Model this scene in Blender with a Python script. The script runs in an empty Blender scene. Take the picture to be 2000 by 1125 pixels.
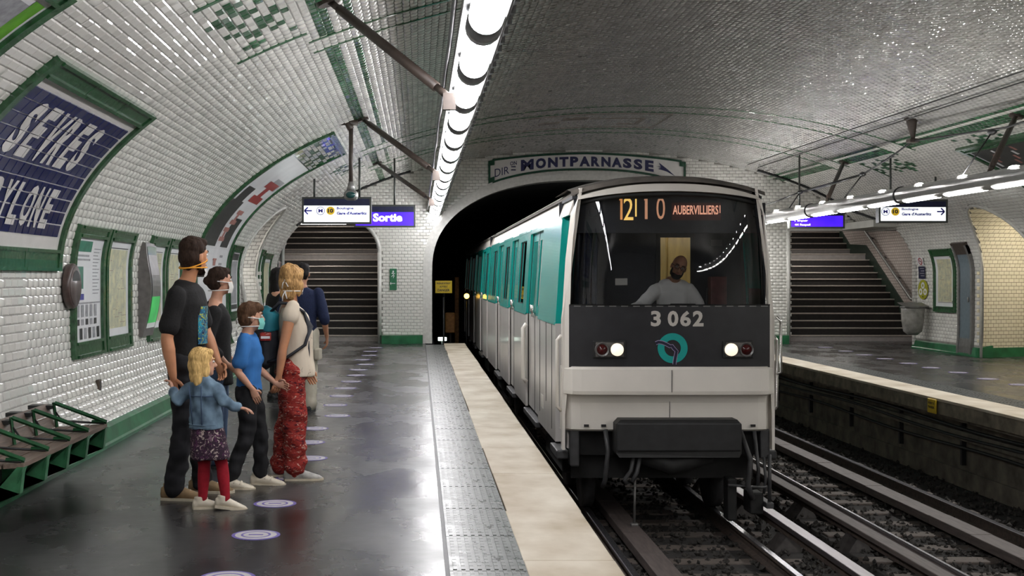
import bpy, bmesh, math, random
import numpy as np
from mathutils import Vector, Matrix, noise
C = bpy.context
SC = C.scene
COL = SC.collection
random.seed(4)
RNG = np.random.default_rng(4)
PI = math.pi

# ------------------------------------------------------------------ camera, world, exposure
cam_d = bpy.data.cameras.new('camera')
cam_d.sensor_width = 36.0
cam_d.lens = 36.0 * 2420 / 2000
cam_d.shift_x = 0.091
cam_d.shift_y = -0.01125
cam_d.clip_end = 300
cam_o = bpy.data.objects.new('camera', cam_d)
COL.objects.link(cam_o)
cam_o.location = (0, 0, 1.62)
cam_o.rotation_euler = (PI / 2, 0, 0)
SC.camera = cam_o
w = bpy.data.worlds.new('world'); SC.world = w; w.use_nodes = True
w.node_tree.nodes['Background'].inputs[0].default_value = (0.02, 0.02, 0.022, 1)
w.node_tree.nodes['Background'].inputs[1].default_value = 0.3
SC.view_settings.view_transform = 'Standard'
SC.view_settings.look = 'None'
SC.view_settings.gamma = 1
SC.view_settings.use_curve_mapping = False
SC.view_settings.exposure = 0.0
SC.cycles.max_bounces = 7
SC.cycles.diffuse_bounces = 4
SC.cycles.glossy_bounces = 4
SC.cycles.transmission_bounces = 4
SC.cycles.transparent_max_bounces = 8
SC.cycles.sample_clamp_indirect = 6
SC.cycles.caustics_reflective = False
SC.cycles.caustics_refractive = False
SC.cycles.use_denoising = True
TUBE_LIGHT = 34.0      # radiance of the fluorescent tubes
SIDE_LIGHT = 46.0

# ------------------------------------------------------------------ materials
MATS = {}
def M(key, col=(.5, .5, .5), rough=.5, metal=0., var=.12, scale=14., bump=0., emit=0., coat=0., spec=.5, island=0., streak=None, rvar=0., dirt=None):
    if key in MATS: return MATS[key]
    m = bpy.data.materials.new(key); m.use_nodes = True
    nt = m.node_tree; N = nt.nodes; L = nt.links
    b = N['Principled BSDF']
    b.inputs['Roughness'].default_value = rough
    b.inputs['Metallic'].default_value = metal
    b.inputs['Specular IOR Level'].default_value = spec
    if coat: b.inputs['Coat Weight'].default_value = coat; b.inputs['Coat Roughness'].default_value = .06
    tc = N.new('ShaderNodeTexCoord')
    mp = N.new('ShaderNodeMapping'); L.new(tc.outputs['Object'], mp.inputs[0])
    if streak: mp.inputs['Scale'].default_value = streak
    nz = N.new('ShaderNodeTexNoise'); nz.inputs['Scale'].default_value = scale; nz.inputs['Detail'].default_value = 4
    L.new(mp.outputs[0], nz.inputs['Vector'])
    mx = N.new('ShaderNodeMix'); mx.data_type = 'RGBA'
    lo = [max(0, c * (1 - var)) for c in col]; hi = [min(1, c * (1 + var)) for c in col]
    mx.inputs[6].default_value = (*lo, 1); mx.inputs[7].default_value = (*hi, 1)
    if dirt: mx.inputs[6].default_value = (*dirt, 1)
    rp = N.new('ShaderNodeMapRange'); rp.inputs[1].default_value = .3; rp.inputs[2].default_value = .7
    L.new(nz.outputs[0], rp.inputs[0]); L.new(rp.outputs[0], mx.inputs[0])
    out = mx.outputs[2]
    if island:
        g = N.new('ShaderNodeNewGeometry'); hs = N.new('ShaderNodeHueSaturation')
        r2 = N.new('ShaderNodeMapRange'); r2.inputs[3].default_value = 1 - island; r2.inputs[4].default_value = 1 + island * .6
        L.new(g.outputs['Random Per Island'], r2.inputs[0]); L.new(r2.outputs[0], hs.inputs['Value']); L.new(out, hs.inputs['Color'])
        out = hs.outputs[0]
    L.new(out, b.inputs['Base Color'])
    if rvar:
        r3 = N.new('ShaderNodeMapRange'); r3.inputs[1].default_value = .3; r3.inputs[2].default_value = .7
        r3.inputs[3].default_value = rough * (1 - rvar); r3.inputs[4].default_value = rough * (1 + rvar)
        L.new(nz.outputs[0], r3.inputs[0]); L.new(r3.outputs[0], b.inputs['Roughness'])
    if bump:
        bp = N.new('ShaderNodeBump'); bp.inputs['Strength'].default_value = bump; bp.inputs['Distance'].default_value = .01
        L.new(nz.outputs[0], bp.inputs['Height']); L.new(bp.outputs[0], b.inputs['Normal'])
    if emit:
        L.new(out, b.inputs['Emission Color']); b.inputs['Emission Strength'].default_value = emit
    MATS[key] = m
    return m

# ------------------------------------------------------------------ object helpers
def tag(o, label=None, cat=None, group=None, kind=None):
    if label: o['label'] = label
    if cat: o['category'] = cat
    if group: o['group'] = group
    if kind: o['kind'] = kind
    return o
def empty(name, loc=(0, 0, 0), parent=None, rz=0):
    o = bpy.data.objects.new(name, None); COL.objects.link(o); o.location = loc; o.rotation_euler = (0, 0, rz)
    o.empty_display_size = .1
    if parent: o.parent = parent
    return o
def link(name, me, parent=None, loc=None):
    o = bpy.data.objects.new(name, me); COL.objects.link(o)
    if parent: o.parent = parent
    if loc: o.location = loc
    return o

class MB:
    """collects geometry for ONE mesh object"""
    def __init__(s): s.v = []; s.f = []; s.mi = []; s.sm = []; s.mats = []
    def mat(s, m):
        if m not in s.mats: s.mats.append(m)
        return s.mats.index(m)
    def add(s, vs, fs, m, smooth=False):
        o = len(s.v); k = s.mat(m)
        s.v += [tuple(v) for v in vs]
        for f in fs:
            s.f.append(tuple(i + o for i in f)); s.mi.append(k); s.sm.append(smooth)
        return s
    def box(s, lo, hi, m, bev=0.):
        x0, y0, z0 = lo; x1, y1, z1 = hi
        if bev:
            b = min(bev, abs(x1-x0)/2.01, abs(y1-y0)/2.01, abs(z1-z0)/2.01)
            bm = bmesh.new(); bmesh.ops.create_cube(bm, size=1)
            for v in bm.verts:
                v.co = Vector(((x0+x1)/2 + v.co.x*(x1-x0), (y0+y1)/2 + v.co.y*(y1-y0), (z0+z1)/2 + v.co.z*(z1-z0)))
            bmesh.ops.bevel(bm, geom=bm.edges[:], offset=b, segments=2, affect='EDGES', profile=.5)
            bm.verts.ensure_lookup_table()
            s.add([v.co[:] for v in bm.verts], [[v.index for v in f.verts] for f in bm.faces], m); bm.free(); return s
        vs = [(x0,y0,z0),(x1,y0,z0),(x1,y1,z0),(x0,y1,z0),(x0,y0,z1),(x1,y0,z1),(x1,y1,z1),(x0,y1,z1)]
        s.add(vs, [(0,3,2,1),(4,5,6,7),(0,1,5,4),(1,2,6,5),(2,3,7,6),(3,0,4,7)], m); return s
    def obox(s, c, ax, ay, az, m):
        """oriented box: centre and three half-axis vectors"""
        c = Vector(c); ax = Vector(ax); ay = Vector(ay); az = Vector(az)
        vs = [c + i*ax + j*ay + k*az for k in (-1,1) for i, j in ((-1,-1),(1,-1),(1,1),(-1,1))]
        s.add(vs, [(0,3,2,1),(4,5,6,7),(0,1,5,4),(1,2,6,5),(2,3,7,6),(3,0,4,7)], m); return s
    def tube(s, pts, rad, m, seg=10, side=None, cap=True, smooth=True, close=False):
        pts = [Vector(p) for p in pts]; n = len(pts)
        if not isinstance(rad, (list, tuple)): rad = [rad]*n
        elif isinstance(rad, tuple): rad = [rad]*n
        vs = []; u = None
        for i, p in enumerate(pts):
            a = pts[(i-1) % n] if (i or close) else p
            b_ = pts[(i+1) % n] if (i < n-1 or close) else p
            t = (b_-a).normalized()
            if side is not None: u0 = Vector(side)
            elif u is None: u0 = Vector((0,0,1)) if abs(t.z) < .9 else Vector((1,0,0))
            else: u0 = u
            u = (u0 - u0.dot(t)*t).normalized(); w_ = t.cross(u)
            r = rad[i]; ra, rb = r if isinstance(r, (tuple, list)) else (r, r)
            for k in range(seg):
                an = 2*PI*k/seg
                vs.append(p + u*(ra*math.cos(an)) + w_*(rb*math.sin(an)))
        fs = []
        for i in range(n if close else n-1):
            for k in range(seg):
                a0 = i*seg+k; a1 = i*seg+(k+1) % seg
                j = (i+1) % n
                fs.append((a0, a1, j*seg+(k+1) % seg, j*seg+k))
        if cap and not close:
            fs.append(tuple(range(seg-1, -1, -1))); fs.append(tuple(range((n-1)*seg, n*seg)))
        s.add(vs, fs, m, smooth); return s
    def ell(s, c, r, m, seg=14, rings=9, rot=None):
        c = Vector(c); vs = []; fs = []
        for i in range(1, rings):
            th = PI*i/rings
            for k in range(seg):
                ph = 2*PI*k/seg
                v = Vector((r[0]*math.sin(th)*math.cos(ph), r[1]*math.sin(th)*math.sin(ph), r[2]*math.cos(th)))
                if rot is not None: v = rot @ v
                vs.append(c+v)
        for i in range(rings-2):
            for k in range(seg):
                fs.append((i*seg+k, (i+1)*seg+k, (i+1)*seg+(k+1) % seg, i*seg+(k+1) % seg))
        t = Vector((0,0,r[2])); b = -t
        if rot is not None: t = rot@t; b = rot@b
        vs += [c+t, c+b]; it = len(vs)-2
        for k in range(seg):
            fs.append((it, k, (k+1) % seg)); fs.append((it+1, (rings-2)*seg+(k+1) % seg, (rings-2)*seg+k))
        s.add(vs, fs, m, True); return s
    def disc(s, c, r, n, m, seg=24, th=.004):
        c = Vector(c); n = Vector(n).normalized()
        s.tube([c, c+n*th], r, m, seg=seg, smooth=False); return s
    def prism(s, poly, vec, m, smooth=False):
        """poly: 3D points of a planar outline (convex or not); extruded by vec"""
        vec = Vector(vec); P = [Vector(p) for p in poly]; n = len(P)
        vs = P + [p+vec for p in P]
        fs = [tuple(range(n-1, -1, -1)), tuple(range(n, 2*n))] + [(i, (i+1) % n, n+(i+1) % n, n+i) for i in range(n)]
        s.add(vs, fs, m, smooth); return s
    def ring(s, outer, inner, vec, m):
        vec = Vector(vec); n = len(outer)
        O = [Vector(p) for p in outer]; I = [Vector(p) for p in inner]
        vs = O + I + [p+vec for p in O] + [p+vec for p in I]; fs = []
        for i in range(n):
            j = (i+1) % n
            fs += [(i, j, n+j, n+i), (2*n+i, 3*n+i, 3*n+j, 2*n+j), (i, 2*n+i, 2*n+j, j), (n+i, n+j, 3*n+j, 3*n+i)]
        s.add(vs, fs, m); return s
    def grid(s, fn, nu, nv, m, smooth=True):
        vs = [fn(i/nu, j/nv) for j in range(nv+1) for i in range(nu+1)]
        fs = [(j*(nu+1)+i, j*(nu+1)+i+1, (j+1)*(nu+1)+i+1, (j+1)*(nu+1)+i) for j in range(nv) for i in range(nu)]
        s.add(vs, fs, m, smooth); return s
    def text(s, body, fn, m, w=None, h=None, cx=.5, bold=0., cut=None, space=1.):
        """flat lettering: fn(u, v) maps the text plane (u across 0..w, v up 0..h) to 3D"""
        vs, fs, W, H = text_geo(body, bold, cut and cut[2], space)
        sx = w/W; sy = (h/H) if h else sx
        bm = bmesh.new()
        bv = [bm.verts.new((x*sx, y*sy, 0)) for x, y in vs]
        for f in fs:
            try: bm.faces.new([bv[i] for i in f])
            except ValueError: pass
        if cut:
            du, dv, _, gap, off = cut
            for ax, d, tot, o0 in ((0, du, w, off[0]), (1, dv, sy*H, off[1])):
                if not d: continue
                k0 = int(math.floor(-o0/d)) ; k1 = int(math.ceil((tot-o0)/d))
                for k in range(k0, k1+1):
                    for e in (-gap/2, gap/2):
                        co = [0,0,0]; co[ax] = o0+k*d+e; no = [0,0,0]; no[ax] = 1
                        bmesh.ops.bisect_plane(bm, geom=bm.verts[:]+bm.edges[:]+bm.faces[:], plane_co=co, plane_no=no)
                if gap > 1e-5:
                    kill = []
                    for f in bm.faces:
                        q = (f.calc_center_median()[ax]-o0)/d
                        if abs(q-round(q))*d < gap/2*.98: kill.append(f)
                    bmesh.ops.delete(bm, geom=kill, context='FACES')
        bm.verts.index_update()
        s.add([fn(v.co.x, v.co.y) for v in bm.verts], [[v.index for v in f.verts] for f in bm.faces], m)
        bm.free(); return s
    def build(s, name, parent=None, loc=None):
        me = bpy.data.meshes.new(name)
        me.from_pydata(s.v, [], s.f)
        for m in s.mats: me.materials.append(m)
        me.polygons.foreach_set('material_index', s.mi)
        me.polygons.foreach_set('use_smooth', s.sm)
        me.update()
        return link(name, me, parent, loc)

_tc = {}
def text_geo(body, bold=0., sub=None, space=1.):
    k = (body, bold, space)
    if k in _tc: return _tc[k]
    cu = bpy.data.curves.new('t', 'FONT'); cu.body = body; cu.size = 1; cu.resolution_u = 3; cu.offset = bold; cu.space_character = space
    o = bpy.data.objects.new('t', cu); COL.objects.link(o)
    dg = C.evaluated_depsgraph_get()
    me = bpy.data.meshes.new_from_object(o.evaluated_get(dg))
    vs = [(v.co.x, v.co.y) for v in me.vertices]; fs = [tuple(p.vertices) for p in me.polygons]
    bpy.data.objects.remove(o); bpy.data.curves.remove(cu); bpy.data.meshes.remove(me)
    x0 = min(v[0] for v in vs); x1 = max(v[0] for v in vs); y0 = min(v[1] for v in vs); y1 = max(v[1] for v in vs)
    vs = [(x-x0, y-y0) for x, y in vs]
    _tc[k] = (vs, fs, x1-x0, y1-y0)
    return _tc[k]

# ------------------------------------------------------------------ vault profile (elliptical, flaring in at its foot)
VCX, VA, VB, VZ = 3.96, 7.30, 3.0, 1.68
def _profile():
    P = []
    for z in np.linspace(0, VZ, 200)[:-1]: P.append((VCX-VA*(1-.083*min(.5, ((VZ-z)/VZ)**5.5)), z))
    for t in np.linspace(PI, 0, 1600): P.append((VCX+VA*math.cos(t), VZ+VB*math.sin(t)))
    for z in np.linspace(VZ, 0, 200)[1:]: P.append((VCX+VA*(1-.012*min(.32, ((VZ-z)/VZ)**9)), z))
    return np.array(P)
PROF = _profile()
PS = np.r_[0, np.cumsum(np.hypot(*np.diff(PROF, axis=0).T))]
VL = PS[-1]
def prof(s):
    """point and inward normal of the vault at arc length s from the left foot"""
    x = np.interp(s, PS, PROF[:, 0]); z = np.interp(s, PS, PROF[:, 1])
    e = .02
    tx = np.interp(s+e, PS, PROF[:, 0])-np.interp(s-e, PS, PROF[:, 0]); tz = np.interp(s+e, PS, PROF[:, 1])-np.interp(s-e, PS, PROF[:, 1])
    l = np.hypot(tx, tz); tx = tx/l; tz = tz/l
    return x, z, tz, -tx, tx, tz       # normal (tz,-tx) points inwards; tangent (tx,tz)
def vs_(s, y, n=0.):
    x, z, nx, nz, _, _ = prof(s)
    return (float(x+n*nx), y, float(z+n*nz))

YN, YT, YE = -14.0, 6.4, 30.0      # near end, first tiled ring, end wall
HCAM = 1.62
def px_of(X, Y, Z): return 818+2420*X/Y, 540-2420*(Z-HCAM)/Y

# ------------------------------------------------------------------ tiles
def tile_mesh(lu, lv, inset, hgt, m, name='tile'):
    """one bevelled wall tile, u along x, v along y, standing off along +z"""
    a, b = lu/2, lv/2; c, d = a-inset, b-inset
    vs = [(-a,-b,0),(a,-b,0),(a,b,0),(-a,b,0),(-c,-d,hgt),(c,-d,hgt),(c,d,hgt),(-c,d,hgt)]
    fs = [(4,5,6,7),(0,1,5,4),(1,2,6,5),(2,3,7,6),(3,0,4,7)]
    me = bpy.data.meshes.new(name); me.from_pydata(vs, [], fs); me.materials.append(m); return me
def tile_field(name, parent, P, U, V, Nn, lu, lv, inset, hgt, mats, mid, jit=.008, n_single=300, lus=None):
    """P centres, U/V/N frames (n,3). The n_single that show largest become objects, the rest one 'stuff' mesh."""
    n = len(P)
    if n == 0: return
    d = P[:, 1]; ok = d > 1
    sx = 818+2420*P[:, 0]/np.where(ok, d, 1); sy = 540-2420*(P[:, 2]-HCAM)/np.where(ok, d, 1)
    vis = ok & (sx > 5) & (sx < 1995) & (sy > 5) & (sy < 1120)
    cam = np.array([0, 0, HCAM]); vec = cam-P; dist = np.linalg.norm(vec, axis=1)
    area = np.where(vis, (vec*Nn).sum(1)/dist/dist**2, -1)
    sing = set(np.argsort(-area)[:n_single].tolist()) if n_single else set()
    sing = {i for i in sing if area[i] > 0}
    meshes = {}
    tu = RNG.normal(0, jit*1.7, n); tv = RNG.normal(0, jit, n)
    for i in sing:
        k = int(mid[i])
        key = (k, round(float(lus[i]), 3) if lus is not None else 0)
        if key not in meshes: meshes[key] = tile_mesh(lus[i] if lus is not None else lu, lv, inset, hgt, mats[k])
        o = bpy.data.objects.new('tile', meshes[key]); COL.objects.link(o); o.parent = parent
        u = Vector(U[i]); v = Vector(V[i]); nn = Vector(Nn[i])
        nn2 = (nn+u*tu[i]+v*tv[i]).normalized(); u2 = (u-u.dot(nn2)*nn2).normalized(); v2 = nn2.cross(u2)
        mtx = Matrix((u2, v2, nn2)).transposed().to_4x4(); mtx.translation = Vector(P[i])
        o.matrix_local = mtx
    idx = np.array([i for i in range(n) if i not in sing])
    if len(idx) == 0: return
    P, U, V, Nn, mid, tu, tv = P[idx], U[idx], V[idx], Nn[idx], mid[idx], tu[idx], tv[idx]
    L = (lus[idx] if lus is not None else np.full(len(idx), lu))[:, None]
    n = len(P); W = np.empty((n, 8, 3))
    for q, (a, b) in enumerate(((-1,-1),(1,-1),(1,1),(-1,1))):
        W[:, q] = P+U*(a*L/2)+V*(b*lv/2)
        hh = hgt+tu*(-a*L[:, 0]/2)+tv*(-b*lv/2)
        W[:, 4+q] = P+U*(a*(L/2-inset))+V*(b*(lv/2-inset))+Nn*hh[:, None]
    base = np.array([(4,5,6,7),(0,1,5,4),(1,2,6,5),(2,3,7,6),(3,0,4,7)])
    F = (base[None]+8*np.arange(n)[:, None, None]).reshape(-1, 4)
    me = bpy.data.meshes.new(name)
    me.vertices.add(n*8); me.vertices.foreach_set('co', W.reshape(-1).astype(np.float32))
    me.loops.add(F.size); me.loops.foreach_set('vertex_index', F.reshape(-1).astype(np.int32))
    me.polygons.add(len(F)); me.polygons.foreach_set('loop_start', np.arange(0, F.size, 4, dtype=np.int32))
    for m in mats: me.materials.append(m)
    me.polygons.foreach_set('material_index', np.repeat(mid, 5).astype(np.int32))
    me.update(calc_edges=True); me.validate()
    o = link(name, me, parent); o['kind'] = 'stuff'
    return o
# ------------------------------------------------------------------ colours
m_tile = M('white_glazed_tile', (.69, .675, .635), .055, var=.05, scale=3, island=.08, coat=.0, spec=.55)
m_tilec = M('shade_darkened_crown_tile', (.40, .39, .375), .035, var=.10, scale=2, island=.12, spec=.55)  # shade of the crown right of the left beam, put into the tile colour
m_tilew = M('cream_glazed_tile', (.72, .67, .54), .12, var=.06, scale=3, island=.12, spec=.55)
m_green = M('green_glazed_tile', (.04, .125, .06), .14, var=.25, scale=8, island=.5, spec=.55)
m_blue = M('blue_glazed_tile', (.012, .018, .10), .16, var=.3, scale=8, island=.6, spec=.5)
m_grout = M('dark_grout', (.24, .23, .21), .8, var=.25, scale=5, bump=.2)
m_plain = M('white_vault_backing', (.60, .59, .56), .35, var=.08, scale=4)
m_gframe = M('green_ceramic_frame', (.025, .085, .035), .16, var=.45, scale=14, bump=.25, spec=.6)
m_plinth = M('green_plinth_paint', (.02, .13, .055), .35, var=.35, scale=5, bump=.15, spec=.5)
m_steel = M('galvanised_steel', (.22, .215, .21), .45, metal=.6, var=.15)
m_black = M('black_metal', (.012, .012, .013), .45, var=.3)
m_brown = M('brown_painted_steel', (.05, .036, .029), .5, var=.25)
m_concrete = M('dirty_concrete', (.13, .112, .088), .85, var=.5, scale=4, bump=.6)

# ------------------------------------------------------------------ vault shell : wall_left, ceiling, wall_right
S_L, S_R = 3.6, VL-3.6
OPL = (24.35, 1.1)      # arched corridor mouth, left wall: centre along the platform, half width
OPR = (23.62, 1.15)
def in_mouth(y, z, grow=0.):
    out = np.zeros(np.shape(y), bool)
    return out
def mouth(y, z, op, grow=0.):
    c, r = op; r = r+grow
    dy = np.abs(y-c)
    return (dy < r) & (z < 1.62+1.35*np.sqrt(np.clip(1-(dy/r)**2, 0, 1))+grow*.6)
def end_gap(y, z, side, grow=0.):
    if side < 0: return (y > 29.0-grow) & (z > 1.65-grow) & (z < 3.02+grow)
    return (y > 28.1-grow) & (z < 2.72+grow)
def cutout(s, y, grow=0.):
    x, z = prof(s)[:2]
    lft = s < VL/2
    return np.where(lft, mouth(y, z, OPL, grow) | end_gap(y, z, -1, grow), mouth(y, z, OPR, grow) | end_gap(y, z, 1, grow))

def shell(name, s0, s1, kind='structure'):
    ss = np.linspace(s0, s1, max(2, int((s1-s0)/.1))+1)
    ys = np.r_[np.linspace(YN, 22, 40), np.linspace(22.1, YE, 86)]
    x, z, nx, nz, _, _ = prof(ss)
    V = [(float(x[i]-.003*nx[i]), float(y), float(z[i]-.003*nz[i])) for y in ys for i in range(len(ss))]
    n = len(ss); F = []; mi = []
    for j in range(len(ys)-1):
        sc = (ss[:-1]+ss[1:])/2; yc = (ys[j]+ys[j+1])/2
        cut = cutout(sc, np.full(len(sc), yc), -.05)
        for i in range(n-1):
            if cut[i]: continue
            F.append((j*n+i, (j+1)*n+i, (j+1)*n+i+1, j*n+i+1)); mi.append(0 if ys[j+1] > YT+.3 else 1)
    me = bpy.data.meshes.new(name); me.from_pydata(V, [], F); me.materials.append(m_grout); me.materials.append(m_plain)
    me.polygons.foreach_set('material_index', mi); me.update()
    o = link(name, me); o['kind'] = kind
    return o
wall_left = shell('wall_left', 0, S_L)
ceiling = shell('ceiling', S_L, S_R)
wall_right = shell('wall_right', S_R, VL)

TU, TV = .150, .0752
rows = int((VL-.36)/TV); s_rows = .18+TV*(np.arange(rows)+.5)
RIBS = [(5.2, 5.7), (11.85, 12.4), (22.2, 23.0), (25.6, 26.3)]
MOTIF = ["...g......", "..gg..g...", ".g.ggg.g..", "ggg..g.gg.", ".g.gg...gg", "...g.ggg..", "..g...gg.g", "....gg..g.", ".g....g..."]
def tile_mat(r, c, s, y):
    sm = min(s, VL-s)
    rib = any(a-.03 < y < b+.03 for a, b in RIBS)
    if not rib and (5.22 < sm < 5.39 or 5.52 < sm < 5.60): return 1
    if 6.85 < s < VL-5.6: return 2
    for (ya, yb, side) in ((9.4, 11.35, -1), (23.2, 24.9, 1), (23.2, 24.9, -1), (19.0, 20.8, 1)):
        if ya < y < yb and 4.42 < sm < 5.1 and (s > VL/2) == (side > 0):
            i = int((sm-4.42)/TV) ; j = int((y-ya)/TU)
            if 0 <= i < len(MOTIF) and MOTIF[i][j % 10] == 'g' and j % 13 < 12: return 1
    return 0
def vault_tiles(parent, sa, sb, nm, jit=.012):
    Ps, Us, Vs, Ns, Ms = [], [], [], [], []
    for r, s in enumerate(s_rows):
        if not (sa <= s < sb): continue
        x, z, nx, nz, tx, tz = [float(q) for q in prof(s)]
        y = np.arange(YT+(TU/2 if r % 2 else 0), YE-.02, TU)
        keep = ~cutout(np.full(len(y), s), y, .02)
        y = y[keep]; k = len(y)
        Ps.append(np.c_[np.full(k, x), y, np.full(k, z)])
        Us.append(np.tile([0, -1, 0], (k, 1))); Vs.append(np.tile([tx, 0, tz], (k, 1))); Ns.append(np.tile([nx, 0, nz], (k, 1)))
        Ms.append(np.array([tile_mat(r, 0, s, q) for q in y], int))
    # right-handed: u x v = n
    P = np.vstack(Ps); U = np.vstack(Us).astype(float); V = np.vstack(Vs); Nn = np.vstack(Ns)
    if np.dot(np.cross(U[0], V[0]), Nn[0]) < 0: U = -U
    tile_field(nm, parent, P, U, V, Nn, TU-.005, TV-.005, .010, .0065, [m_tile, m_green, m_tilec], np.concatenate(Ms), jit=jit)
vault_tiles(wall_left, 0, S_L, 'tile_field', .005)
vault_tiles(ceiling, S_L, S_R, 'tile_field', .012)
vault_tiles(wall_right, S_R, VL, 'tile_field')

# thin green edge lines of the white cross ribs
def arc_strip(mb, sa, sb, ya, yb, n0, n1, m, step=.12):
    k = max(1, int(abs(sb-sa)/step)); ss = np.linspace(sa, sb, k+1)
    V = []; F = []
    for s in ss: V += [vs_(s, ya, n0), vs_(s, ya, n1), vs_(s, yb, n1), vs_(s, yb, n0)]
    for i in range(k):
        a = 4*i; b = a+4
        F += [(a, b, b+1, a+1), (a+1, b+1, b+2, a+2), (a+2, b+2, b+3, a+3)]
    F += [(0, 1, 2, 3), (4*k+3, 4*k+2, 4*k+1, 4*k)]
    mb.add(V, F, m)
for a, b in RIBS[1:]:
    for y in (a, b):
        mb = MB(); arc_strip(mb, 5.1, VL-5.1, y-.022, y+.022, 0, .013, m_green); mb.build('rib_line', ceiling)
for ya, side in ((11.42, -1), (24.95, 1), (9.2, -1)):
    mb = MB(); a, b = (4.42, 5.12) if side < 0 else (VL-5.12, VL-4.42)
    arc_strip(mb, a, b, ya-.03, ya+.03, 0, .013, m_green); mb.build('motif_line', ceiling)
# thin tiled outline panel between the far ribs
m_outline = M('brown_outline_tile', (.22, .18, .15), .2, var=.3)
mb = MB()
for sa, sb, y in ((8.2, 11.0, 23.25), (8.2, 11.0, 25.3)): arc_strip(mb, sa, sb, y-.02, y+.02, 0, .012, m_outline)
arc_strip(mb, 10.98, 11.02, 23.25, 25.3, 0, .012, m_outline)
mb.build('panel_outline', ceiling)
for sa, sb, ya, yb in ((9.0, 9.5, 23.7, 24.0), (9.4, 10.6, 23.9, 23.95), (10.55, 10.62, 23.9, 24.8), (8.6, 9.0, 24.2, 24.5), (10.2, 10.62, 24.75, 24.85)):
    mb = MB(); arc_strip(mb, sa, sb, ya, yb, 0, .012, m_outline); mb.build('panel_motif', ceiling)

# ------------------------------------------------------------------ near end wall (behind the camera) and plinths
mb = MB(); poly = [vs_(s, YN) for s in np.linspace(0, VL, 60)]
poly += [(11.3, YN, -1.1), (-3.4, YN, -1.1)]
mb.prism(poly, (0, -.2, 0), m_plain); o = mb.build('wall_near'); o['kind'] = 'structure'
def plinth(name, side, y0, y1):
    mb = MB(); sg = side
    xw = VCX+sg*(VA*.955); xf = 0
    # splayed foot: vertical kerb, then a sloped green band up to the tiles
    x2, z2 = (float(q) for q in prof(.24)[:2]); x2 = VCX-sg*-1*(VCX-x2) if sg < 0 else VCX+(VCX-x2)
    fx = VCX+sg*(VCX+2.93) if sg < 0 else VCX+VA-.10
    if sg > 0: x2 = fx+.12
    sec = [(fx, 0), (fx, .03), (fx+sg*.02, .045), (fx+sg*.05, .17), (fx+sg*.09, .20), (x2+sg*.2, .24), (x2+sg*.2, 0)]
    a = [(p[0], y0, p[1]) for p in sec]
    if sg > 0: a = a[::-1]
    mb.prism(a, (0, y1-y0, 0), m_plinth)
    o = mb.build(name); o['kind'] = 'structure'
    mb = MB()
    lo = fx-.05 if sg < 0 else fx+.005
    hi = fx-.005 if sg < 0 else fx+.05
    return o
plinth('baseboard_left', -1, YN, OPL[0]-OPL[1])
plinth('baseboard_left_far', -1, OPL[0]+OPL[1], YE)
plinth('baseboard_right', 1, YN, OPR[0]-OPR[1])
plinth('baseboard_right_far', 1, OPR[0]+OPR[1], 28.1)

# brick-pattern material for surfaces too far for single tiles
def brick_mat(key, c1, c2, mortar, rough=.2):
    m = bpy.data.materials.new(key); m.use_nodes = True; nt = m.node_tree; N = nt.nodes; L = nt.links; b = N['Principled BSDF']
    tc = N.new('ShaderNodeTexCoord'); sp = N.new('ShaderNodeSeparateXYZ'); L.new(tc.outputs['Object'], sp.inputs[0])
    ad = N.new('ShaderNodeMath'); ad.operation = 'ADD'; L.new(sp.outputs[0], ad.inputs[0]); L.new(sp.outputs[1], ad.inputs[1])
    cb = N.new('ShaderNodeCombineXYZ'); L.new(ad.outputs[0], cb.inputs[0]); L.new(sp.outputs[2], cb.inputs[1])
    br = N.new('ShaderNodeTexBrick'); L.new(cb.outputs[0], br.inputs['Vector'])
    br.inputs['Color1'].default_value = (*c1, 1); br.inputs['Color2'].default_value = (*c2, 1); br.inputs['Mortar'].default_value = (*mortar, 1)
    br.inputs['Scale'].default_value = 1; br.inputs['Brick Width'].default_value = .15; br.inputs['Row Height'].default_value = .075; br.inputs['Mortar Size'].default_value = .006
    L.new(br.outputs[0], b.inputs['Base Color']); b.inputs['Roughness'].default_value = rough
    bp = N.new('ShaderNodeBump'); bp.inputs['Strength'].default_value = .5; bp.inputs['Distance'].default_value = .006; bp.invert = True
    L.new(br.outputs['Fac'], bp.inputs['Height']); L.new(bp.outputs[0], b.inputs['Normal'])
    return m
m_mould = M('pale_tile_moulding', (.56, .55, .52), .25, var=.1)
m_brick = brick_mat('white_tile_pattern', (.62, .60, .57), (.55, .54, .51), (.2, .19, .18))
m_brickc = brick_mat('cream_tile_pattern', (.70, .65, .53), (.64, .60, .48), (.25, .22, .17))

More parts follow.
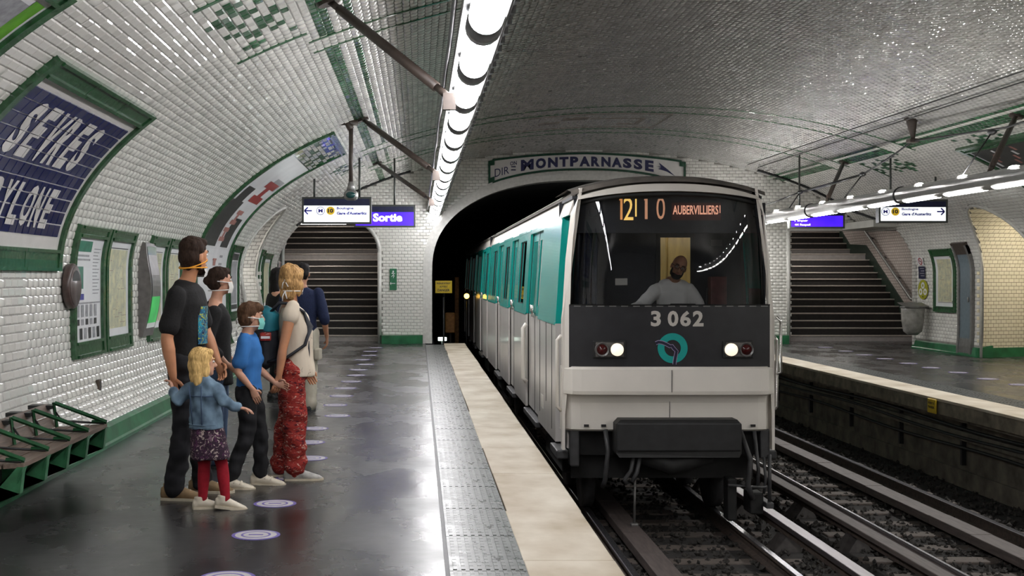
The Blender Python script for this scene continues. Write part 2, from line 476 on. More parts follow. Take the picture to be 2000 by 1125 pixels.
# ------------------------------------------------------------------ corridor mouths in the side walls
def corridor(name, side, op, mm, tm):
    c, r = op
    xw = VCX+side*VA*.985; xo = VCX+side*(VA+3.2)
    n = 24
    prof2 = [(c+r, 0), (c+r, 1.62)]+[(c+r*math.cos(t), 1.62+1.35*math.sin(t)) for t in np.linspace(0, PI, n)[1:-1]]+[(c-r, 1.62), (c-r, 0)]
    mb = MB(); V = []; F = []
    skew = .9 if side > 0 else -.2     # far wall of the mouth turns away
    for (y, z) in prof2:
        xq = float(prof(np.interp(z, PROF[:900, 1], PS[:900]) if side < 0 else VL-np.interp(z, PROF[::-1][:900, 1], (VL-PS[::-1])[:900]))[0]); V.append((xq, y, z)); V.append((xo, y+skew, z))
    k = len(prof2)
    F = [(2*i, 2*i+1, 2*i+3, 2*i+2) for i in range(k-1)]
    mb.add(V, F, mm)
    mb.add([(xo, c-r+skew-1, 0), (xo, c+r+skew+1, 0), (xo, c+r+skew+1, 3.2), (xo, c-r+skew-1, 3.2)], [(0, 1, 2, 3)], mm)
    o = mb.build(name); o['kind'] = 'structure'
    # tiles on the far jamb, which the photograph shows large
    a = Vector((xw, c+r, 0)); b = Vector((xo, c+r+skew, 0)); d = (b-a); Ln = d.length; d.normalize()
    nn = Vector((d.y, -d.x, 0))
    if nn.y > 0: nn = -nn
    P = []; 
    for i in range(1, int(1.62/TV)+1):
        for j in range(int(Ln/TU)):
            q = a+d*(TU*(j+.5+(.5 if i % 2 else 0))); P.append((q.x, q.y, .18+TV*i))
    P = np.array(P); kx = len(P)
    U = np.tile(d[:], (kx, 1)); V2 = np.tile([0, 0, 1.], (kx, 1)); Nn = np.tile(nn[:], (kx, 1))
    if np.dot(np.cross(U[0], V2[0]), Nn[0]) < 0: U = -U
    tile_field('tile_field', o, P, U, V2, Nn, TU-.006, TV-.006, .008, .008, [tm], np.zeros(kx, int), n_single=200)
    # green foot
    fb = MB(); fb.prism([a+nn*.03, b+nn*.03, b+nn*.03+Vector((0, 0, .19)), a+nn*.03+Vector((0, 0, .19))], tuple(-nn*.06), m_plinth)
    fb.build('foot_band', o)
    lb = MB(); xl = VCX+side*(VA+1.1); lb.box((xl-.6, c-.1, 2.72), (xl+.6, c+.1, 2.8), M('added_corridor_light', (1, .93, .78) if side > 0 else (1, .97, .92), .4, var=0, emit=34) if side > 0 else M('added_corridor_light_white', (1, .97, .92), .4, var=0, emit=34)); lb.build('added_corridor_light', o)  # unseen glowing box, added to brighten the corridor mouth
    # rounded rim where the mouth meets the vault
    rb = MB(); pts = []
    for (y, z) in prof2:
        s = np.interp(z, PROF[:900, 1], PS[:900])
        if side > 0: s = VL-np.interp(z, PROF[::-1][:900, 1], (VL-PS[::-1])[:900])
        pts.append(vs_(s, y, .0))
    rb.tube(pts, .035, m_mould, seg=8); rb.build('arch_rim', o)
    return o
corridor('wall_corridor_left', -1, OPL, m_brick, m_tile)
corridor('wall_corridor_right', 1, OPR, m_brickc, m_tilew)
# pavement continues inside the mouths (floor built below)

# ------------------------------------------------------------------ end wall with tunnel portal and two stair openings
PCX, PHW, PZS, PHH, PEX = 4.03, 3.78, 1.75, 2.27, 2.35
def portal_z(x):
    q = abs(x-PCX)/PHW
    return np.where(q < 1, PZS+PHH*np.clip(1-np.clip(q, 0, 1)**PEX, 0, 1)**(1/PEX), -9.)
SX = (-3.3, -.95, 8.95, 13.0)
def stair_hole(x, z):
    l = (x > SX[0]) & (x < SX[1]); r = (x > SX[2]) & (x < SX[3])
    zl = 2.2+.95*np.sqrt(np.clip(1-((x+2.125)/1.175)**2, 0, 1)); zr = 2.75+.0*x
    return (l & (z < zl)) | (r & (z < zr))
def vault_z(x):
    q = np.clip(np.abs(x-VCX)/VA, 0, 1)
    return VZ+VB*np.sqrt(1-q**2)
def in_end(x, z): 
    inside = (((np.abs(x-VCX) < VA*1.0) & (z < vault_z(x))) | ((x < -2) & (z > 1.6) & (z < 3.4))) & ((np.abs(x-VCX) < VA*.945) | (z > .9))
    return inside & ~(z < portal_z(x)) & ~stair_hole(x, z)
mb = MB(); V = []; F = []; idx = {}
st = .075; xs = np.arange(-3.6, 13.0, st); zs = np.arange(0, 4.8, st)
for i, x in enumerate(xs):
    for j, z in enumerate(zs):
        xc, zc = x+st/2, z+st/2
        q = (xc < VCX+VA*1.0+2 and xc > -3.5) and zc < max(float(vault_z(np.array(xc)))+.1, 3.3 if xc > 11 or xc < -3 else 0) and not bool(zc < portal_z(np.array(xc))) and not bool(stair_hole(np.array(xc), np.array(zc)))
        if not q: continue
        f = []
        for a, b in ((0, 0), (1, 0), (1, 1), (0, 1)):
            kk = (i+a, j+b)
            if kk not in idx: idx[kk] = len(V); V.append((xs[0]+st*(i+a), YE, st*(j+b)))
            f.append(idx[kk])
        F.append(tuple(f))
mb.add(V, F, m_grout); wall_end = mb.build('wall_end'); wall_end['kind'] = 'structure'
P = []
for i in range(int(4.8/TV)):
    z = .2+TV*(i+.5)
    for x in np.arange(-3.5+(TU/2 if i % 2 else 0), 11.6, TU): P.append((x, YE-.002, z))
P = np.array(P); P = P[in_end(P[:, 0], P[:, 2])]
k = len(P)
tile_field('tile_field', wall_end, P, np.tile([1., 0, 0], (k, 1)), np.tile([0, 0, 1.], (k, 1)), np.tile([0, -1., 0], (k, 1)), TU-.006, TV-.006, .01, .009, [m_tile], np.zeros(k, int), n_single=300)
# portal moulding
def portal_path(off=0.):
    out = []
    for z in (-.0, .5, 1., 1.5): out.append((PCX-PHW-off, z))
    for t in np.linspace(PI, 0, 49):
        c_, s_ = math.cos(t), math.sin(t)
        out.append((PCX+(PHW+off)*math.copysign(abs(c_)**(2/PEX), c_), PZS+(PHH+off)*abs(s_)**(2/PEX)))
    for z in (1.5, 1., .5, -.0): out.append((PCX+PHW+off, z))
    return out
for off0, off1, d, nm in ((-.07, .09, .06, 'portal_moulding'), (.09, .15, .03, 'portal_moulding')):
    a = portal_path(off0); b = portal_path(off1); mb = MB(); V = []; F = []
    for (p, q) in zip(a, b): V += [(p[0], YE-d, p[1]), (q[0], YE-d, q[1]), (q[0], YE, q[1]), (p[0], YE+.5, p[1])]
    for i in range(len(a)-1):
        e = 4*i; g = e+4; F += [(e, g, g+1, e+1), (e+1, g+1, g+2, e+2), (e, e+3, g+3, g)]
    mb.add(V, F, m_mould); mb.build(nm, wall_end)
# pier foot bands and the chamfered pier beside the left stair
def pier(name, x0, x1, side):
    mb = MB()
    cz = 2.9; ch = .4
    if side < 0: pts = [(x0, YE-.0), (x0+.06, YE-.25), (x0+.5, YE-.32), (x1-.16, YE-.06), (x1-.16, YE)]
    else: pts = [(x0+.16, YE), (x0+.16, YE-.06), (x1-.5, YE-.32), (x1-.06, YE-.25), (x1, YE)]
    o = empty(name); o['kind'] = 'structure'
    mb.prism([(p[0], p[1]-.012, 0) for p in pts], (0, 0, .2), m_plinth); mb.build('foot_band', o)
    return o
pier('trim_pier_left', SX[1], PCX-PHW, -1); pier('trim_pier_right', PCX+PHW, SX[2], 1)
# jambs of the stair openings
for x, z0_, z1_, nm_ in ((SX[1], 0, 2.25, 'jamb'), (SX[2], 0, 2.75, 'jamb')):
    mb = MB(); mb.tube([(x, YE-.0, z0_), (x, YE-.0, z1_)], .05, m_mould, seg=10); mb.build(nm_, wall_end)
mb = MB(); mb.tube([(-2.125+1.175*math.cos(t), YE, 2.2+.95*math.sin(t)) for t in np.linspace(0, PI, 25)]+[(-3.3, YE, .2)], .05, m_mould, seg=8); mb.build('arch_moulding', wall_end)
mb = MB(); mb.box((SX[2]-.05, YE-.05, 2.72), (13, YE+.03, 2.8), m_mould); mb.build('lintel', wall_end)
# cables clipped along the vault above the stairways
for side in (-1, 1):
    mb = MB(); pts = []
    for s in np.linspace(3.05, 6.0, 20): pts.append(vs_(s if side < 0 else VL-s, 29.4-2.0*max(0, (3.6-s)), .03))
    mb.tube(pts, .03, m_black, seg=6); mb.build('vault_cable', ceiling)
# curved name panel above the portal
m_navyt = M('navy_lettering', (.012, .014, .07), .3, var=.15)
m_panel = M('white_sign_tile', (.62, .60, .58), .2, var=.05, scale=6)
m_gdark = M('dark_green_sign_frame', (.012, .055, .03), .2, var=.3)
X0, X1 = 1.68, 6.45
def pt_top(x): return float(vault_z(np.array(x)))-.06-.012*abs(x-4.06)
def pt_bot(x): return float(portal_z(np.array(x)))+.165
dirs = empty('direction_panel', (X0, YE, 4.0)); tag(dirs, 'arched white direction panel with navy lettering above the tunnel portal', 'sign')
O0 = Vector((X0, YE, 4.0))
def dpanel(fa, fb, xa, xb, y0_, y1_, m, nm_):
    xs = np.linspace(xa, xb, 25); b = MB(); V = []
    for x in xs: V += [(x-O0.x, y0_, fa(x)-4), (x-O0.x, y0_, fb(x)-4), (x-O0.x, y1_, fa(x)-4), (x-O0.x, y1_, fb(x)-4)]
    F = []
    for i in range(24): a = 4*i; c = a+4; F += [(a, c, c+1, a+1), (a+1, c+1, c+3, a+3), (a, a+2, c+2, c)]
    F += [(0, 1, 3, 2), (96, 98, 99, 97)]
    b.add(V, F, m); b.build(nm_, dirs)
dpanel(pt_bot, pt_top, X0+.03, X1-.03, -.045, 0, m_panel, 'panel')
dpanel(lambda x: pt_top(x)-.05, pt_top, X0+.10, X1-.10, -.075, 0, m_gdark, 'frame_top')
dpanel(pt_bot, lambda x: pt_bot(x)+.05, X0+.10, X1-.10, -.075, 0, m_gdark, 'frame_bottom')
for xa in (X0, X1-.05): 
    dpanel(lambda x: pt_bot(x)+.1, lambda x: pt_top(x)-.12, xa, xa+.05, -.075, 0, m_gdark, 'frame_side')
    for f_ in (lambda x: pt_top(x)-.15, lambda x: pt_bot(x)+.03): dpanel(f_, lambda x: f_(x)+.12, xa if xa == X0 else xa-.1, xa+.15 if xa == X0 else xa+.05, -.078, 0, m_gdark, 'frame_corner')
def dtext(body, px0, px1, fz0, fz1, nm_, bold):
    a = (px0-818)*YE/2420; c = (px1-818)*YE/2420
    def fn(u, v):
        x = a+u; h = pt_top(x)-pt_bot(x)-.1; return (x-O0.x, -.05, pt_bot(x)+.05+h*(fz0+(fz1-fz0)*v)-4)
    b = MB(); b.text(body, fn, m_navyt, c-a, 1.0, bold=bold); b.build(nm_, dirs)
dtext('DIR', 966, 994, .16, .58, 'lettering', .0); dtext('ON', 996, 1009, .60, .84, 'lettering', .02)
for fz in (.28, .45):
    b = MB(); xa, xb = (998-818)*YE/2420, (1007-818)*YE/2420; zz0 = pt_bot(xa)+.05+.45*fz; b.box((xa-O0.x, -.055, zz0-4), (xb-O0.x, -.045, zz0+.025-4), m_navyt); b.build('lettering_bar', dirs)
for ch, a, c in (('M', 1017, 1042), ('O', 1046, 1066), ('N', 1070, 1089), ('T', 1092, 1110), ('P', 1113, 1129), ('A', 1131, 1152), ('R', 1154, 1171), ('N', 1174, 1192), ('A', 1194, 1214), ('S', 1216, 1233), ('S', 1237, 1254), ('E', 1259, 1276)):
    dtext(ch, a, c, .14, .86, 'letter', .055)
b = MB(); P_ = lambda px, fz: (((px-818)*YE/2420)-O0.x, -.05, pt_bot((px-818)*YE/2420)+.05+.42*fz-4)
b.prism([P_(1281, .50), P_(1290, .52), P_(1286, .74), P_(1303, .48), P_(1318, .22), P_(1301, .34), P_(1284, .36), P_(1290, .46)], (0, -.006, 0), m_navyt); b.build('arrow', dirs)
# ------------------------------------------------------------------ platform floors
def floor_mat(key='dark_asphalt_floor', c0=(.016, .015, .0145), c1=(.044, .043, .044)):
    m = bpy.data.materials.new(key); m.use_nodes = True; nt = m.node_tree; N = nt.nodes; L = nt.links; b = N['Principled BSDF']
    tc = N.new('ShaderNodeTexCoord')
    n1 = N.new('ShaderNodeTexNoise'); n1.inputs['Scale'].default_value = 1.1; n1.inputs['Detail'].default_value = 5
    mp = N.new('ShaderNodeMapping'); mp.inputs['Scale'].default_value = (1.4, .8, 1); L.new(tc.outputs['Object'], mp.inputs[0]); L.new(mp.outputs[0], n1.inputs['Vector'])
    n2 = N.new('ShaderNodeTexNoise'); n2.inputs['Scale'].default_value = 140; n2.inputs['Detail'].default_value = 3; L.new(tc.outputs['Object'], n2.inputs['Vector'])
    n3 = N.new('ShaderNodeTexNoise'); n3.inputs['Scale'].default_value = 9; n3.inputs['Detail'].default_value = 4; L.new(tc.outputs['Object'], n3.inputs['Vector'])
    r = N.new('ShaderNodeMapRange'); r.inputs[1].default_value = .36; r.inputs[2].default_value = .66; L.new(n1.outputs[0], r.inputs[0])
    mx = N.new('ShaderNodeMix'); mx.data_type = 'RGBA'; mx.inputs[6].default_value = (*c0, 1); mx.inputs[7].default_value = (*c1, 1); L.new(r.outputs[0], mx.inputs[0])
    sp = N.new('ShaderNodeMix'); sp.data_type = 'RGBA'; sp.inputs[7].default_value = (.14, .135, .13, 1); L.new(mx.outputs[2], sp.inputs[6])
    r5 = N.new('ShaderNodeMapRange'); r5.inputs[1].default_value = .55; r5.inputs[2].default_value = .85; r5.inputs[4].default_value = .25; L.new(n2.outputs[0], r5.inputs[0]); L.new(r5.outputs[0], sp.inputs[0])
    L.new(sp.outputs[2], b.inputs['Base Color'])
    r2 = N.new('ShaderNodeMapRange'); r2.inputs[1].default_value = .36; r2.inputs[2].default_value = .66; r2.inputs[3].default_value = .15; r2.inputs[4].default_value = .30
    L.new(n1.outputs[0], r2.inputs[0])
    ad = N.new('ShaderNodeMath'); ad.operation = 'MULTIPLY_ADD'; ad.inputs[1].default_value = .10; L.new(n3.outputs[0], ad.inputs[0]); L.new(r2.outputs[0], ad.inputs[2])
    L.new(ad.outputs[0], b.inputs['Roughness'])
    bp = N.new('ShaderNodeBump'); bp.inputs['Strength'].default_value = .12; bp.inputs['Distance'].default_value = .004; L.new(n2.outputs[0], bp.inputs['Height'])
    bp2 = N.new('ShaderNodeBump'); bp2.inputs['Strength'].default_value = .1; bp2.inputs['Distance'].default_value = .01; L.new(n3.outputs[0], bp2.inputs['Height']); L.new(bp.outputs[0], bp2.inputs['Normal'])
    L.new(bp2.outputs[0], b.inputs['Normal'])
    b.inputs['Specular IOR Level'].default_value = .5
    return m
m_floor = floor_mat()
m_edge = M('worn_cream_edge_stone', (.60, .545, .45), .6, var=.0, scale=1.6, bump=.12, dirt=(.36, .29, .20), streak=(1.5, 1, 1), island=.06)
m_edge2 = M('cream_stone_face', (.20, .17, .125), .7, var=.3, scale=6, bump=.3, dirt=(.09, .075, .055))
m_tact = M('grey_ribbed_tactile', (.13, .135, .13), .34, var=.15, scale=12, bump=.1, rvar=.3, island=.12)
m_sticker = M('white_floor_sticker', (.46, .44, .44), .45, var=.1)
m_stickp = M('violet_sticker_ring', (.13, .10, .33), .45, var=.1)

PF_END = YE-.02
def platform(name, side):
    """side -1: left platform. Two floors in one structure: asphalt slab with wall side, plus edging"""
    if side < 0: xa, xb = -3.2, .165*1.0; te, we = .595, 1.115
    mb = MB()
    X = (lambda x: x) if side < 0 else (lambda x: 2*VCX+.06-x)
    def bx(a, b, y0, y1, z0, z1, m):
        a, b = sorted((X(a), X(b))); mb.box((a, y0, z0), (b, y1, z1), m)
    bx(-7.0, .165, YN, 31.4, -.25, 0, m_floor)
    bx(.165, 1.02, YN, PF_END, -.25, -.03, m_concrete)
    o = mb.build(name); o['kind'] = 'structure'
    # recessed wall under the platform edge
    mb = MB(); bx(.75, .82, YN, PF_END, -1.15, -.25, m_concrete); 
    bx(.82, .90, YN, PF_END, -.52, -.40, m_concrete); bx(.75, .86, YN, PF_END, -1.15, -.92, m_concrete)
    bx(-.2, .75, PF_END-.1, PF_END, -1.15, -.03, m_concrete)
    mb.build('under_wall', o)
    if side > 0:   # cable brackets along the recessed wall
        for k in range(9):
            y = 12+k*2.1; b = MB(); a, c_ = sorted((X(.82), X(.88))); b.box((a, y, -.85), (c_, y+.05, -.3), m_black); b.build('wall_bracket', o)
        for zc in (-.34, -.46, -.62):
            b = MB(); b.tube([(X(.9), y, zc+.025*math.sin(y*.9+zc*9)) for y in np.arange(10, 30, .8)], .022, m_black, seg=6); b.build('wall_cable', o)
    # white edge stones
    y = -2.0; k = 0
    while y < PF_END-.05:
        ln = 1.45+.2*random.random(); y2 = min(y+ln, PF_END)
        if y2 > 4.5 or side > 0:
            b = MB(); a, c_ = sorted((X(.60+.008*random.uniform(-1, 1)), X(1.115+.006*random.uniform(-1, 1))))
            b.box((a, y+.0015, -.03), (c_, y2-.0015, .006+random.uniform(-.001, .002)), m_edge, bev=.006)
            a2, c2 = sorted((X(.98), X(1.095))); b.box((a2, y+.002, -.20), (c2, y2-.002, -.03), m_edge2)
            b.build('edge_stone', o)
        y = y2
    # tactile slabs with raised ribs
    y = -2.0
    src = {}
    L_ = .9
    mt = MB()
    a, c_ = .17, .595
    mt.box((a, .003, -.03), (c_, L_-.003, .004), m_tact)
    nr = 9; 
    for r in range(nr):
        xr = a+.03+(c_-a-.06)*r/(nr-1)
        for q in range(11):
            y0 = .02+q*.0795; mt.box((xr-.011, y0, .004), (xr+.011, y0+.073, .0095), m_tact)
    if side > 0:
        mt.v = [(X(v[0]), v[1], v[2]) for v in mt.v]; mt.f = [f[::-1] for f in mt.f]
    first = mt.build('tactile_slab', o); first.location.y = 3.2
    for k in range(1, 31):
        if 3.2+k*L_ > PF_END-L_: break
        d = first.copy(); COL.objects.link(d); d.parent = o; d.location.y = 3.2+k*L_; d.location.z = random.uniform(-.0008, .0008)
    # dark seal between asphalt and slabs
    b = MB(); a, c_ = sorted((X(.145), X(.168))); b.box((a, 3, -.01), (c_, PF_END, .006), m_black); b.build('joint_seal', o)
    return o
floor_left = platform('floor_left', -1)
floor_right = platform('floor_right', 1)

# round distancing stickers
def sticker(x, y, r, lab, grp):
    mb = MB(); mb.tube([(0, 0, .0), (0, 0, .002)], r, m_stickp, seg=28, smooth=False)
    mb.tube([(0, 0, .002), (0, 0, .0028)], r*.86, m_sticker, seg=28, smooth=False)
    mb.ring([(r*.62*math.cos(t), r*.62*math.sin(t), .0028) for t in np.linspace(0, 2*PI, 25)[:-1]], [(r*.52*math.cos(t), r*.52*math.sin(t), .0028) for t in np.linspace(0, 2*PI, 25)[:-1]], (0, 0, .0006), m_stickp)
    mb.box((-r*.3, -r*.1, .0028), (r*.3, r*.1, .0034), m_stickp)
    o = mb.build('floor_sticker', None, (x, y, .0005)); tag(o, lab, 'sticker', grp); return o
st_y = [6.66, 7.76, 8.83, 9.97, 11.04, 12.1, 13.2, 14.4, 15.6, 16.8, 17.95, 19.1, 20.3, 21.5, 22.8, 24.1, 25.4, 26.8, 28.2]
st_x = [-1.03, -1.02, -1.025, -1.0, -.963, -1.065, -1.11, -.948, -1.05, -1.05, -1.06, -1.04, -1.02, -1.05, -.98, -1.1, -1.02, -1.05, -.98]
ORD = ['first', 'second', 'third', 'fourth', 'fifth', 'sixth', 'seventh', 'eighth', 'ninth', 'tenth', 'eleventh', 'twelfth', 'thirteenth', 'fourteenth', 'fifteenth', 'sixteenth', 'seventeenth', 'eighteenth', 'nineteenth']
near = ['white round floor sticker cut off by the bottom edge of the view', 'white round floor sticker nearest of those fully in view on the left platform', 'white round floor sticker just beside the blond girl, second fully in view', 'white round floor sticker touching the grey sneakers of the woman in red']
for i, (x, y) in enumerate(zip(st_x, st_y)):
    lab = near[i] if i < 4 else 'white round floor sticker, %s beyond the grey sneakers of the woman in red trousers' % ORD[i-4]
    sticker(x, y, .152 if i < 9 else .16, lab, 'stickers along the left platform')
for k, (x, y) in enumerate([(9.56, 27.0), (9.29, 28.3), (9.27, 26.9), (9.2, 25.6), (9.18, 24.4), (9.13, 23.1), (9.1, 22.0), (9.1, 20.9), (9.0, 19.6), (9.0, 18.55), (9.0, 17.4)]):
    if k: sticker(x, y, .16, 'white round sticker on the opposite platform, %s from the stair' % ORD[k-1], 'stickers along the right platform')

# ------------------------------------------------------------------ track bed, ballast
ZR = -1.0
m_ballast = M('dark_oily_ballast', (.026, .023, .020), .9, var=.6, scale=30, bump=1.0, island=.5)
m_bed = M('black_track_bed', (.015, .013, .012), .95, var=.5, scale=9, bump=.8)
m_wood = M('old_oak_sleeper', (.085, .068, .058), .75, var=.45, scale=6, streak=(3, 30, 30), bump=.5, island=.3)
m_rail = M('polished_rail_head', (.30, .29, .31), .24, metal=.9, var=.12)
m_railside = M('rusty_rail_web', (.05, .035, .028), .75, var=.4, scale=20, bump=.3)
m_plank = M('grey_wood_plank', (.085, .068, .062), .6, var=.3, scale=4, streak=(8, 1, 8), bump=.3, island=.2)
mb = MB(); mb.box((.7, YN, -1.45), (7.3, 62, -1.16), m_bed)
bed = mb.build('track_bed'); bed['kind'] = 'structure'
# loose stones (one countless part)
V = []; F = []
def stone(x, y, z, r):
    o = len(V); rot = Matrix.Rotation(random.random()*6, 3, 'Z') @ Matrix.Rotation(random.random()*3, 3, 'X')
    for d in ((1,0,0),(-1,0,0),(0,1,0),(0,-1,0),(0,0,1),(0,0,-1)):
        v = rot @ Vector(d)*r*random.uniform(.7, 1.2); V.append((x+v.x, y+v.y, z+v.z))
    F.extend([tuple(i+o for i in f) for f in ((0,2,4),(2,1,4),(1,3,4),(3,0,4),(2,0,5),(1,2,5),(3,1,5),(0,3,5))])
for k in range(20000):
    y = 4.5+26*random.random()**1.5; stone(random.uniform(.9, 7.1), y, -1.15+random.uniform(-.02, .025), random.uniform(.018, .042))
me = bpy.data.meshes.new('ballast'); me.from_pydata(V, [], F); me.materials.append(m_ballast)
o = link('ballast', me, bed); o['kind'] = 'stuff'

def rail_profile(x, z, hw=.036, h=.14):
    return [(x-.07, z-h), (x+.07, z-h), (x+.07, z-h+.02), (x+.012, z-h+.035), (x+.012, z-.035), (x+hw, z-.03), (x+hw, z-.006), (x+hw-.008, z), (x-hw+.008, z), (x-hw, z-.006), (x-hw, z-.03), (x-.012, z-.035), (x-.012, z-h+.035), (x-.07, z-h+.02)]
def add_rail(nm, parent, x, z, hw=.036, h=.14, y0=2., y1=60.):
    p = rail_profile(x, z, hw, h); n = len(p); mb = MB()
    for i in range(n):
        j = (i+1) % n; a, b = p[i], p[j]
        top = a[1] > z-.02 and b[1] > z-.02
        mb.add([(a[0], y0, a[1]), (b[0], y0, b[1]), (b[0], y1, b[1]), (a[0], y1, a[1])], [(0, 3, 2, 1)], m_rail if top else m_railside)
    return mb.build(nm, parent)
def track(cx_, lab, plank_x, y0):
    t = empty('railway_track', (cx_, y0, ZR-.15)); tag(t, lab, 'track', 'railway tracks')
    par = empty
    def loc(o): o.location = (-cx_, -y0, -(ZR-.15)); return o
    for sx in (-.7175, .7175): loc(add_rail('rail', t, cx_+sx, ZR))
    mbs = MB(); mbs.box((-1.1, -.11, -.13), (1.1, .11, 0), m_wood, bev=.012)
    first = None
    for k in range(46):
        y = 4.0+k*.62
        if first is None: first = mbs.build('sleeper', t); o = first
        else: o = first.copy(); COL.objects.link(o); o.parent = t
        o.location = (random.uniform(-.03, .03), y-y0, .012+random.uniform(-.012, .006)); o.rotation_euler.z = random.uniform(-.012, .012)
    # long walkway board in lengths, on blocks
    y = 3.
    while y < 29:
        ln = .95+random.uniform(-.1, .1); b = MB(); b.box((plank_x-.115, y+.004, ZR-.09), (plank_x+.115, y+ln-.004, ZR+.005+random.uniform(-.004, .004)), m_plank, bev=.008)
        loc(b.build('guard_board', t)); y += ln
    return t
track(2.62, 'near railway track that the front of the metro train stands on', 2.20, 3.0)
track(5.43, 'empty railway track beside the opposite platform', 5.70, 3.0)
# conductor rails between the tracks
m_cond = M('conductor_rail_top', (.20, .18, .19), .32, metal=.8, var=.25, scale=3, streak=(6, .6, 6))
m_insul = M('dirty_insulator', (.035, .03, .028), .7, var=.4)
def third(x, z, w, lab, m_top, notch):
    t = empty('conductor_rail', (x, 3.0, -1.16)); tag(t, lab, 'rail')
    b = MB(); b.box((-w/2, 0, z-.05+1.16), (w/2, 50, z+1.16), m_top, bev=.008); b.box((-w*.22, 0, z-.13+1.16), (w*.22, 50, z-.05+1.16), m_railside); b.build('rail_bar', t)
    if notch:
        b = MB(); b.box((w/2-.03, 0, z+1.16), (w/2+.005, 50, z+.035+1.16), m_rail, bev=.006); b.build('contact_strip', t)
    f = None
    for k in range(12):
        if f is None:
            b = MB(); zt = z-.13+1.16
            V = [(-.16, -.12, 0), (.16, -.12, 0), (.16, .12, 0), (-.16, .12, 0), (-.06, -.05, zt), (.06, -.05, zt), (.06, .05, zt), (-.06, .05, zt)]
            b.add(V, [(0, 3, 2, 1), (4, 5, 6, 7), (0, 1, 5, 4), (1, 2, 6, 5), (2, 3, 7, 6), (3, 0, 4, 7)], m_insul)
            f = b.build('insulator_foot', t); o = f
        else: o = f.copy(); COL.objects.link(o); o.parent = t
        o.location = (0, 2.6+k*1.75, 0)
third(3.72, -.86, .13, 'flat conductor rail beside the train with a violet sheen', m_cond, False)
third(4.42, -.87, .2, 'broad conductor rail with a shiny raised edge in the middle of the tracks', m_plank, True)

# ------------------------------------------------------------------ tunnel beyond the portal
m_tun = M('sooty_tunnel_lining', (.018, .017, .018), .9, var=.4, scale=2, bump=.5)
pp = [(PCX-PHW, -1.3)]+portal_path(0)[0:]+[(PCX+PHW, -1.3)]
mb = MB(); V = []; F = []
ys = [YE+.01, 36, 44, 54, 64]
for y in ys:
    for p in pp: V.append((p[0], y, p[1]))
n = len(pp)
for j in range(len(ys)-1):
    for i in range(n-1): F.append((j*n+i, j*n+i+1, (j+1)*n+i+1, (j+1)*n+i))
mb.add(V, F, m_tun); mb.add([(p[0], 64, p[1]) for p in pp], [tuple(range(n))], m_tun)
o = mb.build('wall_tunnel'); o['kind'] = 'structure'
m_amber = M('amber_signal', (1., .55, .08), .4, emit=9, var=0)
m_wlamp = M('white_tunnel_lamp', (.8, 1., .85), .4, emit=5, var=0)
m_orange = M('orange_tunnel_cabinet', (.30, .13, .03), .6, var=.3)
for nm, x, y, z, r, m, lab in (('signal_lamp', 1.62, 38.9, 1.22, .07, m_amber, 'small amber signal lamp glowing inside the tunnel'),):
    b = MB(); b.ell((0, 0, 0), (r, r*.6, r), m, seg=12, rings=7); b.build('lens', None)
    L0 = COL.objects[-1]; L0.name = nm; L0.location = (x-.35, y-6, z-.12); tag(L0, lab, 'lamp')
    b = MB(); b.tube([(0, .03, 0), (0, .12, 0)], r*1.3, m_black, seg=12); b.tube([(0, .08, -1.9), (0, .08, .0)], .02, m_black, seg=6); b.build('housing', L0)
b = MB(); b.box((-.11, -.05, -.05), (.11, .05, .04), m_wlamp, bev=.015); o = b.build('tunnel_lamp', None, (.60, 31.6, .0+.03)); tag(o, 'small white lamp low at the tunnel mouth', 'lamp')
b = MB(); b.tube([(0, 0, -1.19), (0, 0, -.05)], .03, m_black, seg=6); b.build('post', o)
b = MB(); b.box((-.14, -.05, 0), (.12, .1, .55), m_orange, bev=.03); o = b.build('tunnel_cabinet', None, (.85, 33.4, .1)); tag(o, 'small orange cabinet standing inside the tunnel mouth', 'cabinet')
b = MB(); b.tube([(0, .03, -1.27), (0, .03, .02)], .04, m_black, seg=6); b.build('post', o)
for x, y in ((1.45, 35.5),):
    b = MB(); b.box((-.06, -.05, -1.17), (.06, .05, 1.6), m_orange); o = b.build('tunnel_post', None, (x-.3, y+2, 0)); tag(o, 'rusty orange upright post inside the tunnel left of the train', 'post')

# ------------------------------------------------------------------ stairs at both ends
m_riser = M('dark_stair_riser', (.022, .018, .016), .6, var=.3)
m_tread = M('stair_tread', (.09, .08, .075), .5, var=.2)
m_nose = M('metal_stair_nosing', (.55, .49, .44), .32, metal=.2, var=.12)
m_pale = M('pale_stone_riser', (.42, .385, .37), .5, var=.1)
m_stringer = M('dark_green_stringer', (.02, .035, .025), .4, var=.3)
def stair(name, x0, x1, lab):
    t = empty(name, (x0, 31.0, 0)); t['kind'] = 'structure'
    W_ = x1-x0; y = 0; z = 0; rise, run = .176, .30
    def step(z0, z1, y0, dep, mr, pale=False):
        b = MB(); b.box((0, y0, z0), (W_, y0+dep, z1), mr); b.box((0, y0+.02, z1-.001), (W_, y0+dep, z1+.002), m_tread); o = b.build('step', t)
        b = MB(); b.box((-.0, y0-.025, z1-.028), (W_, y0+.05, z1+.004), m_nose, bev=.006); b.build('nosing', o)
    step(0, .15, -.05, .35, m_pale)
    z = .15; y = .3
    for k in range(11):
        step(z-.02, z+rise, y, run+.02, m_riser); z += rise; y += run
    step(z-.02, z+.17, y, 1.3, m_pale); z += .17; y += 1.25
    step(z-.02, z+.16, y, .3, m_pale); z += .16; y += .3
    for k in range(8):
        step(z-.02, z+rise, y, run+.02, m_riser); z += rise; y += run
    b = MB(); b.box((0, y, z-.2), (W_, y+3, z), m_riser); b.build('upper_landing', t)
    return t
stair('floor_stair_left', -4.4, -.85, '')
stair('floor_stair_right', 8.95, 12.5, '')
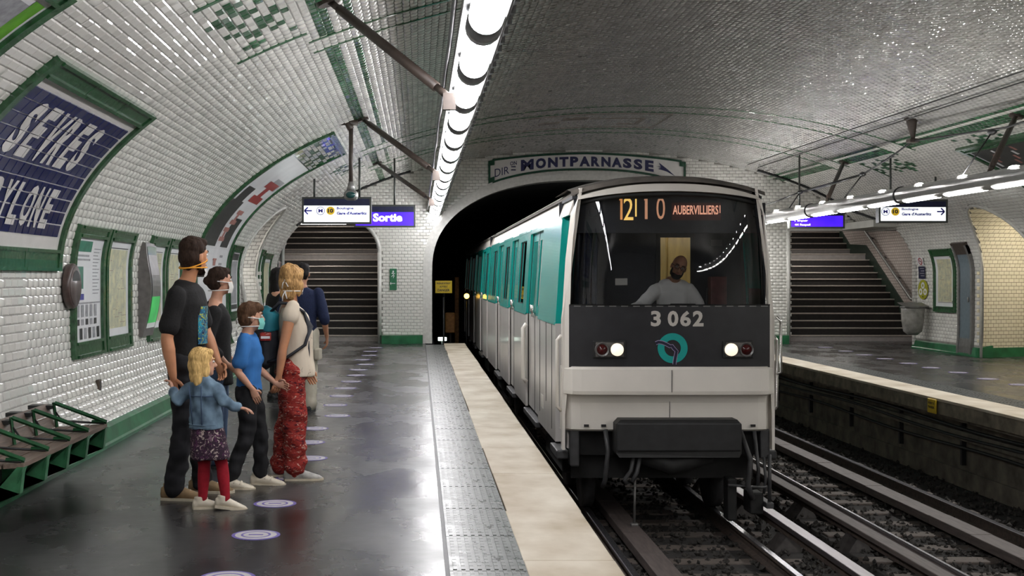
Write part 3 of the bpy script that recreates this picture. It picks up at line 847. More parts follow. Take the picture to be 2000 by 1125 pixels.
m_pink = brick_mat('pinkish_tile_pattern', (.50, .44, .41), (.46, .40, .37), (.2, .17, .16))
m_dim = M('dim_passage_ceiling', (.20, .19, .18), .7, var=.2)
def passage(name, x0, x1, side):
    o = empty(name); o['kind'] = 'structure'
    b = MB(); xo = x0 if side < 0 else x1; xi = x1 if side < 0 else x0
    th = .15*side
    y0 = 27.9 if side > 0 else YE
    a = sorted((xo, xo+th)); b.box((a[0], y0, 0), (a[1], 41, 6.5), m_pink); b.build('side_wall_outer', o)
    b = MB(); a = sorted((xi, xi-th)); b.box((a[0], YE+.02, 0), (a[1], 41, 6.5), m_pink); b.build('side_wall_inner', o)
    b = MB(); b.prism([(x0-.2, YE+.0, 3.05), (x0-.2, 34, 3.05), (x0-.2, 41, 6.3), (x0-.2, 41, 6.5), (x0-.2, YE, 3.3)], (x1-x0+.4, 0, 0), m_dim); b.build('sloping_ceiling', o)
    b = MB(); xm = (x0+x1)/2; b.box((xm-.7, 32.6, 3.0), (xm+.7, 32.8, 3.06), M('added_stair_light', (1, .95, .88), .4, var=0, emit=26)); b.box((xm-.7, 36.6, 4.2), (xm+.7, 36.8, 4.26), M('added_stair_light', (1, .95, .88))); b.build('added_stair_light', o)  # two glowing boxes out of view, added to light up the steps
    b = MB(); b.box((x0-.2, 40.9, 3), (x1+.2, 41.1, 6.6), m_dim); b.build('back_wall', o)
    if side > 0:
        # low part beside the platform, under the vault side
        b = MB(); b.box((VCX+VA*.86, 27.9, 2.74), (x1+.2, YE+.05, 2.9), m_plain); b.build('lobby_ceiling', o)
        b = MB(); b.prism([(VCX+VA*.99, 28.1, 0), (12.6, 27.8, 0), (12.6, 27.8, 2.8), (VCX+VA*.99, 28.1, 2.8)], (0, -.1, 0), m_brick); b.build('return_wall', o)
    # sloped stringer on the outer wall
    b = MB(); xs_ = xo-side*.03
    pts = [(xs_, 31.0, 0.0), (xs_, 31.0, .42), (xs_, 34.6, 2.5), (xs_, 35.9, 2.55), (xs_, 39.5, 4.7), (xs_, 39.5, 4.1), (xs_, 35.9, 2.0), (xs_, 34.6, 1.9)]
    b.prism(pts, (side*.03, 0, 0), m_stringer); b.build('stringer', o)
    return o
passage('wall_stair_left', -4.4, -.85, -1)
passage('wall_stair_right', 8.95, 12.5, 1)
# ------------------------------------------------------------------ fluorescent light beam, left platform
m_tube = M('glowing_tube', (1, .985, 1.), .4, var=0, emit=TUBE_LIGHT)
m_house = M('grey_lamp_housing', (.20, .20, .20), .4, metal=.4, var=.15)
m_capw = M('pale_tube_socket', (.42, .47, .52), .3, var=.1)
BX, BZ = .375, 2.965           # centre line and underside of the tubes
beam = empty('light_beam', (BX, 6, BZ)); tag(beam, 'long grey ceiling beam carrying bright white fluorescent tubes over the left platform', 'light')
mb = MB()
mb.prism([(-.125, -9, .175), (-.125, -9, .25), (-.06, -9, .31), (.06, -9, .31), (.115, -9, .25), (.115, -9, .10), (.09, -9, .10), (.06, -9, .17), (-.06, -9, .19), (-.105, -9, .175)], (0, 33.2, 0), m_house)
mb.build('housing', beam)
PER = 1.515
y0 = 7.07-6
def tube_geo(ln):
    b = MB(); V = []; F = []; n = 14
    for y in (.0, ln):
        for k in range(n+1):
            a = PI*.86+PI*1.14*k/n; V.append((.098*math.cos(a), y, .10+.10*math.sin(a)))
    F = [(k, k+1, n+1+k+1, n+1+k) for k in range(n)]
    b.add(V, F, m_tube, True); b.add(V, [tuple(range(n, -1, -1)), tuple(range(n+1, 2*n+2))], m_tube)
    return b
band = MB()
band.tube([(0, -.06, .10), (0, .10, .10)], .108, m_house, seg=16); 
ft = fb_ = None
for k in range(-9, 16):
    y = y0+k*PER+.10
    ln = PER-.28
    if ft is None:
        ft = tube_geo(ln).build('tube', beam); fb_ = band.build('tube_clip', beam)
        sb = MB(); sb.tube([(0, 0, .10), (0, .05, .10)], .095, m_capw, seg=14); fs_ = sb.build('tube_socket', beam)
        a, b2, c3 = ft, fb_, fs_
    else:
        a = ft.copy(); b2 = fb_.copy(); c3 = fs_.copy()
        for o in (a, b2, c3): COL.objects.link(o); o.parent = beam
    a.location.y = y; b2.location.y = y-.075; c3.location.y = y+ln+.0
# cable tray with ties on the track side
mb = MB(); mb.box((.115, -9, .12), (.135, 24.2, .24), m_black)
f0 = None
mb.build('cable_tray', beam)
for k in range(64):
    if f0 is None:
        b = MB(); b.prism([(.135, 0, .11), (.135, .10, .11), (.165, .05, .12)], (0, 0, .10), m_black); f0 = b.build('cable_tie', beam); o = f0
    else: o = f0.copy(); COL.objects.link(o); o.parent = beam
    o.location.y = -.6+k*.29
mb = MB(); mb.tube([(-.165, y, .26+.02*math.sin(y*2)) for y in np.arange(-9, 24, .5)], .018, m_black, seg=6); mb.build('power_cable', beam)
mb = MB(); mb.tube([(0, 24.2, .12), (.12, 24.5, .02), (.2, 24.58, -.05)], .035, m_black, seg=8); mb.tube([(0, 24.1, .12), (0, 24.25, .12)], .13, m_black, seg=12); mb.build('end_cap', beam)
# stay rods from vault to beam
def stay(name, s, ya, yb, xb, zb, lab, r=.035, grp=None):
    p = Vector(vs_(s, ya, 0)); q = Vector((xb, yb, zb)); o = empty(name, p[:]); tag(o, lab, 'strut', grp)
    d = q-p; b = MB(); b.tube([(0, 0, 0), d*.12], r*.72, m_brown, seg=10); b.tube([d*.10, d*.9], r, m_brown, seg=12); b.tube([d*.88, d], r*.72, m_brown, seg=10); b.build('rod', o)
    b = MB(); nn = Vector(prof(s)[2:4]); b.tube([Vector((nn[0]*-.005, 0, nn[1]*-.005)), Vector((nn[0]*.04, 0, nn[1]*.04))], .1, m_brown, seg=12, smooth=False); b.build('ceiling_plate', o)
    b = MB(); b.box((d.x-.05, d.y-.04, d.z-.1), (d.x+.05, d.y+.04, d.z+.03), m_brown); b.build('clamp', o)
    return o
stay('stay_rod', 5.40, 10.5, 9.75, .24, 3.03, 'brown stay rod running off the top edge, nearest on the left light beam', .042)
stay('stay_rod', 5.33, 18.2, 16.9, .24, 3.03, 'brown stay rod meeting the ceiling beside the camera pole', .042)
stay('stay_rod', 5.32, 25.2, 23.0, .24, 3.03, 'brown stay rod farthest along, above the blue exit sign', .04)

# ------------------------------------------------------------------ light beam, right platform
m_slot = M('glowing_slot', (1, .98, .95), .4, var=0, emit=SIDE_LIGHT)
RX, RZ = 7.62, 2.90
rb = empty('light_beam', (RX, 6, RZ)); tag(rb, 'round grey light beam with bright slots along the opposite platform', 'light')
m_up = M('glowing_upper_lamp', (1, .98, .95), .4, var=0, emit=220)
m_pale_house = M('pale_grey_lamp_housing', (.36, .355, .34), .4, var=.1)
mb = MB(); mb.tube([(0, -12, 0), (0, 24, -0.0)], .125, m_pale_house, seg=20); mb.build('housing', rb)
fa = fc = fu = None
for k in range(-9, 16):
    y = k*1.5+.2
    if fa is None:
        b = MB(); V = []; n = 8
        for yy in (0, 1.12):
            for q in range(n+1): a = PI*1.28+PI*.48*q/n; V.append((.13*math.cos(a)-.0, yy, .13*math.sin(a)))
        b.add(V, [(q, q+1, n+1+q+1, n+1+q) for q in range(n)], m_slot, True); fa = b.build('light_slot', rb); A = fa
        b = MB(); b.ell((-.03, 0, .122), (.035, .13, .014), m_up, seg=12, rings=6); fu = b.build('upper_lamp', rb); U_ = fu
    else:
        A = fa.copy(); U_ = fu.copy()
        for o in (A, U_): COL.objects.link(o); o.parent = rb
    A.location.y = y; U_.location.y = y+.6
    if k % 3 == 0:
        b = MB(); b.tube([(0, y-.17, 0), (0, y-.12, 0)], .14, m_black, seg=18); b.build('hoop', rb)
for k, (s_, ya, yb, lab) in enumerate([(VL-5.33, 18.0, 16.8, 'brown stay rod nearest on the right, holding the opposite light beam'), (VL-5.33, 25.3, 23.5, 'brown stay rod farther along, holding the opposite light beam')]):
    stay('stay_rod', s_, ya, yb, RX+.1, RZ+.11, lab, .04)

# ------------------------------------------------------------------ old suspension wires over the right platform
hs = VL-6.05
hp = Vector(vs_(hs, 20.1, 0)); w_ = empty('wire_hanger', hp[:]); tag(w_, 'brown cast hanger bracket on the right of the vault with wires running from it', 'bracket')
b = MB(); b.tube([(0, 0, .02), (0, 0, -.06), (.02, 0, -.28), (.02, 0, -.36)], [.09, .085, .04, .03], m_brown, seg=10); b.build('cone', w_)
b = MB(); b.tube([(-.13, -.05, -.02), (.13, .05, -.02)], .022, m_brown, seg=8); b.build('cross_arm', w_)
b = MB(); b.box((-.06, -.09, -.39), (.1, .09, -.33), m_brown, bev=.01); b.build('foot', w_)
base = hp+Vector((.02, 0, -.36))
pts = [base, Vector((7.95, 22.2, 3.45)), Vector((7.85, 25.5, 3.36)), Vector((7.78, 29.0, 3.2))]
wr = empty('suspension_wire', base[:]); tag(wr, 'sagging black suspension wire carrying droppers above the right light beam', 'wire')
b = MB()
for a, c in zip(pts[:-1], pts[1:]): b.tube([a-base, (a+c)/2-base+Vector((0, 0, -.03)), c-base], .016, m_black, seg=6)
for a, c in zip(pts[:2], pts[1:3]): b.tube([a-base+Vector((.05, 0, .02)), c-base+Vector((.05, 0, .02))], .012, m_black, seg=6)
b.tube([Vector((0, 0, 0)), Vector((8.05, 17.0, 3.66))-base, Vector((8.1, 13, 3.8))-base], .016, m_black, seg=6); b.build('wire', wr)
for p in pts[1:]+[Vector((8.05, 17.4, 3.65))]:
    b = MB(); b.tube([p-base, Vector((RX, p.y, RZ+.12))-base], .012, m_black, seg=6); b.build('dropper', wr)
    b = MB(); b.ell(p-base, (.05, .12, .045), m_black, seg=8, rings=6); b.build('clamp', wr)
for s, lab in ((VL-6.15, 'lower of two thin cables strung along the right of the vault'), (VL-6.4, 'upper of two thin cables strung along the right of the vault')):
    b = MB(); q0 = Vector(vs_(s, 8, .05)); b.tube([Vector(vs_(s, y, .05))-q0 for y in np.arange(8, 30.4, 1.6)], .011, m_black, seg=5); o = b.build('ceiling_cable', None, q0[:]); tag(o, lab, 'cable')

# ------------------------------------------------------------------ illuminated signs
m_sframe = M('dark_sign_frame', (.06, .065, .06), .4, metal=.4, var=.15)
m_swhite = M('lit_white_sign', (.93, .98, .95), .4, var=.02, scale=2, emit=.92)
m_snavy = M('navy_sign_band', (.008, .012, .05), .3, var=.2)
m_sblue = M('lit_blue_sign', (.045, .008, .62), .35, var=.55, scale=1.6, emit=1.5)
m_stxt = M('navy_sign_print', (.02, .02, .22), .5, var=0)
m_sink = M('blue_sign_print', (.03, .02, .42), .5, var=0)
m_syel = M('yellow_line_roundel', (.72, .47, .02), .5, var=.05, emit=.35)
m_lit = M('lit_white_lettering', (1, 1, 1), .5, var=0, emit=1.0)
def circle(cx, cz, r, y, n=28): return [(cx+r*math.cos(t), y, cz+r*math.sin(t)) for t in np.linspace(0, 2*PI, n+1)[:-1]]
def hang_sign(x, y, z, w, h, kind, lab, ztop, depth=.16, drops=()):
    o = empty('hanging_sign', (x, y, z)); tag(o, lab, 'sign')
    b = MB(); f = .035
    b.ring([(-w/2, 0, -h/2), (w/2, 0, -h/2), (w/2, 0, h/2), (-w/2, 0, h/2)], [(-w/2+f, 0, -h/2+f), (w/2-f, 0, -h/2+f), (w/2-f, 0, h/2-f), (-w/2+f, 0, h/2-f)], (0, depth, 0), m_sframe)
    b.box((-w/2+f, depth-.02, -h/2+f), (w/2-f, depth-.005, h/2-f), m_sframe); b.build('frame', o)
    band_h = h*.25
    iw = w-2*f
    b = MB(); b.box((-iw/2, .012, -h/2+f), (iw/2, .03, h/2-f-band_h), m_swhite if kind != 'blue' and kind != 'blue2' else m_sblue); b.build('lit_panel', o)
    b = MB(); b.box((-iw/2, .010, h/2-f-band_h), (iw/2, .03, h/2-f), m_snavy); b.build('top_band', o)
    yy = .009
    tb = MB(); fl = lambda ox, oz: (lambda u, v: (ox+u, yy, oz+v))
    zc = (h/2-f-band_h)-h*.19
    def arrow(cx, s):
        tb.box((cx-.07, yy, zc-.013), (cx+.07, yy+.003, zc+.013), m_sink)
        for q in (-1, 1): tb.obox((cx-s*.037, yy+.0015, zc+q*.032), (.045*.72*s, 0, q*.045*.72), (0, .0015, 0), (-.013*.7*q, 0, .013*.7*s), m_sink)
    def roundel(cx):
        tb.ring(circle(cx, zc, .078, yy), circle(cx, zc, .068, yy), (0, .003, 0), m_sink)
        tb.text('M', fl(cx-.04, zc-.035), m_sink, .08, .07, bold=.03)
    def ten(cx):
        q = MB(); q.prism(circle(cx, zc, .078, yy), (0, .003, 0), m_syel); q.build('line_roundel', o)
        tb.text('10', lambda u, v: (cx-.05+u, yy-.002, zc-.037+v), m_snavy, .10, .075, bold=.04)
    def dest(x0, wd):
        tb.text('Boulogne', fl(x0, zc+.012), m_sink, wd*.56, .058, bold=.035)
        tb.text("Gare d'Austerlitz", fl(x0, zc-.075), m_sink, wd, .058, bold=.045)
    if kind == 'left': arrow(-.53, 1); roundel(-.30); ten(-.115); dest(0.0, .56)
    elif kind == 'right': arrow(.52, -1); roundel(-.52); ten(-.335); dest(-.215, .56)
    elif kind == 'blue':
        q = MB(); q.text('Sortie', lambda u, v: (-.24+u, yy, -.115+v), m_lit, .60, .17, bold=.045); q.build('lettering', o)
    elif kind == 'blue2':
        q = MB(); q.text('1 Impair', lambda u, v: (-.47+u, yy, -.07+v), m_lit, .28, .055, bold=.03); q.text('44 Raspail', lambda u, v: (-.47+u, yy, -.155+v), m_lit, .33, .055, bold=.03); q.build('lettering', o)
    if tb.v: tb.build('lettering', o)
    for dx in drops:
        b = MB(); b.tube([(dx, depth/2, h/2-.01), (dx, depth/2, ztop(x+dx)-z)], .02, m_sframe, seg=8); b.build('hanger', o)
    return o
vz = lambda x: float(vault_z(np.array(x)))-.005
hang_sign(-1.525, 23.0, 2.846, 1.29, .50, 'left', 'white lit sign with a left arrow for line ten, hung above the left stair', vz, drops=(-.42, .42))
hang_sign(-.70, 25.4, 2.86, 1.26, .46, 'blue', 'blue lit exit sign partly behind the white sign on the left', vz, drops=(.2,))
hang_sign(9.30, 23.3, 2.85, 1.30, .44, 'right', 'white lit sign with a right arrow for line ten, on the opposite platform', vz, drops=(-.4, .45))
hang_sign(8.36, 26.0, 2.83, 1.16, .40, 'blue2', 'blue lit sign half hidden by the light beam over the right stair', vz, drops=(-.35,))
# platform camera on its pole
cp = Vector(vs_(5.17, 18.05, 0)); o = empty('platform_camera', cp[:]); tag(o, 'grey platform camera on a long brown pole in front of the white sign', 'camera')
zb = 2.80-cp.z
b = MB(); b.tube([(0, 0, .0), (0, 0, zb+.13)], .032, m_brown, seg=10); b.build('pole', o)
b = MB(); b.tube([(-.16, -.02, -.02), (.1, .02, -.02)], .045, m_brown, seg=8); b.tube([(-.06, 0, .0), (0, 0, -.12)], .05, m_brown, seg=8); b.build('bracket', o)
b = MB(); b.box((-.1, -.13, zb-.07), (.1, .12, zb+.07), m_steel, bev=.05); b.tube([(0, -.0, zb+.06), (0, 0, zb+.2)], [.07, .035], m_steel, seg=12); b.build('camera_body', o)
b = MB(); b.ell((0, -.125, zb), (.07, .03, .048), M('dark_green_glass', (.01, .05, .05), .08, var=.2), seg=16, rings=8); b.build('lens_glass', o)
# ------------------------------------------------------------------ framed surfaces that follow the curve of the wall
m_paper = M('poster_white_paper', (.70, .70, .72), .3, var=.06, scale=3)
m_grey = M('print_grey', (.28, .28, .30), .4, var=.25, scale=20)
m_dark = M('print_black', (.03, .03, .032), .35, var=.3, scale=10)
m_red = M('print_red', (.28, .03, .03), .4, var=.15)
m_teal = M('print_green', (.02, .16, .10), .4, var=.4, scale=10)
m_map = M('map_print', (.50, .47, .30), .35, var=.3, scale=9, dirt=(.36, .38, .30))
m_mapl = M('map_lines', (.26, .18, .14), .4, var=.4)
m_pinkp = M('print_faded_red', (.35, .15, .13), .4, var=.2)
def patch(mb, sa, sb, ya, yb, n, m, th=.0):
    k = max(1, int(abs(sb-sa)/.1)); V = []
    for i in range(k+1):
        s = sa+(sb-sa)*i/k; V += [vs_(s, ya, n), vs_(s, yb, n)]
    F = [(2*i, 2*i+1, 2*i+3, 2*i+2) for i in range(k)]
    mb.add(V, F, m)
    return mb
def bar(mb, sa, sb, ya, yb, n0, n1, m): 
    arc_strip(mb, sa, sb, ya, yb, n0, n1, m, .08); return mb
def rel(o, p):
    o.location = (-p[0], -p[1], -p[2]); return o
def framed(name, lab, cat, sa, sb, ya, yb, fw=.07, fs=(.16, .12), grp=None, paper=m_paper, fy=None):
    p = vs_(sa, (ya+yb)/2, 0); o = empty(name, p); tag(o, lab, cat, grp)
    def P(mb, nm, par=o): ob = mb.build(nm, par); return rel(ob, p) if par is o else ob
    b = MB(); patch(b, sa+fs[0], sb-fs[1], ya+fw, yb-fw, .018, paper); P(b, 'sheet')
    for (a, c) in ((ya, ya+fw), (yb-fw, yb)):
        b = MB(); bar(b, sa, sb, a, c, 0, .05, m_gframe); P(b, 'frame_side')
    for nm, (a, c) in (('frame_bottom', (sa, sa+fs[0])), ('frame_top', (sb-fs[1], sb))):
        k = max(1, round((yb-ya)/.95)); d = (yb-ya-2*fw)/k
        for i in range(k):
            b = MB(); y1, y2 = ya+fw+i*d+.006, ya+fw+(i+1)*d-.006
            bar(b, a, c, y1, y2, 0, .038, m_gframe); bar(b, a+.0, a+.03, y1, y2, .038, .06, m_gframe); bar(b, c-.03, c, y1, y2, .038, .06, m_gframe)
            P(b, nm)
    return o, P
# station name panel : navy tiles with white letters
nm, P = framed('station_name_panel', 'blue tiled station name panel with white letters reading SEVRES BABYLONE, green frame', 'sign', 1.75, 3.52, 8.36, 11.44, fw=.10, fs=(.20, .17), paper=m_panel)
A0, A1, Y0, Y1 = 2.06, 3.26, 8.52, 11.24
TB, TVB = .151, .12
Pp, Vv, Nn_ = [], [], []
nr = int(round((A1-A0)/TVB)); dv = (A1-A0)/nr; nc = int(round((Y1-Y0)/.17)); du = (Y1-Y0)/nc
for i in range(nr):
    s = A0+(i+.5)*dv; x, z, nx, nz, tx, tz = [float(q) for q in prof(s)]
    for j in range(nc):
        Pp.append((x+nx*.014, Y0+(j+.5)*du, z+nz*.014)); Vv.append((tx, 0, tz)); Nn_.append((nx, 0, nz))
Pp = np.array(Pp); Vv = np.array(Vv); Nn_ = np.array(Nn_); Uu = np.tile([0, 1., 0], (len(Pp), 1))
if np.dot(np.cross(Uu[0], Vv[0]), Nn_[0]) < 0: Uu = -Uu
base = Vector(nm.location)
tile_field('tile_field', nm, Pp-np.array(base[:]), Uu, Vv, Nn_, du-.008, dv-.008, .006, .014, [m_blue], np.zeros(len(Pp), int), jit=.012, n_single=0)
kids = [o for o in COL.objects if o.parent == nm and o.name.startswith('tile_field')]
bpy.data.objects.remove(kids[0])
tm_ = tile_mesh(du-.005, dv-.005, .006, .014, m_blue)
for q in range(len(Pp)):
    o = bpy.data.objects.new('tile', tm_); COL.objects.link(o); o.parent = nm
    mt = Matrix((Vector(Uu[q]), Vector(Vv[q]), Vector(Nn_[q]))).transposed().to_4x4(); mt.translation = Vector(Pp[q])-base
    o.matrix_local = mt @ Matrix.Rotation(random.gauss(0, .012), 4, 'X') @ Matrix.Rotation(random.gauss(0, .012), 4, 'Y')
m_letter = M('white_letter_tile', (.62, .60, .58), .16, var=.1, scale=8, island=.12)
def vtext(body, y0, pitch, w, s0, h):
    for i, ch in enumerate(body):
        ya = y0+i*pitch; cut = (du, dv, None, .006, ((Y0-ya) % du, (A0-s0) % dv))
        b = MB(); b.text(ch, lambda u, v: vs_(s0+v, ya+u, .0315), m_letter, w*(1.12 if ch in 'OAV' else 1), h, bold=.045, cut=cut); P(b, 'letter')
vtext('SEVRES', 8.86, .322, .245, 2.69, .48)
vtext('BABYLONE', 8.62, .278, .21, 2.13, .37)

# information cases on the left wall
def strokes(mb, s_list, y_list, n, m):
    for (sa, sb) in s_list:
        for (ya, yb) in y_list: patch(mb, sa, sb, ya, yb, n, m)
o, P = framed('notice_case', 'green framed case of white printed notices, nearest on the left wall', 'poster', .90, 2.22, 11.84, 13.02, fw=.09)
b = MB(); patch(b, 1.95, 2.06, 12.02, 12.5, .021, m_teal); patch(b, 1.86, 1.88, 12.02, 12.5, .021, m_grey); patch(b, 1.90, 1.92, 12.02, 12.45, .021, m_grey)
patch(b, 1.58, 1.80, 11.98, 12.26, .021, m_teal); patch(b, 1.47, 1.53, 12.0, 12.28, .021, m_stxt); P(b, 'print')
b = MB()
for r_, (sa, sb) in enumerate(((1.30, 1.42), (1.22, 1.28), (1.08, 1.19))):
    for k in range(5): y = 12.02+k*.16+(.1 if r_ == 2 else 0); patch(b, sa, sb, y, y+.1, .021, m_grey if k % 2 else m_dark if r_ else m_grey)
for k in range(14): patch(b, 1.98-k*.035, 1.985-k*.035+.006, 12.6, 12.86-.04*(k % 3), .021, m_grey)
patch(b, 1.43, 1.445, 11.96, 12.9, .021, m_grey); patch(b, 1.05, 1.06, 11.96, 12.9, .021, m_grey); P(b, 'print')
def map_case(lab, ya, yb, seed, sa=.90, sb=2.22):
    o, P = framed('map_case', lab, 'map', sa, sb, ya, yb, fw=.085)
    R = random.Random(seed); b = MB(); a1, b1, y1, y2 = sa+.24, sb-.22, ya+.2, yb-.2
    patch(b, a1, b1, y1, y2, .0205, m_map); P(b, 'map_print')
    b = MB()
    for k in range(26):
        s = R.uniform(a1+.02, b1-.05); y = R.uniform(y1+.02, y2-.1)
        if k % 2: patch(b, s, min(s+R.uniform(.05, .25), b1), y, y+.006, .0215, m_mapl)
        else: patch(b, s, s+.006, y, min(y+R.uniform(.06, .25), y2), .0215, m_mapl)
    for k in range(40):
        s = R.uniform(a1, b1-.02); y = R.uniform(y1, y2-.03); patch(b, s, s+.012, y, y+.02, .0215, m_grey)
    P(b, 'map_lines'); b = MB(); patch(b, b1+.01, b1+.02, y1, y2, .021, m_dark); patch(b, a1-.06, a1-.03, y1-.04, y1, .021, m_dark); patch(b, b1-.03, b1+.03, y1-.04, y1-.01, .021, m_dark); P(b, 'print')
map_case('green framed pale yellow street map case, second along the left wall', 13.08, 14.24, 1)
map_case('green framed map case just beyond the bulging display terminal', 15.12, 16.14, 2)
map_case('green framed map case directly left of the man in black', 16.22, 17.3, 3)
# bulging display terminal
p = vs_(1.0, 15.0, 0); o = empty('display_terminal', p); tag(o, 'bulging grey display terminal with a bright green lower screen between the map cases', 'display')
m_case = M('grey_terminal_case', (.16, .15, .145), .35, metal=.3, var=.2)
m_scr = M('green_screen', (.05, .42, .10), .3, var=.3, scale=2, emit=.45)
m_scrw = M('pale_screen', (.55, .58, .56), .3, var=.1, scale=3, emit=.25)
def bulge(s): return .05+.11*math.sin(PI*min(1, max(0, (s-.98)/1.14)))
b = MB(); V = []; F = []; ss = np.linspace(.98, 2.12, 15)
for s in ss: V += [vs_(s, 14.72, 0), vs_(s, 14.72, bulge(s)), vs_(s, 15.28, bulge(s)), vs_(s, 15.28, 0)]
for i in range(14):
    a = 4*i; F += [(a, a+4, a+5, a+1), (a+1, a+5, a+6, a+2), (a+2, a+6, a+7, a+3)]
F += [(0, 1, 2, 3), (59, 58, 57, 56)]
b.add(V, F, m_case); rel(b.build('casing', o), p)
b = MB(); k = 10
def scr(sa, sb, m):
    b = MB(); V = []; ss = np.linspace(sa, sb, 9)
    for s in ss: V += [vs_(s, 14.77, bulge(s)+.006), vs_(s, 15.22, bulge(s)+.006)]
    b.add(V, [(2*i, 2*i+1, 2*i+3, 2*i+2) for i in range(8)], m); rel(b.build('screen', o), p)
scr(1.08, 1.14, m_scrw); scr(1.14, 1.46, m_scr); scr(1.46, 1.98, m_case); scr(1.98, 2.08, m_green)
# round device standing off the wall, seen edge-on
p = vs_(1.61, 11.74, 0); o = empty('wall_device', p); tag(o, 'round brown device standing off the wall, seen nearly edge-on left of the notice case', 'device')
m_rim = M('brown_enamel', (.07, .045, .04), .35, var=.3)
b = MB(); b.tube([(0, 0, 0), (.04, 0, 0)], .12, m_rim, seg=20); b.tube([(.012, 0, 0), (.025, 0, 0), (.07, 0, 0), (.088, 0, 0)], [.19, .215, .215, .20], m_rim, seg=32, side=(0, 0, 1)); b.build('case', o)
b = MB(); b.tube([(.086, 0, 0), (.094, 0, 0)], .185, M('brown_grey_face', (.13, .105, .10), .3, var=.2), seg=32, side=(0, 0, 1)); b.build('face', o)
b = MB(); b.prism([(.0945, .12*math.cos(t), .05+.10*math.sin(t)) for t in np.linspace(0, PI, 15)], (.003, 0, 0), m_black); b.build('dark_window', o)
# small wall slot
p = vs_(.56, 12.58, 0); b = MB(); b.box((-.02, -.055, -.085), (.016, .055, .085), M('brown_slot', (.07, .05, .035), .6, var=.4), bev=.008); o = b.build('wall_plate', None, (p[0], p[1], p[2])); tag(o, 'small brown upright plate set in the white tiles above the bench end', 'plate')
b = MB(); b.box((.0155, -.03, -.065), (.018, .03, .065), m_black); b.build('slot', o)
# big advertising poster
o, P = framed('advertising_poster', 'tall curved advertising poster with red block lettering, bent up the left vault', 'poster', .52, 4.88, 18.35, 21.42, fw=.09, fs=(.22, .10))
b = MB(); patch(b, 4.16, 4.80, 18.44, 21.33, .021, M('glossy_mosaic_panel', (.10, .13, .12), .10, var=.5, scale=12)); P(b, 'mosaic_panel')
b = MB()
for i in range(9):
    for j in range(14):
        s = 4.18+i*.068; y = 18.47+j*.204; k = random.random()
        patch(b, s+.004, s+.062, y+.005, y+.197, .024+.004*random.random(), m_tile if k < .42 else m_green if k < .75 else m_grey)
P(b, 'mosaic_tiles')
b = MB(); patch(b, 2.20, 3.05, 18.62, 19.72, .021, m_dark); patch(b, 2.2, 2.75, 20.2, 20.95, .021, m_dark); patch(b, 3.05, 3.35, 18.8, 19.5, .021, m_dark); patch(b, 3.45, 3.7, 20.2, 21.1, .021, m_grey); P(b, 'print')
b = MB()
def zz(sa, ya, h, w, m):
    patch(b, sa, sa+h*.3, ya, ya+w, .022, m); patch(b, sa+h*.7, sa+h, ya, ya+w, .022, m); patch(b, sa+.3*h, sa+.7*h, ya+w*.3, ya+w*.65, .022, m)
zz(3.1, 19.9, .5, 1.1, m_red); zz(2.62, 19.95, .28, .55, m_pinkp); zz(2.3, 19.8, .25, .5, m_pinkp)
for k, s in enumerate((2.0, 1.78, 1.55)):
    patch(b, s-.12, s, 19.9, 20.15+.02*k, .022, m_pinkp); patch(b, s-.03, s, 19.85, 20.2, .022, m_red); 
patch(b, .98, 1.02, 19.8, 20.0, .022, m_red)
P(b, 'red_print')
b = MB()
for k in range(7): patch(b, 2.02-.13*k, 2.06-.13*k, 20.45, 20.75+.03*(k % 2), .022, m_grey)
for k in range(5): patch(b, .82, .90+.02*(k % 3), 19.3+k*.4, 19.45+k*.4, .022, m_dark if k == 3 else m_grey)
patch(b, 1.08, 1.16, 20.3, 21.0, .022, m_grey)
P(b, 'small_print')
o, P = framed('narrow_notice_case', 'narrow green framed notice case with a black header, right after the big poster', 'poster', .92, 2.28, 21.62, 22.75, fw=.09)
b = MB(); patch(b, 2.0, 2.12, 21.8, 22.6, .021, m_dark); P(b, 'print_header'); b = MB(); patch(b, 1.12, 1.2, 21.8, 22.6, .021, m_dark); P(b, 'print_footer'); b = MB(); patch(b, 1.22, 1.98, 21.85, 22.55, .0205, m_grey); P(b, 'print')
map_case('green framed map case between the left corridor arch and the stair', 26.2, 27.5, 5)
o, P = framed('narrow_notice_case', 'slim green framed case at the far edge of the left corridor arch', 'poster', .92, 2.28, 25.55, 26.1, fw=.09)
# poster whose frame cuts the top left corner
o, P = framed('advertising_poster', 'grey and green advertising poster cut by the top left corner of the view', 'poster', .52, 3.92, 4.6, 7.58, fw=.10)
b = MB(); patch(b, 2.6, 3.75, 7.28, 7.44, .021, M('print_lime', (.10, .30, .02), .4, var=.2)); patch(b, 2.6, 3.7, 4.8, 7.28, .0205, m_grey); P(b, 'print')
# right vault poster
o, P = framed('advertising_poster', 'dark advertising poster in a green frame high on the right vault', 'poster', VL-4.86, VL-.6, 18.0, 21.05, fw=.09)
b = MB(); patch(b, VL-4.7, VL-.8, 18.15, 20.9, .0205, m_dark)
for k in range(16): patch(b, VL-4.6+.12*(k % 4), VL-4.52+.12*(k % 4)+.05, 18.3+k*.16, 18.38+k*.16, .022, m_pinkp if k % 3 else m_paper)
P(b, 'print')

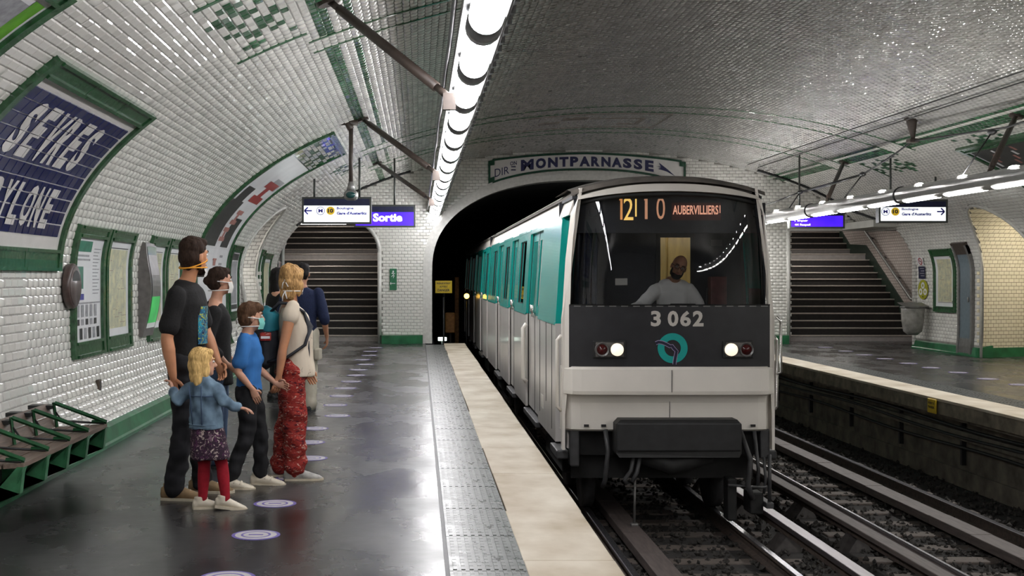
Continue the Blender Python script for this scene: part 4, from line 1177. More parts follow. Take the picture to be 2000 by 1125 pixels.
# ------------------------------------------------------------------ right end wall furniture
map_case('green framed metro map on the white pier of the opposite platform', 25.93, 27.02, 8, sa=VL-2.24, sb=VL-.86)
s = VL-1.3; 
p = vs_(VL-.25, 25.4, 0); o = empty('door_1', p); o['kind'] = 'structure'
m_door = M('blue_grey_door', (.13, .17, .20), .4, var=.12)
b = MB(); bar(b, VL-2.30, VL-.02, 25.08, 25.16, 0, .07, m_steel); bar(b, VL-2.30, VL-.02, 25.67, 25.75, 0, .07, m_steel); bar(b, VL-2.36, VL-2.1, 25.08, 25.75, 0, .065, m_brown); bar(b, VL-.35, VL-.02, 25.16, 25.67, 0, .05, m_steel); rel(b.build('door_frame', o), p)
b = MB(); patch(b, VL-2.12, VL-.35, 25.16, 25.67, .045, m_door); rel(b.build('door_panel', o), p)
b = MB(); q = vs_(VL-1.15, 25.24, .07); b.ell((q[0]-p[0], q[1]-p[1], q[2]-p[2]), (.02, .02, .06), m_steel, seg=8, rings=6); b.build('door_handle', o)
def wall_pt(s, y, n, p): q = vs_(s, y, n); return (q[0]-p[0], q[1]-p[1], q[2]-p[2])
def notice_stack(side, s_of, yc, lab1, lab2):
    # no-smoking square over a dark notice
    p = vs_(s_of(1.9), yc, 0); o = empty('no_smoking_sign', p); tag(o, lab1, 'sign')
    b = MB(); patch(b, s_of(1.88), s_of(2.06), yc-.16, yc+.16, .03, m_paper); rel(b.build('plate', o), p)
    b = MB(); n = 20
    for k in range(n):
        t0, t1 = 2*PI*k/n, 2*PI*(k+1)/n
        V = [vs_(s_of(1.97+r*math.sin(t)), yc+r*1.3*math.cos(t), .033) for t in (t0, t1) for r in (.06, .085)]
        b.add(V, [(0, 1, 3, 2)], m_red)
    V = [vs_(s_of(1.97+a), yc+c*1.2, .034) for a, c in ((-.06, -.05), (-.045, -.065), (.06, .05), (.045, .065))]; b.add(V, [(0, 1, 2, 3)], m_red)
    patch(b, s_of(1.962), s_of(1.978), yc-.06, yc+.06, .0335, m_dark); rel(b.build('pictogram', o), p)
    p = vs_(s_of(1.5), yc, 0); o = empty('notice_plate', p); tag(o, lab2, 'notice')
    b = MB(); patch(b, s_of(1.57), s_of(1.85), yc-.18, yc+.18, .03, m_snavy); rel(b.build('plate', o), p)
    b = MB()
    for k in range(4): patch(b, s_of(1.81-.055*k), s_of(1.795-.055*k), yc-.14, yc+.1-.05*(k % 2), .033, m_grey)
    rel(b.build('print', o), p)
notice_stack(-1, lambda q: q, 29.3, 'small white no smoking plate on the tiles left of the left stair', 'dark notice plate under the left no smoking plate')
notice_stack(1, lambda q: VL-q, 27.66, 'small white no smoking plate on the pier of the opposite platform', 'dark notice plate on the opposite pier above the lime disc')
# lime disc notice
yc = 27.6; sc_ = VL-1.33; p = vs_(sc_, yc, 0); o = empty('round_notice', p); tag(o, 'lime yellow disc notice with three white circles on the opposite pier', 'sign')
m_lime = M('lime_print', (.36, .36, .02), .4, var=.06)
def vdisc(mb, ds, dy, r, n, m):
    V = [vs_(sc_+ds, yc+dy, n)]+[vs_(sc_+ds+r*math.sin(t), yc+dy+r*1.25*math.cos(t), n) for t in np.linspace(0, 2*PI, 25)[:-1]]
    mb.add(V, [(0, k+1, (k+1) % 24+1) for k in range(24)], m)
b = MB(); vdisc(b, 0, 0, .22, .03, m_lime); rel(b.build('disc', o), p)
b = MB()
for ds, dy in ((-.09, 0), (.05, -.12), (.05, .12)): vdisc(b, ds, dy, .075, .033, m_paper)
for ds, dy in ((-.09, 0), (.05, -.12), (.05, .12)): vdisc(b, ds, dy, .03, .035, m_lime)
vdisc(b, .16, 0, .02, .034, m_dark); rel(b.build('white_circles', o), p)
# litter bag holder
o = empty('litter_bag', (10.90, 27.45, -.09)); tag(o, 'grey litter bag hanging from a metal holder at the foot of the right stair', 'bin')
m_bag = M('translucent_grey_bag', (.28, .27, .25), .25, var=.3, scale=7, bump=.4)
b = MB(); b.tube([(0, -.1, .42), (.0, -.1, .5), (0, -.1, .75), (0, -.1, .98), (0, -.1, 1.02)], [(.10, .09), (.2, .18), (.24, .21), (.25, .22), (.25, .22)], m_bag, seg=18); b.build('bag', o)
b = MB(); b.tube([(.25*math.cos(t), -.1+.22*math.sin(t), 1.03) for t in np.linspace(0, 2*PI, 19)[:-1]], .02, m_steel, seg=6, close=True); b.tube([(.25, -.1, 1.03), (.45, -.1, 1.0)], .02, m_steel, seg=6); b.build('holder_ring', o)
b = MB(); b.prism([(-.26, -.33, 1.04), (.28, -.33, 1.04), (.28, .12, 1.12), (-.26, .12, 1.12)], (0, 0, .015), m_steel); b.build('lid', o)
# handrail on the right stair wall
o = empty('handrail', (12.4, 31, 1.0)); tag(o, 'grey sloping handrail on the pinkish wall of the right stair', 'handrail')
b = MB(); b.tube([(-.08, -3.2, -.02), (-.08, 0, .05), (-.08, 3.6, 2.1), (-.08, 4.9, 2.2), (-.08, 8.0, 4.1)], .04, m_steel, seg=8); b.build('rail', o)
for k in range(5):
    b = MB(); y = k*.95+.2; b.tube([(-.08, y, y*.57), (.09, y, y*.57-.08)], .025, m_steel, seg=6); b.build('bracket', o)
o = empty('handrail', (-.92, 31, 1.0)); tag(o, 'thin dark handrail on the pier side of the left stair', 'handrail')
b = MB(); b.tube([(0, -.2, -.05), (0, 0, 0), (0, 3.6, 2.1), (0, 5, 2.2)], .03, m_steel, seg=8); b.build('rail', o)
for y in (.3, 1.8, 3.3):
    b = MB(); b.tube([(0, y, y*.57), (.08, y, y*.57-.05)], .02, m_steel, seg=6); b.build('bracket', o)
# poster on the stair passage wall
b = MB(); xw = 12.485
V = []; 
o = empty('stair_poster', (xw, 29.3, 2.0)); tag(o, 'poster of a red and blue scene on the right stair wall behind the handrail', 'poster')
b = MB(); b.box((-.02, -.7, -.75), (.0, .7, 1.0), M('poster_print_brown', (.28, .12, .10), .35, var=.6, scale=3, dirt=(.5, .45, .47))); b.build('sheet', o)
b = MB(); b.box((-.024, -.7, .55), (-.02, .7, 1.0), M('poster_print_blue', (.03, .04, .25), .35, var=.3)); b.build('blue_print', o)
b = MB(); b.ring([(-.02, -.76, -.81), (-.02, .76, -.81), (-.02, .76, 1.06), (-.02, -.76, 1.06)], [(-.02, -.7, -.75), (-.02, .7, -.75), (-.02, .7, 1.0), (-.02, -.7, 1.0)], (.035, 0, 0), m_steel); b.build('frame', o)
# passage lamp
b = MB(); b.ell((0, 0, 0), (.16, .16, .05), m_wlamp, seg=16, rings=8); o = b.build('passage_lamp', None, (10.9, 31.5, 3.0)); tag(o, 'small white ceiling lamp over the right stair', 'lamp')
b = MB(); b.tube([(0, 0, .02), (0, 0, .06)], .19, m_steel, seg=16); b.build('base', o)
# green exit plate on the left pier
o = empty('exit_plate', (-.62, YE-.03, 1.55)); tag(o, 'narrow upright green exit plate on the white pier beside the tunnel', 'sign')
b = MB(); b.box((-.085, -.01, -.26), (.085, .01, .26), M('green_plate', (.01, .12, .05), .4, var=.1), bev=.008); b.build('plate', o)
b = MB(); y = -.0125
b.ell((0, y, .19), (.02, .003, .02), m_paper, seg=10, rings=6)
for a, c in (((-.02, .16), (.02, .09)), ((.0, .16), (.045, .13)), ((.02, .09), (.0, .03)), ((.0, .1), (-.045, .06)), ((0, .16), (-.045, .14))): b.tube([(a[0], y, a[1]), (c[0], y, c[1])], .008, m_paper, seg=5)
b.box((-.05, y-.001, -.105), (.05, y+.001, -.09), m_paper); b.prism([(-.05, y-.001, -.14), (-.05, y-.001, -.055), (-.075, y-.001, -.0975)], (0, .002, 0), m_paper); b.build('pictogram', o)
# tunnel danger sign
m_yel = M('yellow_warning_plate', (.62, .42, .01), .45, var=.08)
def danger(name, loc, w, h, lines, lab):
    o = empty(name, loc); tag(o, lab, 'sign')
    b = MB(); b.box((-w/2, -.01, -h/2), (w/2, .01, h/2), m_yel, bev=.012); b.build('plate', o)
    b = MB()
    for (t, z, wd, hh) in lines: b.text(t, lambda u, v: (-wd/2+u, -.0125, z+v), m_black, wd, hh, bold=.03)
    b.build('lettering', o); return o
o = danger('warning_sign', (.62, 30.9, 1.36), .42, .31, (('PASSAGE INTERDIT', .065, .34, .045), ('AU PUBLIC', -.015, .2, .045), ('DANGER', -.115, .3, .065)), 'yellow danger sign forbidding entry to the tunnel, beside the train')
b = MB(); b.tube([(.0, .03, -.2), (.0, .03, -2.5)], .025, m_black, seg=6); b.tube([(0, .03, -.25), (0, .03, .1)], .03, m_black, seg=6); b.build('post', o)
YS = 16.3
o = danger('warning_sign', (0, 0, 0), .27, .19, (('INTERDIT DE', .025, .2, .03), ('TRAVERSER', -.03, .2, .03)), 'small yellow warning plate under the edge of the opposite platform')
o.location = (6.855, 16.55, -.01-.10); o.rotation_euler = (0, 0, -PI/2)

# ------------------------------------------------------------------ bench on the left wall
m_bwood = M('worn_brown_bench_wood', (.16, .115, .09), .5, var=.3, scale=5, streak=(10, 1, 10), bump=.2)
m_bgreen = M('glossy_green_paint', (.012, .085, .03), .25, var=.35, scale=10, spec=.6)
m_bgreen2 = M('dull_green_paint', (.03, .14, .06), .4, var=.35, scale=10)
bench = empty('bench', (-2.62, 8.0, 0)); tag(bench, 'wooden bench with green steel dividers fixed to the left wall', 'bench')
def BL(x, y, z): return (x+2.62, y-8.0, z)
ys = [4.83, 5.35, 5.87, 6.39, 6.91, 7.43, 7.95, 8.47, 8.99, 9.5, 10.04]
BY0, BY1 = 7.93, 10.06
def seatz(x): return .425+(-2.53-x)*-.06
for k, (xa, xb) in enumerate(((-2.66, -2.53), (-2.80, -2.675), (-2.93, -2.815))):
    b = MB(); b.prism([BL(xa, BY0, seatz(xa)-.03), BL(xb, BY0, seatz(xb)-.03), BL(xb, BY0, seatz(xb)), BL(xa, BY0, seatz(xa))], (0, BY1-BY0, 0), m_bwood); b.build('seat_plank', bench)
for k, (za, zb) in enumerate(((.40, .485), (.50, .585))):
    b = MB(); x0 = -2.945-(za-.4)*.35; x1 = -2.945-(zb-.4)*.35
    b.prism([BL(x0, BY0, za), BL(x1, BY0, zb), BL(x1-.025, BY0, zb), BL(x0-.025, BY0, za)], (0, BY1-BY0, 0), m_bwood); b.build('back_plank', bench)
f0 = None
for y in (7.95, 8.47, 8.99, 9.5, 10.04):
    o = empty('divider', BL(-2.53, y, .43), bench)
    b = MB(); b.tube([(.0, 0, .01), (-.42, 0, .165)], .017, m_bgreen, seg=4, smooth=False); b.tube([(-.0, 0, .012), (-.12, 0, .012)], .015, m_bgreen, seg=4, smooth=False); b.build('sloped_bar', o)
    b = MB(); b.tube([(-.43, 0, .17), (-.40, 0, -.05)], .014, m_bgreen, seg=4, smooth=False); b.tube([(-.02, 0, .0), (-.36, 0, .02), (-.42, 0, .10)], .009, m_black, seg=6); b.build('rear_bar', o)
    b = MB(); b.prism([(0, -.03, -.03), (-.04, -.03, -.03), (-.30, -.03, -.33), (-.34, -.03, -.33), (-.34, -.03, -.1), (-.02, -.03, -.20)], (0, .06, 0), m_bgreen2); b.prism([(0.005, -.045, -.03), (.005, .045, -.03), (-.06, .018, -.22), (-.06, -.018, -.22)], (-.012, 0, 0), m_bgreen2); b.build('bracket', o)
    b = MB(); b.box((-.62, -.06, .12), (-.43, .06, .15), m_black); b.build('wall_fixing', o)
b = MB(); b.box(BL(-2.95, BY0, .18), BL(-2.84, BY1, .36), m_black); b.build('back_rail', bench)
# ------------------------------------------------------------------ metro train
TX, TY = 2.62, 12.9
m_tw = M('off_white_train_paint', (.72, .68, .62), .32, var=.06, scale=2, coat=.25)
m_tw2 = M('grey_white_side_panel', (.54, .515, .49), .28, var=.10, scale=1.5, streak=(3, 3, .6), coat=.3)
m_teal = M('teal_train_paint', (.0, .31, .27), .25, var=.08, scale=2, coat=.3)
m_tblack = M('black_front_panel', (.022, .022, .025), .28, var=.2, scale=6, spec=.5)
m_roof = M('sooty_roof', (.05, .046, .042), .7, var=.5, scale=5, bump=.4, dirt=(.16, .14, .12))
m_dgrey = M('dark_grey_metal', (.045, .045, .047), .5, var=.35, scale=8, bump=.2)
m_rubber = M('black_rubber', (.010, .010, .010), .6, var=.3)
m_boxb = M('matt_black_box', (.016, .016, .017), .6, var=.35, scale=9, bump=.2)
m_chrome = M('bright_handle_metal', (.55, .54, .52), .2, metal=.9, var=.05)
m_under = M('black_underframe', (.010, .010, .010), .7, var=.5, scale=9)
m_cab = M('dark_blue_cab_wall', (.010, .012, .018), .6, var=.3)
m_saloon = M('yellowish_saloon_wall', (.42, .30, .10), .5, var=.25, scale=3)
m_slamp = M('saloon_lamp', (1, .9, .7), .4, var=0, emit=5)
def glass_mat(key, tint, refl=1.):
    m = bpy.data.materials.new(key); m.use_nodes = True; nt = m.node_tree; N = nt.nodes; L = nt.links
    N.remove(N['Principled BSDF'])
    t = N.new('ShaderNodeBsdfTransparent'); t.inputs[0].default_value = (*tint, 1)
    g = N.new('ShaderNodeBsdfGlossy'); g.inputs['Roughness'].default_value = .015
    nz = N.new('ShaderNodeTexNoise'); nz.inputs['Scale'].default_value = 1.2
    bp = N.new('ShaderNodeBump'); bp.inputs['Strength'].default_value = .03; L.new(nz.outputs[0], bp.inputs['Height']); L.new(bp.outputs[0], g.inputs['Normal'])
    f = N.new('ShaderNodeFresnel'); f.inputs['IOR'].default_value = 1.5
    mu = N.new('ShaderNodeMath'); mu.operation = 'MULTIPLY'; mu.inputs[1].default_value = refl; L.new(f.outputs[0], mu.inputs[0])
    mx = N.new('ShaderNodeMixShader'); L.new(mu.outputs[0], mx.inputs[0]); L.new(t.outputs[0], mx.inputs[1]); L.new(g.outputs[0], mx.inputs[2])
    L.new(mx.outputs[0], N['Material Output'].inputs[0]); return m
m_wind = glass_mat('windscreen_glass', (.80, .82, .84), 1.4)
m_glass = glass_mat('side_window_glass', (.35, .36, .36), 1.6)

train = empty('metro_train', (TX, TY, -1.0)); tag(train, 'white and teal metro train number 3 062 arriving beside the left platform', 'train')
TW = 1.115
def side_x(z):      # body half width at height z above rail
    if z <= 2.15: return TW
    if z <= 3.28: return TW-(z-2.15)*.07
    return TW-.079-(z-3.28)*.38
ZB, ZT0, ZT1, ZT2 = .80, 2.10, 3.27, 3.55
def sp(y, z, n=0., s=-1): return (s*(side_x(z)+n), y, z)
def spanel(mb, y0, y1, z0, z1, n, m, s=-1, th=.0, nz=2):
    V = []; F = []
    zz_ = np.linspace(z0, z1, nz+1)
    for z in zz_: V += [sp(y0, z, n, s), sp(y1, z, n, s)]
    for i in range(nz):
        a = 2*i; F.append((a, a+2, a+3, a+1))
    if th:
        k = len(V); V += [sp(y0, z, n-th, s) if e == 0 else sp(y1, z, n-th, s) for z in zz_ for e in (0, 1)]
        for i in range(nz):
            a = 2*i; F += [(a, k+a, k+a+2, a+2), (a+1, a+3, k+a+3, k+a+1)]
        F += [(0, 1, k+1, k), (2*nz, k+2*nz, k+2*nz+1, 2*nz+1)]
    mb.add(V, F, m)
def hollow(mb, y0, y1, z0, z1, a0, a1, b0, b1, n, m, s=-1, th=.05):
    """panel y0..y1, z0..z1 with opening a0..a1, b0..b1"""
    spanel(mb, y0, a0, z0, z1, n, m, s, th); spanel(mb, a1, y1, z0, z1, n, m, s, th)
    spanel(mb, a0, a1, z0, b0, n, m, s, th, 1); spanel(mb, a0, a1, b1, z1, n, m, s, th, 1)
def window(y0, y1, z0, z1, par, s=-1, n=-.03):
    b = MB(); spanel(b, y0, y1, z0, z1, n, m_glass, s); o = b.build('window', par)
    b = MB()
    e = .025
    for (a0, a1, c0, c1) in ((y0-e, y0+.01, z0-e, z1+e), (y1-.01, y1+e, z0-e, z1+e), (y0, y1, z0-e, z0+.01), (y0, y1, z1-.01, z1+e)): spanel(b, a0, a1, c0, c1, n+.012, m_rubber, s, .03, 1)
    b.build('window_seal', o)
def door(y0, y1, s=-1, full=True):
    """double leaf passenger door, recessed between posts"""
    t = MB(); d = -.045; ym = (y0+y1)/2
    spanel(t, y0, y1, ZT1-.0, ZT2, 0, m_tw, s); 
    for a, c in ((y0, ym-.012), (ym+.012, y1)):
        spanel(t, a, c, ZB+.02, ZT0, d, m_tw2, s, .03); hollow(t, a, c, ZT0, ZT1-.06, a+.13, c-.12, 2.22, 3.10, d, m_teal, s, .03)
    spanel(t, y0, y1, ZT1-.06, ZT1, 0, m_teal, s, .06, 1)
    o = t.build('door', train)
    b = MB(); spanel(b, ym-.014, ym+.014, ZB+.02, ZT1-.06, d+.004, m_rubber, s, .02)
    for yy in (y0, y1): spanel(b, yy-.012, yy+.012, ZB+.02, ZT1-.04, d+.01, m_rubber, s, .03)
    b.build('door_seal', o)
    for a, c in ((y0, ym-.012), (ym+.012, y1)):
        b = MB(); spanel(b, a+.13, c-.12, 2.22, 3.10, d-.012, m_glass, s); b.build('window', o)
    for yy in (ym-.1, ym+.1):
        b = MB(); p = sp(yy, 2.17, d+.02, s); b.tube([(p[0], p[1], 2.10), (p[0]+s*.02, p[1], 2.16), (p[0]+s*.02, p[1], 2.24)], .02, m_chrome, seg=8); b.box((p[0]-.02, yy-.04, 2.08), (p[0]+.02, yy+.04, 2.13), m_chrome, bev=.008); b.build('latch', o)
    b = MB(); x0 = s*(TW-.06); x1 = s*(TW+.03); b.box((min(x0, x1), y0-.02, ZB-.09), (max(x0, x1), y1+.02, ZB-.02), m_dgrey, bev=.01); b.build('door_step', o)
    return o
def wallseg(y0, y1, s=-1, win=None):
    b = MB(); spanel(b, y0, y1, ZB, ZT0, 0, m_tw2, s, .03)
    if win: hollow(b, y0, y1, ZT0, ZT1, win[0], win[1], 2.22, 3.14, 0, m_teal, s, .05)
    else: spanel(b, y0, y1, ZT0, ZT1, 0, m_teal, s, .05)
    spanel(b, y0, y1, ZT1, ZT2, 0, m_tw, s, .04)
    spanel(b, y0, y1, ZT1-.02, ZT1+.015, .006, m_teal, s, .02, 1); spanel(b, y0, y1, ZT0-.015, ZT0+.01, .006, m_teal, s, .02, 1)
    o = b.build('side_panel', train)
    if win: window(win[0], win[1], 2.22, 3.14, o, s)
    return o
def roof(y0, y1, nm='roof'):
    b = MB(); xs = [-1.0, -.93, -.85, -.6, -.3, 0, .3, .6, .85, .93, 1.0]
    zz_ = [3.47, 3.55, 3.58, 3.635, 3.665, 3.675, 3.665, 3.635, 3.58, 3.55, 3.47]
    V = []; 
    for y in (y0, y1): V += [(x, y, z) for x, z in zip(xs, zz_)]
    n = len(xs); F = [(i, i+1, n+i+1, n+i) for i in range(n-1)]
    b.add(V, F, m_roof, True); b.add(V, [tuple(range(n-1, -1, -1)), tuple(range(n, 2*n))], m_roof)
    return b.build(nm, train)
def car(y0, segs, length, cab=False):
    for s in (-1, 1):
        for sg in segs:
            if sg[0] == 'd': door(y0+sg[1], y0+sg[2], s)
            elif sg[0] == 'w': wallseg(y0+sg[1], y0+sg[2], s, (y0+sg[3], y0+sg[4]))
            elif sg[0] == 'p': wallseg(y0+sg[1], y0+sg[2], s)
    roof(y0+(.22 if cab else 0), y0+length)
    b = MB(); b.box((-1.05, y0+.3, .72), (1.05, y0+length, 1.0), m_under); b.build('floor_pan', train)
    b = MB(); b.box((-1.03, y0+(1.12 if cab else .02), .98), (1.03, y0+(1.15 if cab else .06), 3.5), m_cab) if not cab else None
    if not cab: b.box((-1.03, y0+length-.05, .98), (1.03, y0+length-.01, 3.5), m_cab); b.build('end_wall', train)
    # saloon lining, lamps and poles seen through the windows
    ys_ = y0+(1.3 if cab else .1); ye_ = y0+length-.15
    b = MB(); b.box((-.95, ys_, 3.40), (.95, ye_, 3.44), m_saloon); b.box((-1.0, ys_, 1.0), (1.0, ye_, 1.03), m_dgrey)
    b.box((.93, ys_, 1.0), (.94, ye_, 3.4), m_saloon); b.box((-1.0, ys_, 1.0), (-.99, ye_, 2.12), m_saloon); b.build('saloon_lining', train)
    b = MB()
    for x in (-.4, .4): b.box((x-.05, ys_+.3, 3.37), (x+.05, ye_-.3, 3.398), m_slamp)
    b.build('saloon_lamp', train)
    y = ys_+.9
    while y < ye_-.3:
        b = MB(); b.tube([(-.35, y, 1.03), (-.35, y, 3.4)], .018, m_saloon, seg=6); b.tube([(.4, y, 1.03), (.4, y, 3.4)], .018, m_saloon, seg=6); b.build('grab_pole', train); 
        b = MB(); b.box((-.9, y+.5, 1.42), (-.15, y+.95, 1.5), m_dgrey, bev=.03); b.box((-.9, y+.88, 1.5), (-.15, y+.95, 2.0), m_dgrey, bev=.03); b.build('seat', train); y += 1.85
    # bogies
    for yb in (2.0, length-2.6):
        o = empty('bogie', (0, y0+yb, 0), train)
        b = MB(); b.box((-1.0, -.9, .40), (-.85, .9, .62), m_under, bev=.02); b.box((.85, -.9, .40), (1.0, .9, .62), m_under, bev=.02); b.box((-.9, -.2, .42), (.9, .2, .7), m_under, bev=.02); b.build('bogie_frame', o)
        for yw in (-.75, .75):
            for x in (-.72, .72):
                b = MB(); b.tube([(x-.06, yw, .42), (x+.06, yw, .42)], .42, m_dgrey, seg=24); b.build('wheel', o)
L1 = 14.08
seg1 = [('p', .82, 2.75), ('d', 2.75, 4.55), ('w', 4.55, 6.6, 5.1, 6.15), ('d', 6.6, 7.95), ('w', 7.95, 10.05, 8.45, 9.45), ('d', 10.05, 11.4), ('w', 11.4, L1, 11.85, 12.95)]
car(0, seg1, L1, True)
seg2 = [('w', 0, 1.6, .35, 1.2), ('d', 1.6, 2.95), ('w', 2.95, 5.2, 3.5, 4.6), ('d', 5.2, 6.55), ('w', 6.55, 8.8, 7.1, 8.2), ('d', 8.8, 10.15), ('w', 10.15, 12.2, 10.6, 11.7), ('d', 12.2, 13.4), ('p', 13.4, 14.0)]
car(L1+.55, seg2, 14.0)
b = MB(); b.box((-.75, L1, 1.0), (.75, L1+.55, 3.3), m_rubber); b.build('gangway', train)
# driver's door with recess behind the front corner
for s in (-1, 1):
    t = MB(); spanel(t, .10, .22, ZB, ZT2, 0, m_tw, s, .03); spanel(t, .76, .82, ZB, ZT0, 0, m_tw2, s, .09); spanel(t, .76, .82, ZT0, ZT1, 0, m_teal, s, .09); spanel(t, .22, .82, ZT1, ZT2, 0, m_tw, s, .03)
    spanel(t, .22, .76, ZT0, ZT1, -.07, m_teal, s, .02) if s > 0 else None
    d = t.build('cab_door', train)
    b = MB(); spanel(b, .22, .76, ZB, ZT0, -.07, m_tw2, s, .02)
    if s < 0: hollow(b, .22, .76, ZT0, ZT1, .32, .66, 2.2, 3.12, -.07, m_teal, s, .03)
    b.build('door_leaf', d)
    if s < 0:
        b = MB(); spanel(b, .32, .66, 2.2, 3.12, -.085, m_glass, s); b.build('window', d)
    b = MB(); x = s*(TW+.045); b.tube([(s*TW, .18, 1.2), (x, .18, 1.25), (x, .18, 1.95), (s*TW, .18, 2.0)], .018, m_chrome if s > 0 else m_tw, seg=8); b.build('grab_rail', d)
    b = MB(); x0, x1 = sorted((s*(TW-.08), s*(TW+.05))); b.box((x0, .2, ZB-.11), (x1, .85, ZB-.02), m_dgrey, bev=.015); b.build('door_step', d)
# white curved handle beside the first passenger door and seams of the side
b = MB(); b.tube([(-TW, 4.40, 1.15), (-TW-.05, 4.40, 1.2), (-TW-.05, 4.40, 1.9), (-TW, 4.40, 1.96)], .03, m_tw, seg=8); b.build('grab_rail', train)
b = MB()
for y, z0 in ((1.75, 1.15), (2.5, .95), (1.12, .9)): spanel(b, y-.012, y+.012, z0, 2.08, .004, m_rubber, -1, .01, 1)
b.build('panel_seam', train)
b = MB(); spanel(b, 2.1, 2.35, 1.02, 1.18, .004, m_tw, -1, .005, 1); b.build('notice_sticker', train)
# grab handle on the right front corner
b = MB(); b.tube([(TW, .04, 1.60), (TW+.045, .04, 1.62), (TW+.045, .04, 2.15), (TW, .04, 2.2)], .016, m_chrome, seg=8); b.build('grab_rail', train)

# ---- front
def wz_top(x, inner=True):      # arched line of the windscreen top
    return 3.50-.095*abs(x/1.0)**2.2
def outline(inset, n=15, zt=3.60, zb=1.0):
    """front silhouette as a closed loop of equal point count"""
    p = []
    hw = TW-inset; hwt = 1.0-inset; 
    p += [(-hw, zb), (-hw, 1.6), (-hw, 2.15), (-(hw-.04), 2.8), (-(hwt+.02), 3.28)]
    for k in range(n):
        x = -.93*(1-2*k/(n-1))*(hwt/1.0); p.append((x, zt-inset-.125*abs(x/.93)**2.4))
    p += [(hwt+.02, 3.28), (hw-.04, 2.8), (hw, 2.15), (hw, 1.6), (hw, zb)]
    return p
def bow(x): return .10*abs(x/1.05)**3
out_ = outline(0); 
inn = []
n = 15
hwi = 1.045
inn += [(-hwi, 1.671), (-hwi, 1.85), (-hwi+.005, 2.2), (-hwi+.02, 2.8), (-hwi+.055, 3.26)]
for k in range(n):
    x = -.93*(1-2*k/(n-1)); x *= 1.03; inn.append((x, wz_top(x)+.01))
inn += [(hwi-.055, 3.26), (hwi-.02, 2.8), (hwi-.005, 2.2), (hwi, 1.85), (hwi, 1.671)]
b = MB(); V = []; F = []
for (x, z), (u, v) in zip(out_, inn):
    V += [(x, .16+.0, z), (x*.985, .05+bow(x)*.5, z-.008 if z > 3.4 else z), (u, .005+bow(u)*.5, v), (u, .07+bow(u)*.5, v)]
k = len(out_)
for i in range(k-1):
    a = 4*i; c = a+4; F += [(a, c, c+1, a+1), (a+1, c+1, c+2, a+2), (a+2, c+2, c+3, a+3)]
b.add(V, F, m_tw); b.build('front_frame', train)
# apron: two white bands with a lip between
sec = [(1.68, .0), (1.655, -.06), (1.43, -.075), (1.395, -.07), (1.375, .02), (1.30, .04), (1.02, .04), (1.0, .07), (1.0, .2)]
b = MB(); xs = np.linspace(-TW, TW, 25); V = []; F = []
for x in xs:
    e = .14*max(0, (abs(x)-.98)/.135)**2
    for z, y in sec: V.append((x, y+e+bow(x)*.4, z))
m_ = len(sec)
for i in range(24):
    for j in range(m_-1): F.append((i*m_+j, (i+1)*m_+j, (i+1)*m_+j+1, i*m_+j+1))
b.add(V, F, m_tw); 
for s in (-1, 1): b.add([(s*TW, .0+.14+.06, 1.0), (s*TW, .3, 1.0), (s*TW, .3, 1.68), (s*TW, .14+.06, 1.68)], [(0, 1, 2, 3)], m_tw)
b.build('front_apron', train)
b = MB(); b.box((-.003, -.078, 1.42), (.003, -.07, 1.65), m_dgrey); b.box((-.003, .036, 1.02), (.003, .042, 1.36), m_dgrey)
for x in (-.87, -.69, .87): b.box((x-.025, .032, 1.05), (x+.025, .045, 1.075), m_rubber)
b.build('seam_and_plug', train)
# black panel below the glass
b = MB(); b.grid(lambda u, v: (-1.05+2.10*u, .0+bow(-1.05+2.1*u)*.5+.004+.0*v, 1.672+.644*v), 24, 4, m_tblack); b.grid(lambda u, v: (-1.05+2.10*u, .02-.03*v+bow(-1.05+2.1*u)*.5, 2.30+.03*v), 24, 1, m_dgrey)
fp = b.build('front_panel', train)
b = MB()
for k in range(17): b.box((-1.0+k*.122, -.006+bow(-1.0+k*.122)*.5, 2.305), (-.93+k*.122, -.0+bow(-1+k*.122)*.5, 2.316), m_steel)
b.build('trim_strip', fp)
m_num = M('pale_number_print', (.50, .47, .43), .5, var=.04)
b = MB(); yy = -.003
b.text('3', lambda u, v: (-.205+u, yy, 2.10+v), m_num, .105, .163, bold=.035); b.build('number_digit', fp)
for ch, xo in (('0', -.03), ('6', .10), ('2', .232)):
    b = MB(); b.text(ch, lambda u, v: (xo+u, yy, 2.10+v), m_num, .112, .163, bold=.035); b.build('number_digit', fp)
# emblem : teal ring crossed by a river line profile
m_emb = M('teal_emblem', (.0, .30, .27), .4, var=.04); m_line = M('dark_violet_line', (.012, .010, .035), .4, var=0); m_lined = M('pale_violet_edge', (.33, .28, .45), .4, var=0)
b = MB(); b.ring(circle(.022, 1.874, .156, -.004, 40), circle(.022, 1.874, .086, -.004, 40), (0, .004, 0), m_emb); b.build('emblem_ring', fp)
lp = [(-.155, 1.925), (-.125, 1.938), (-.085, 1.932), (-.045, 1.915), (-.005, 1.893), (.015, 1.897), (.032, 1.872), (.062, 1.842), (.052, 1.79), (.042, 1.735), (.04, 1.705)]
b = MB()
def band2(pts, r, y, m):
    V = []; F = []
    for i, p in enumerate(pts):
        a = Vector(pts[max(0, i-1)]); c = Vector(pts[min(len(pts)-1, i+1)]); d = (c-a).normalized(); q = Vector((-d.y, d.x))*r
        V += [(p[0]+q.x, y, p[1]+q.y), (p[0]-q.x, y, p[1]-q.y)]
    for i in range(len(pts)-1): F.append((2*i, 2*i+1, 2*i+3, 2*i+2))
    b.add(V, F, m)
band2(lp, .020, -.0065, m_lined); band2(lp, .014, -.0085, m_line); b.build('emblem_line', fp)
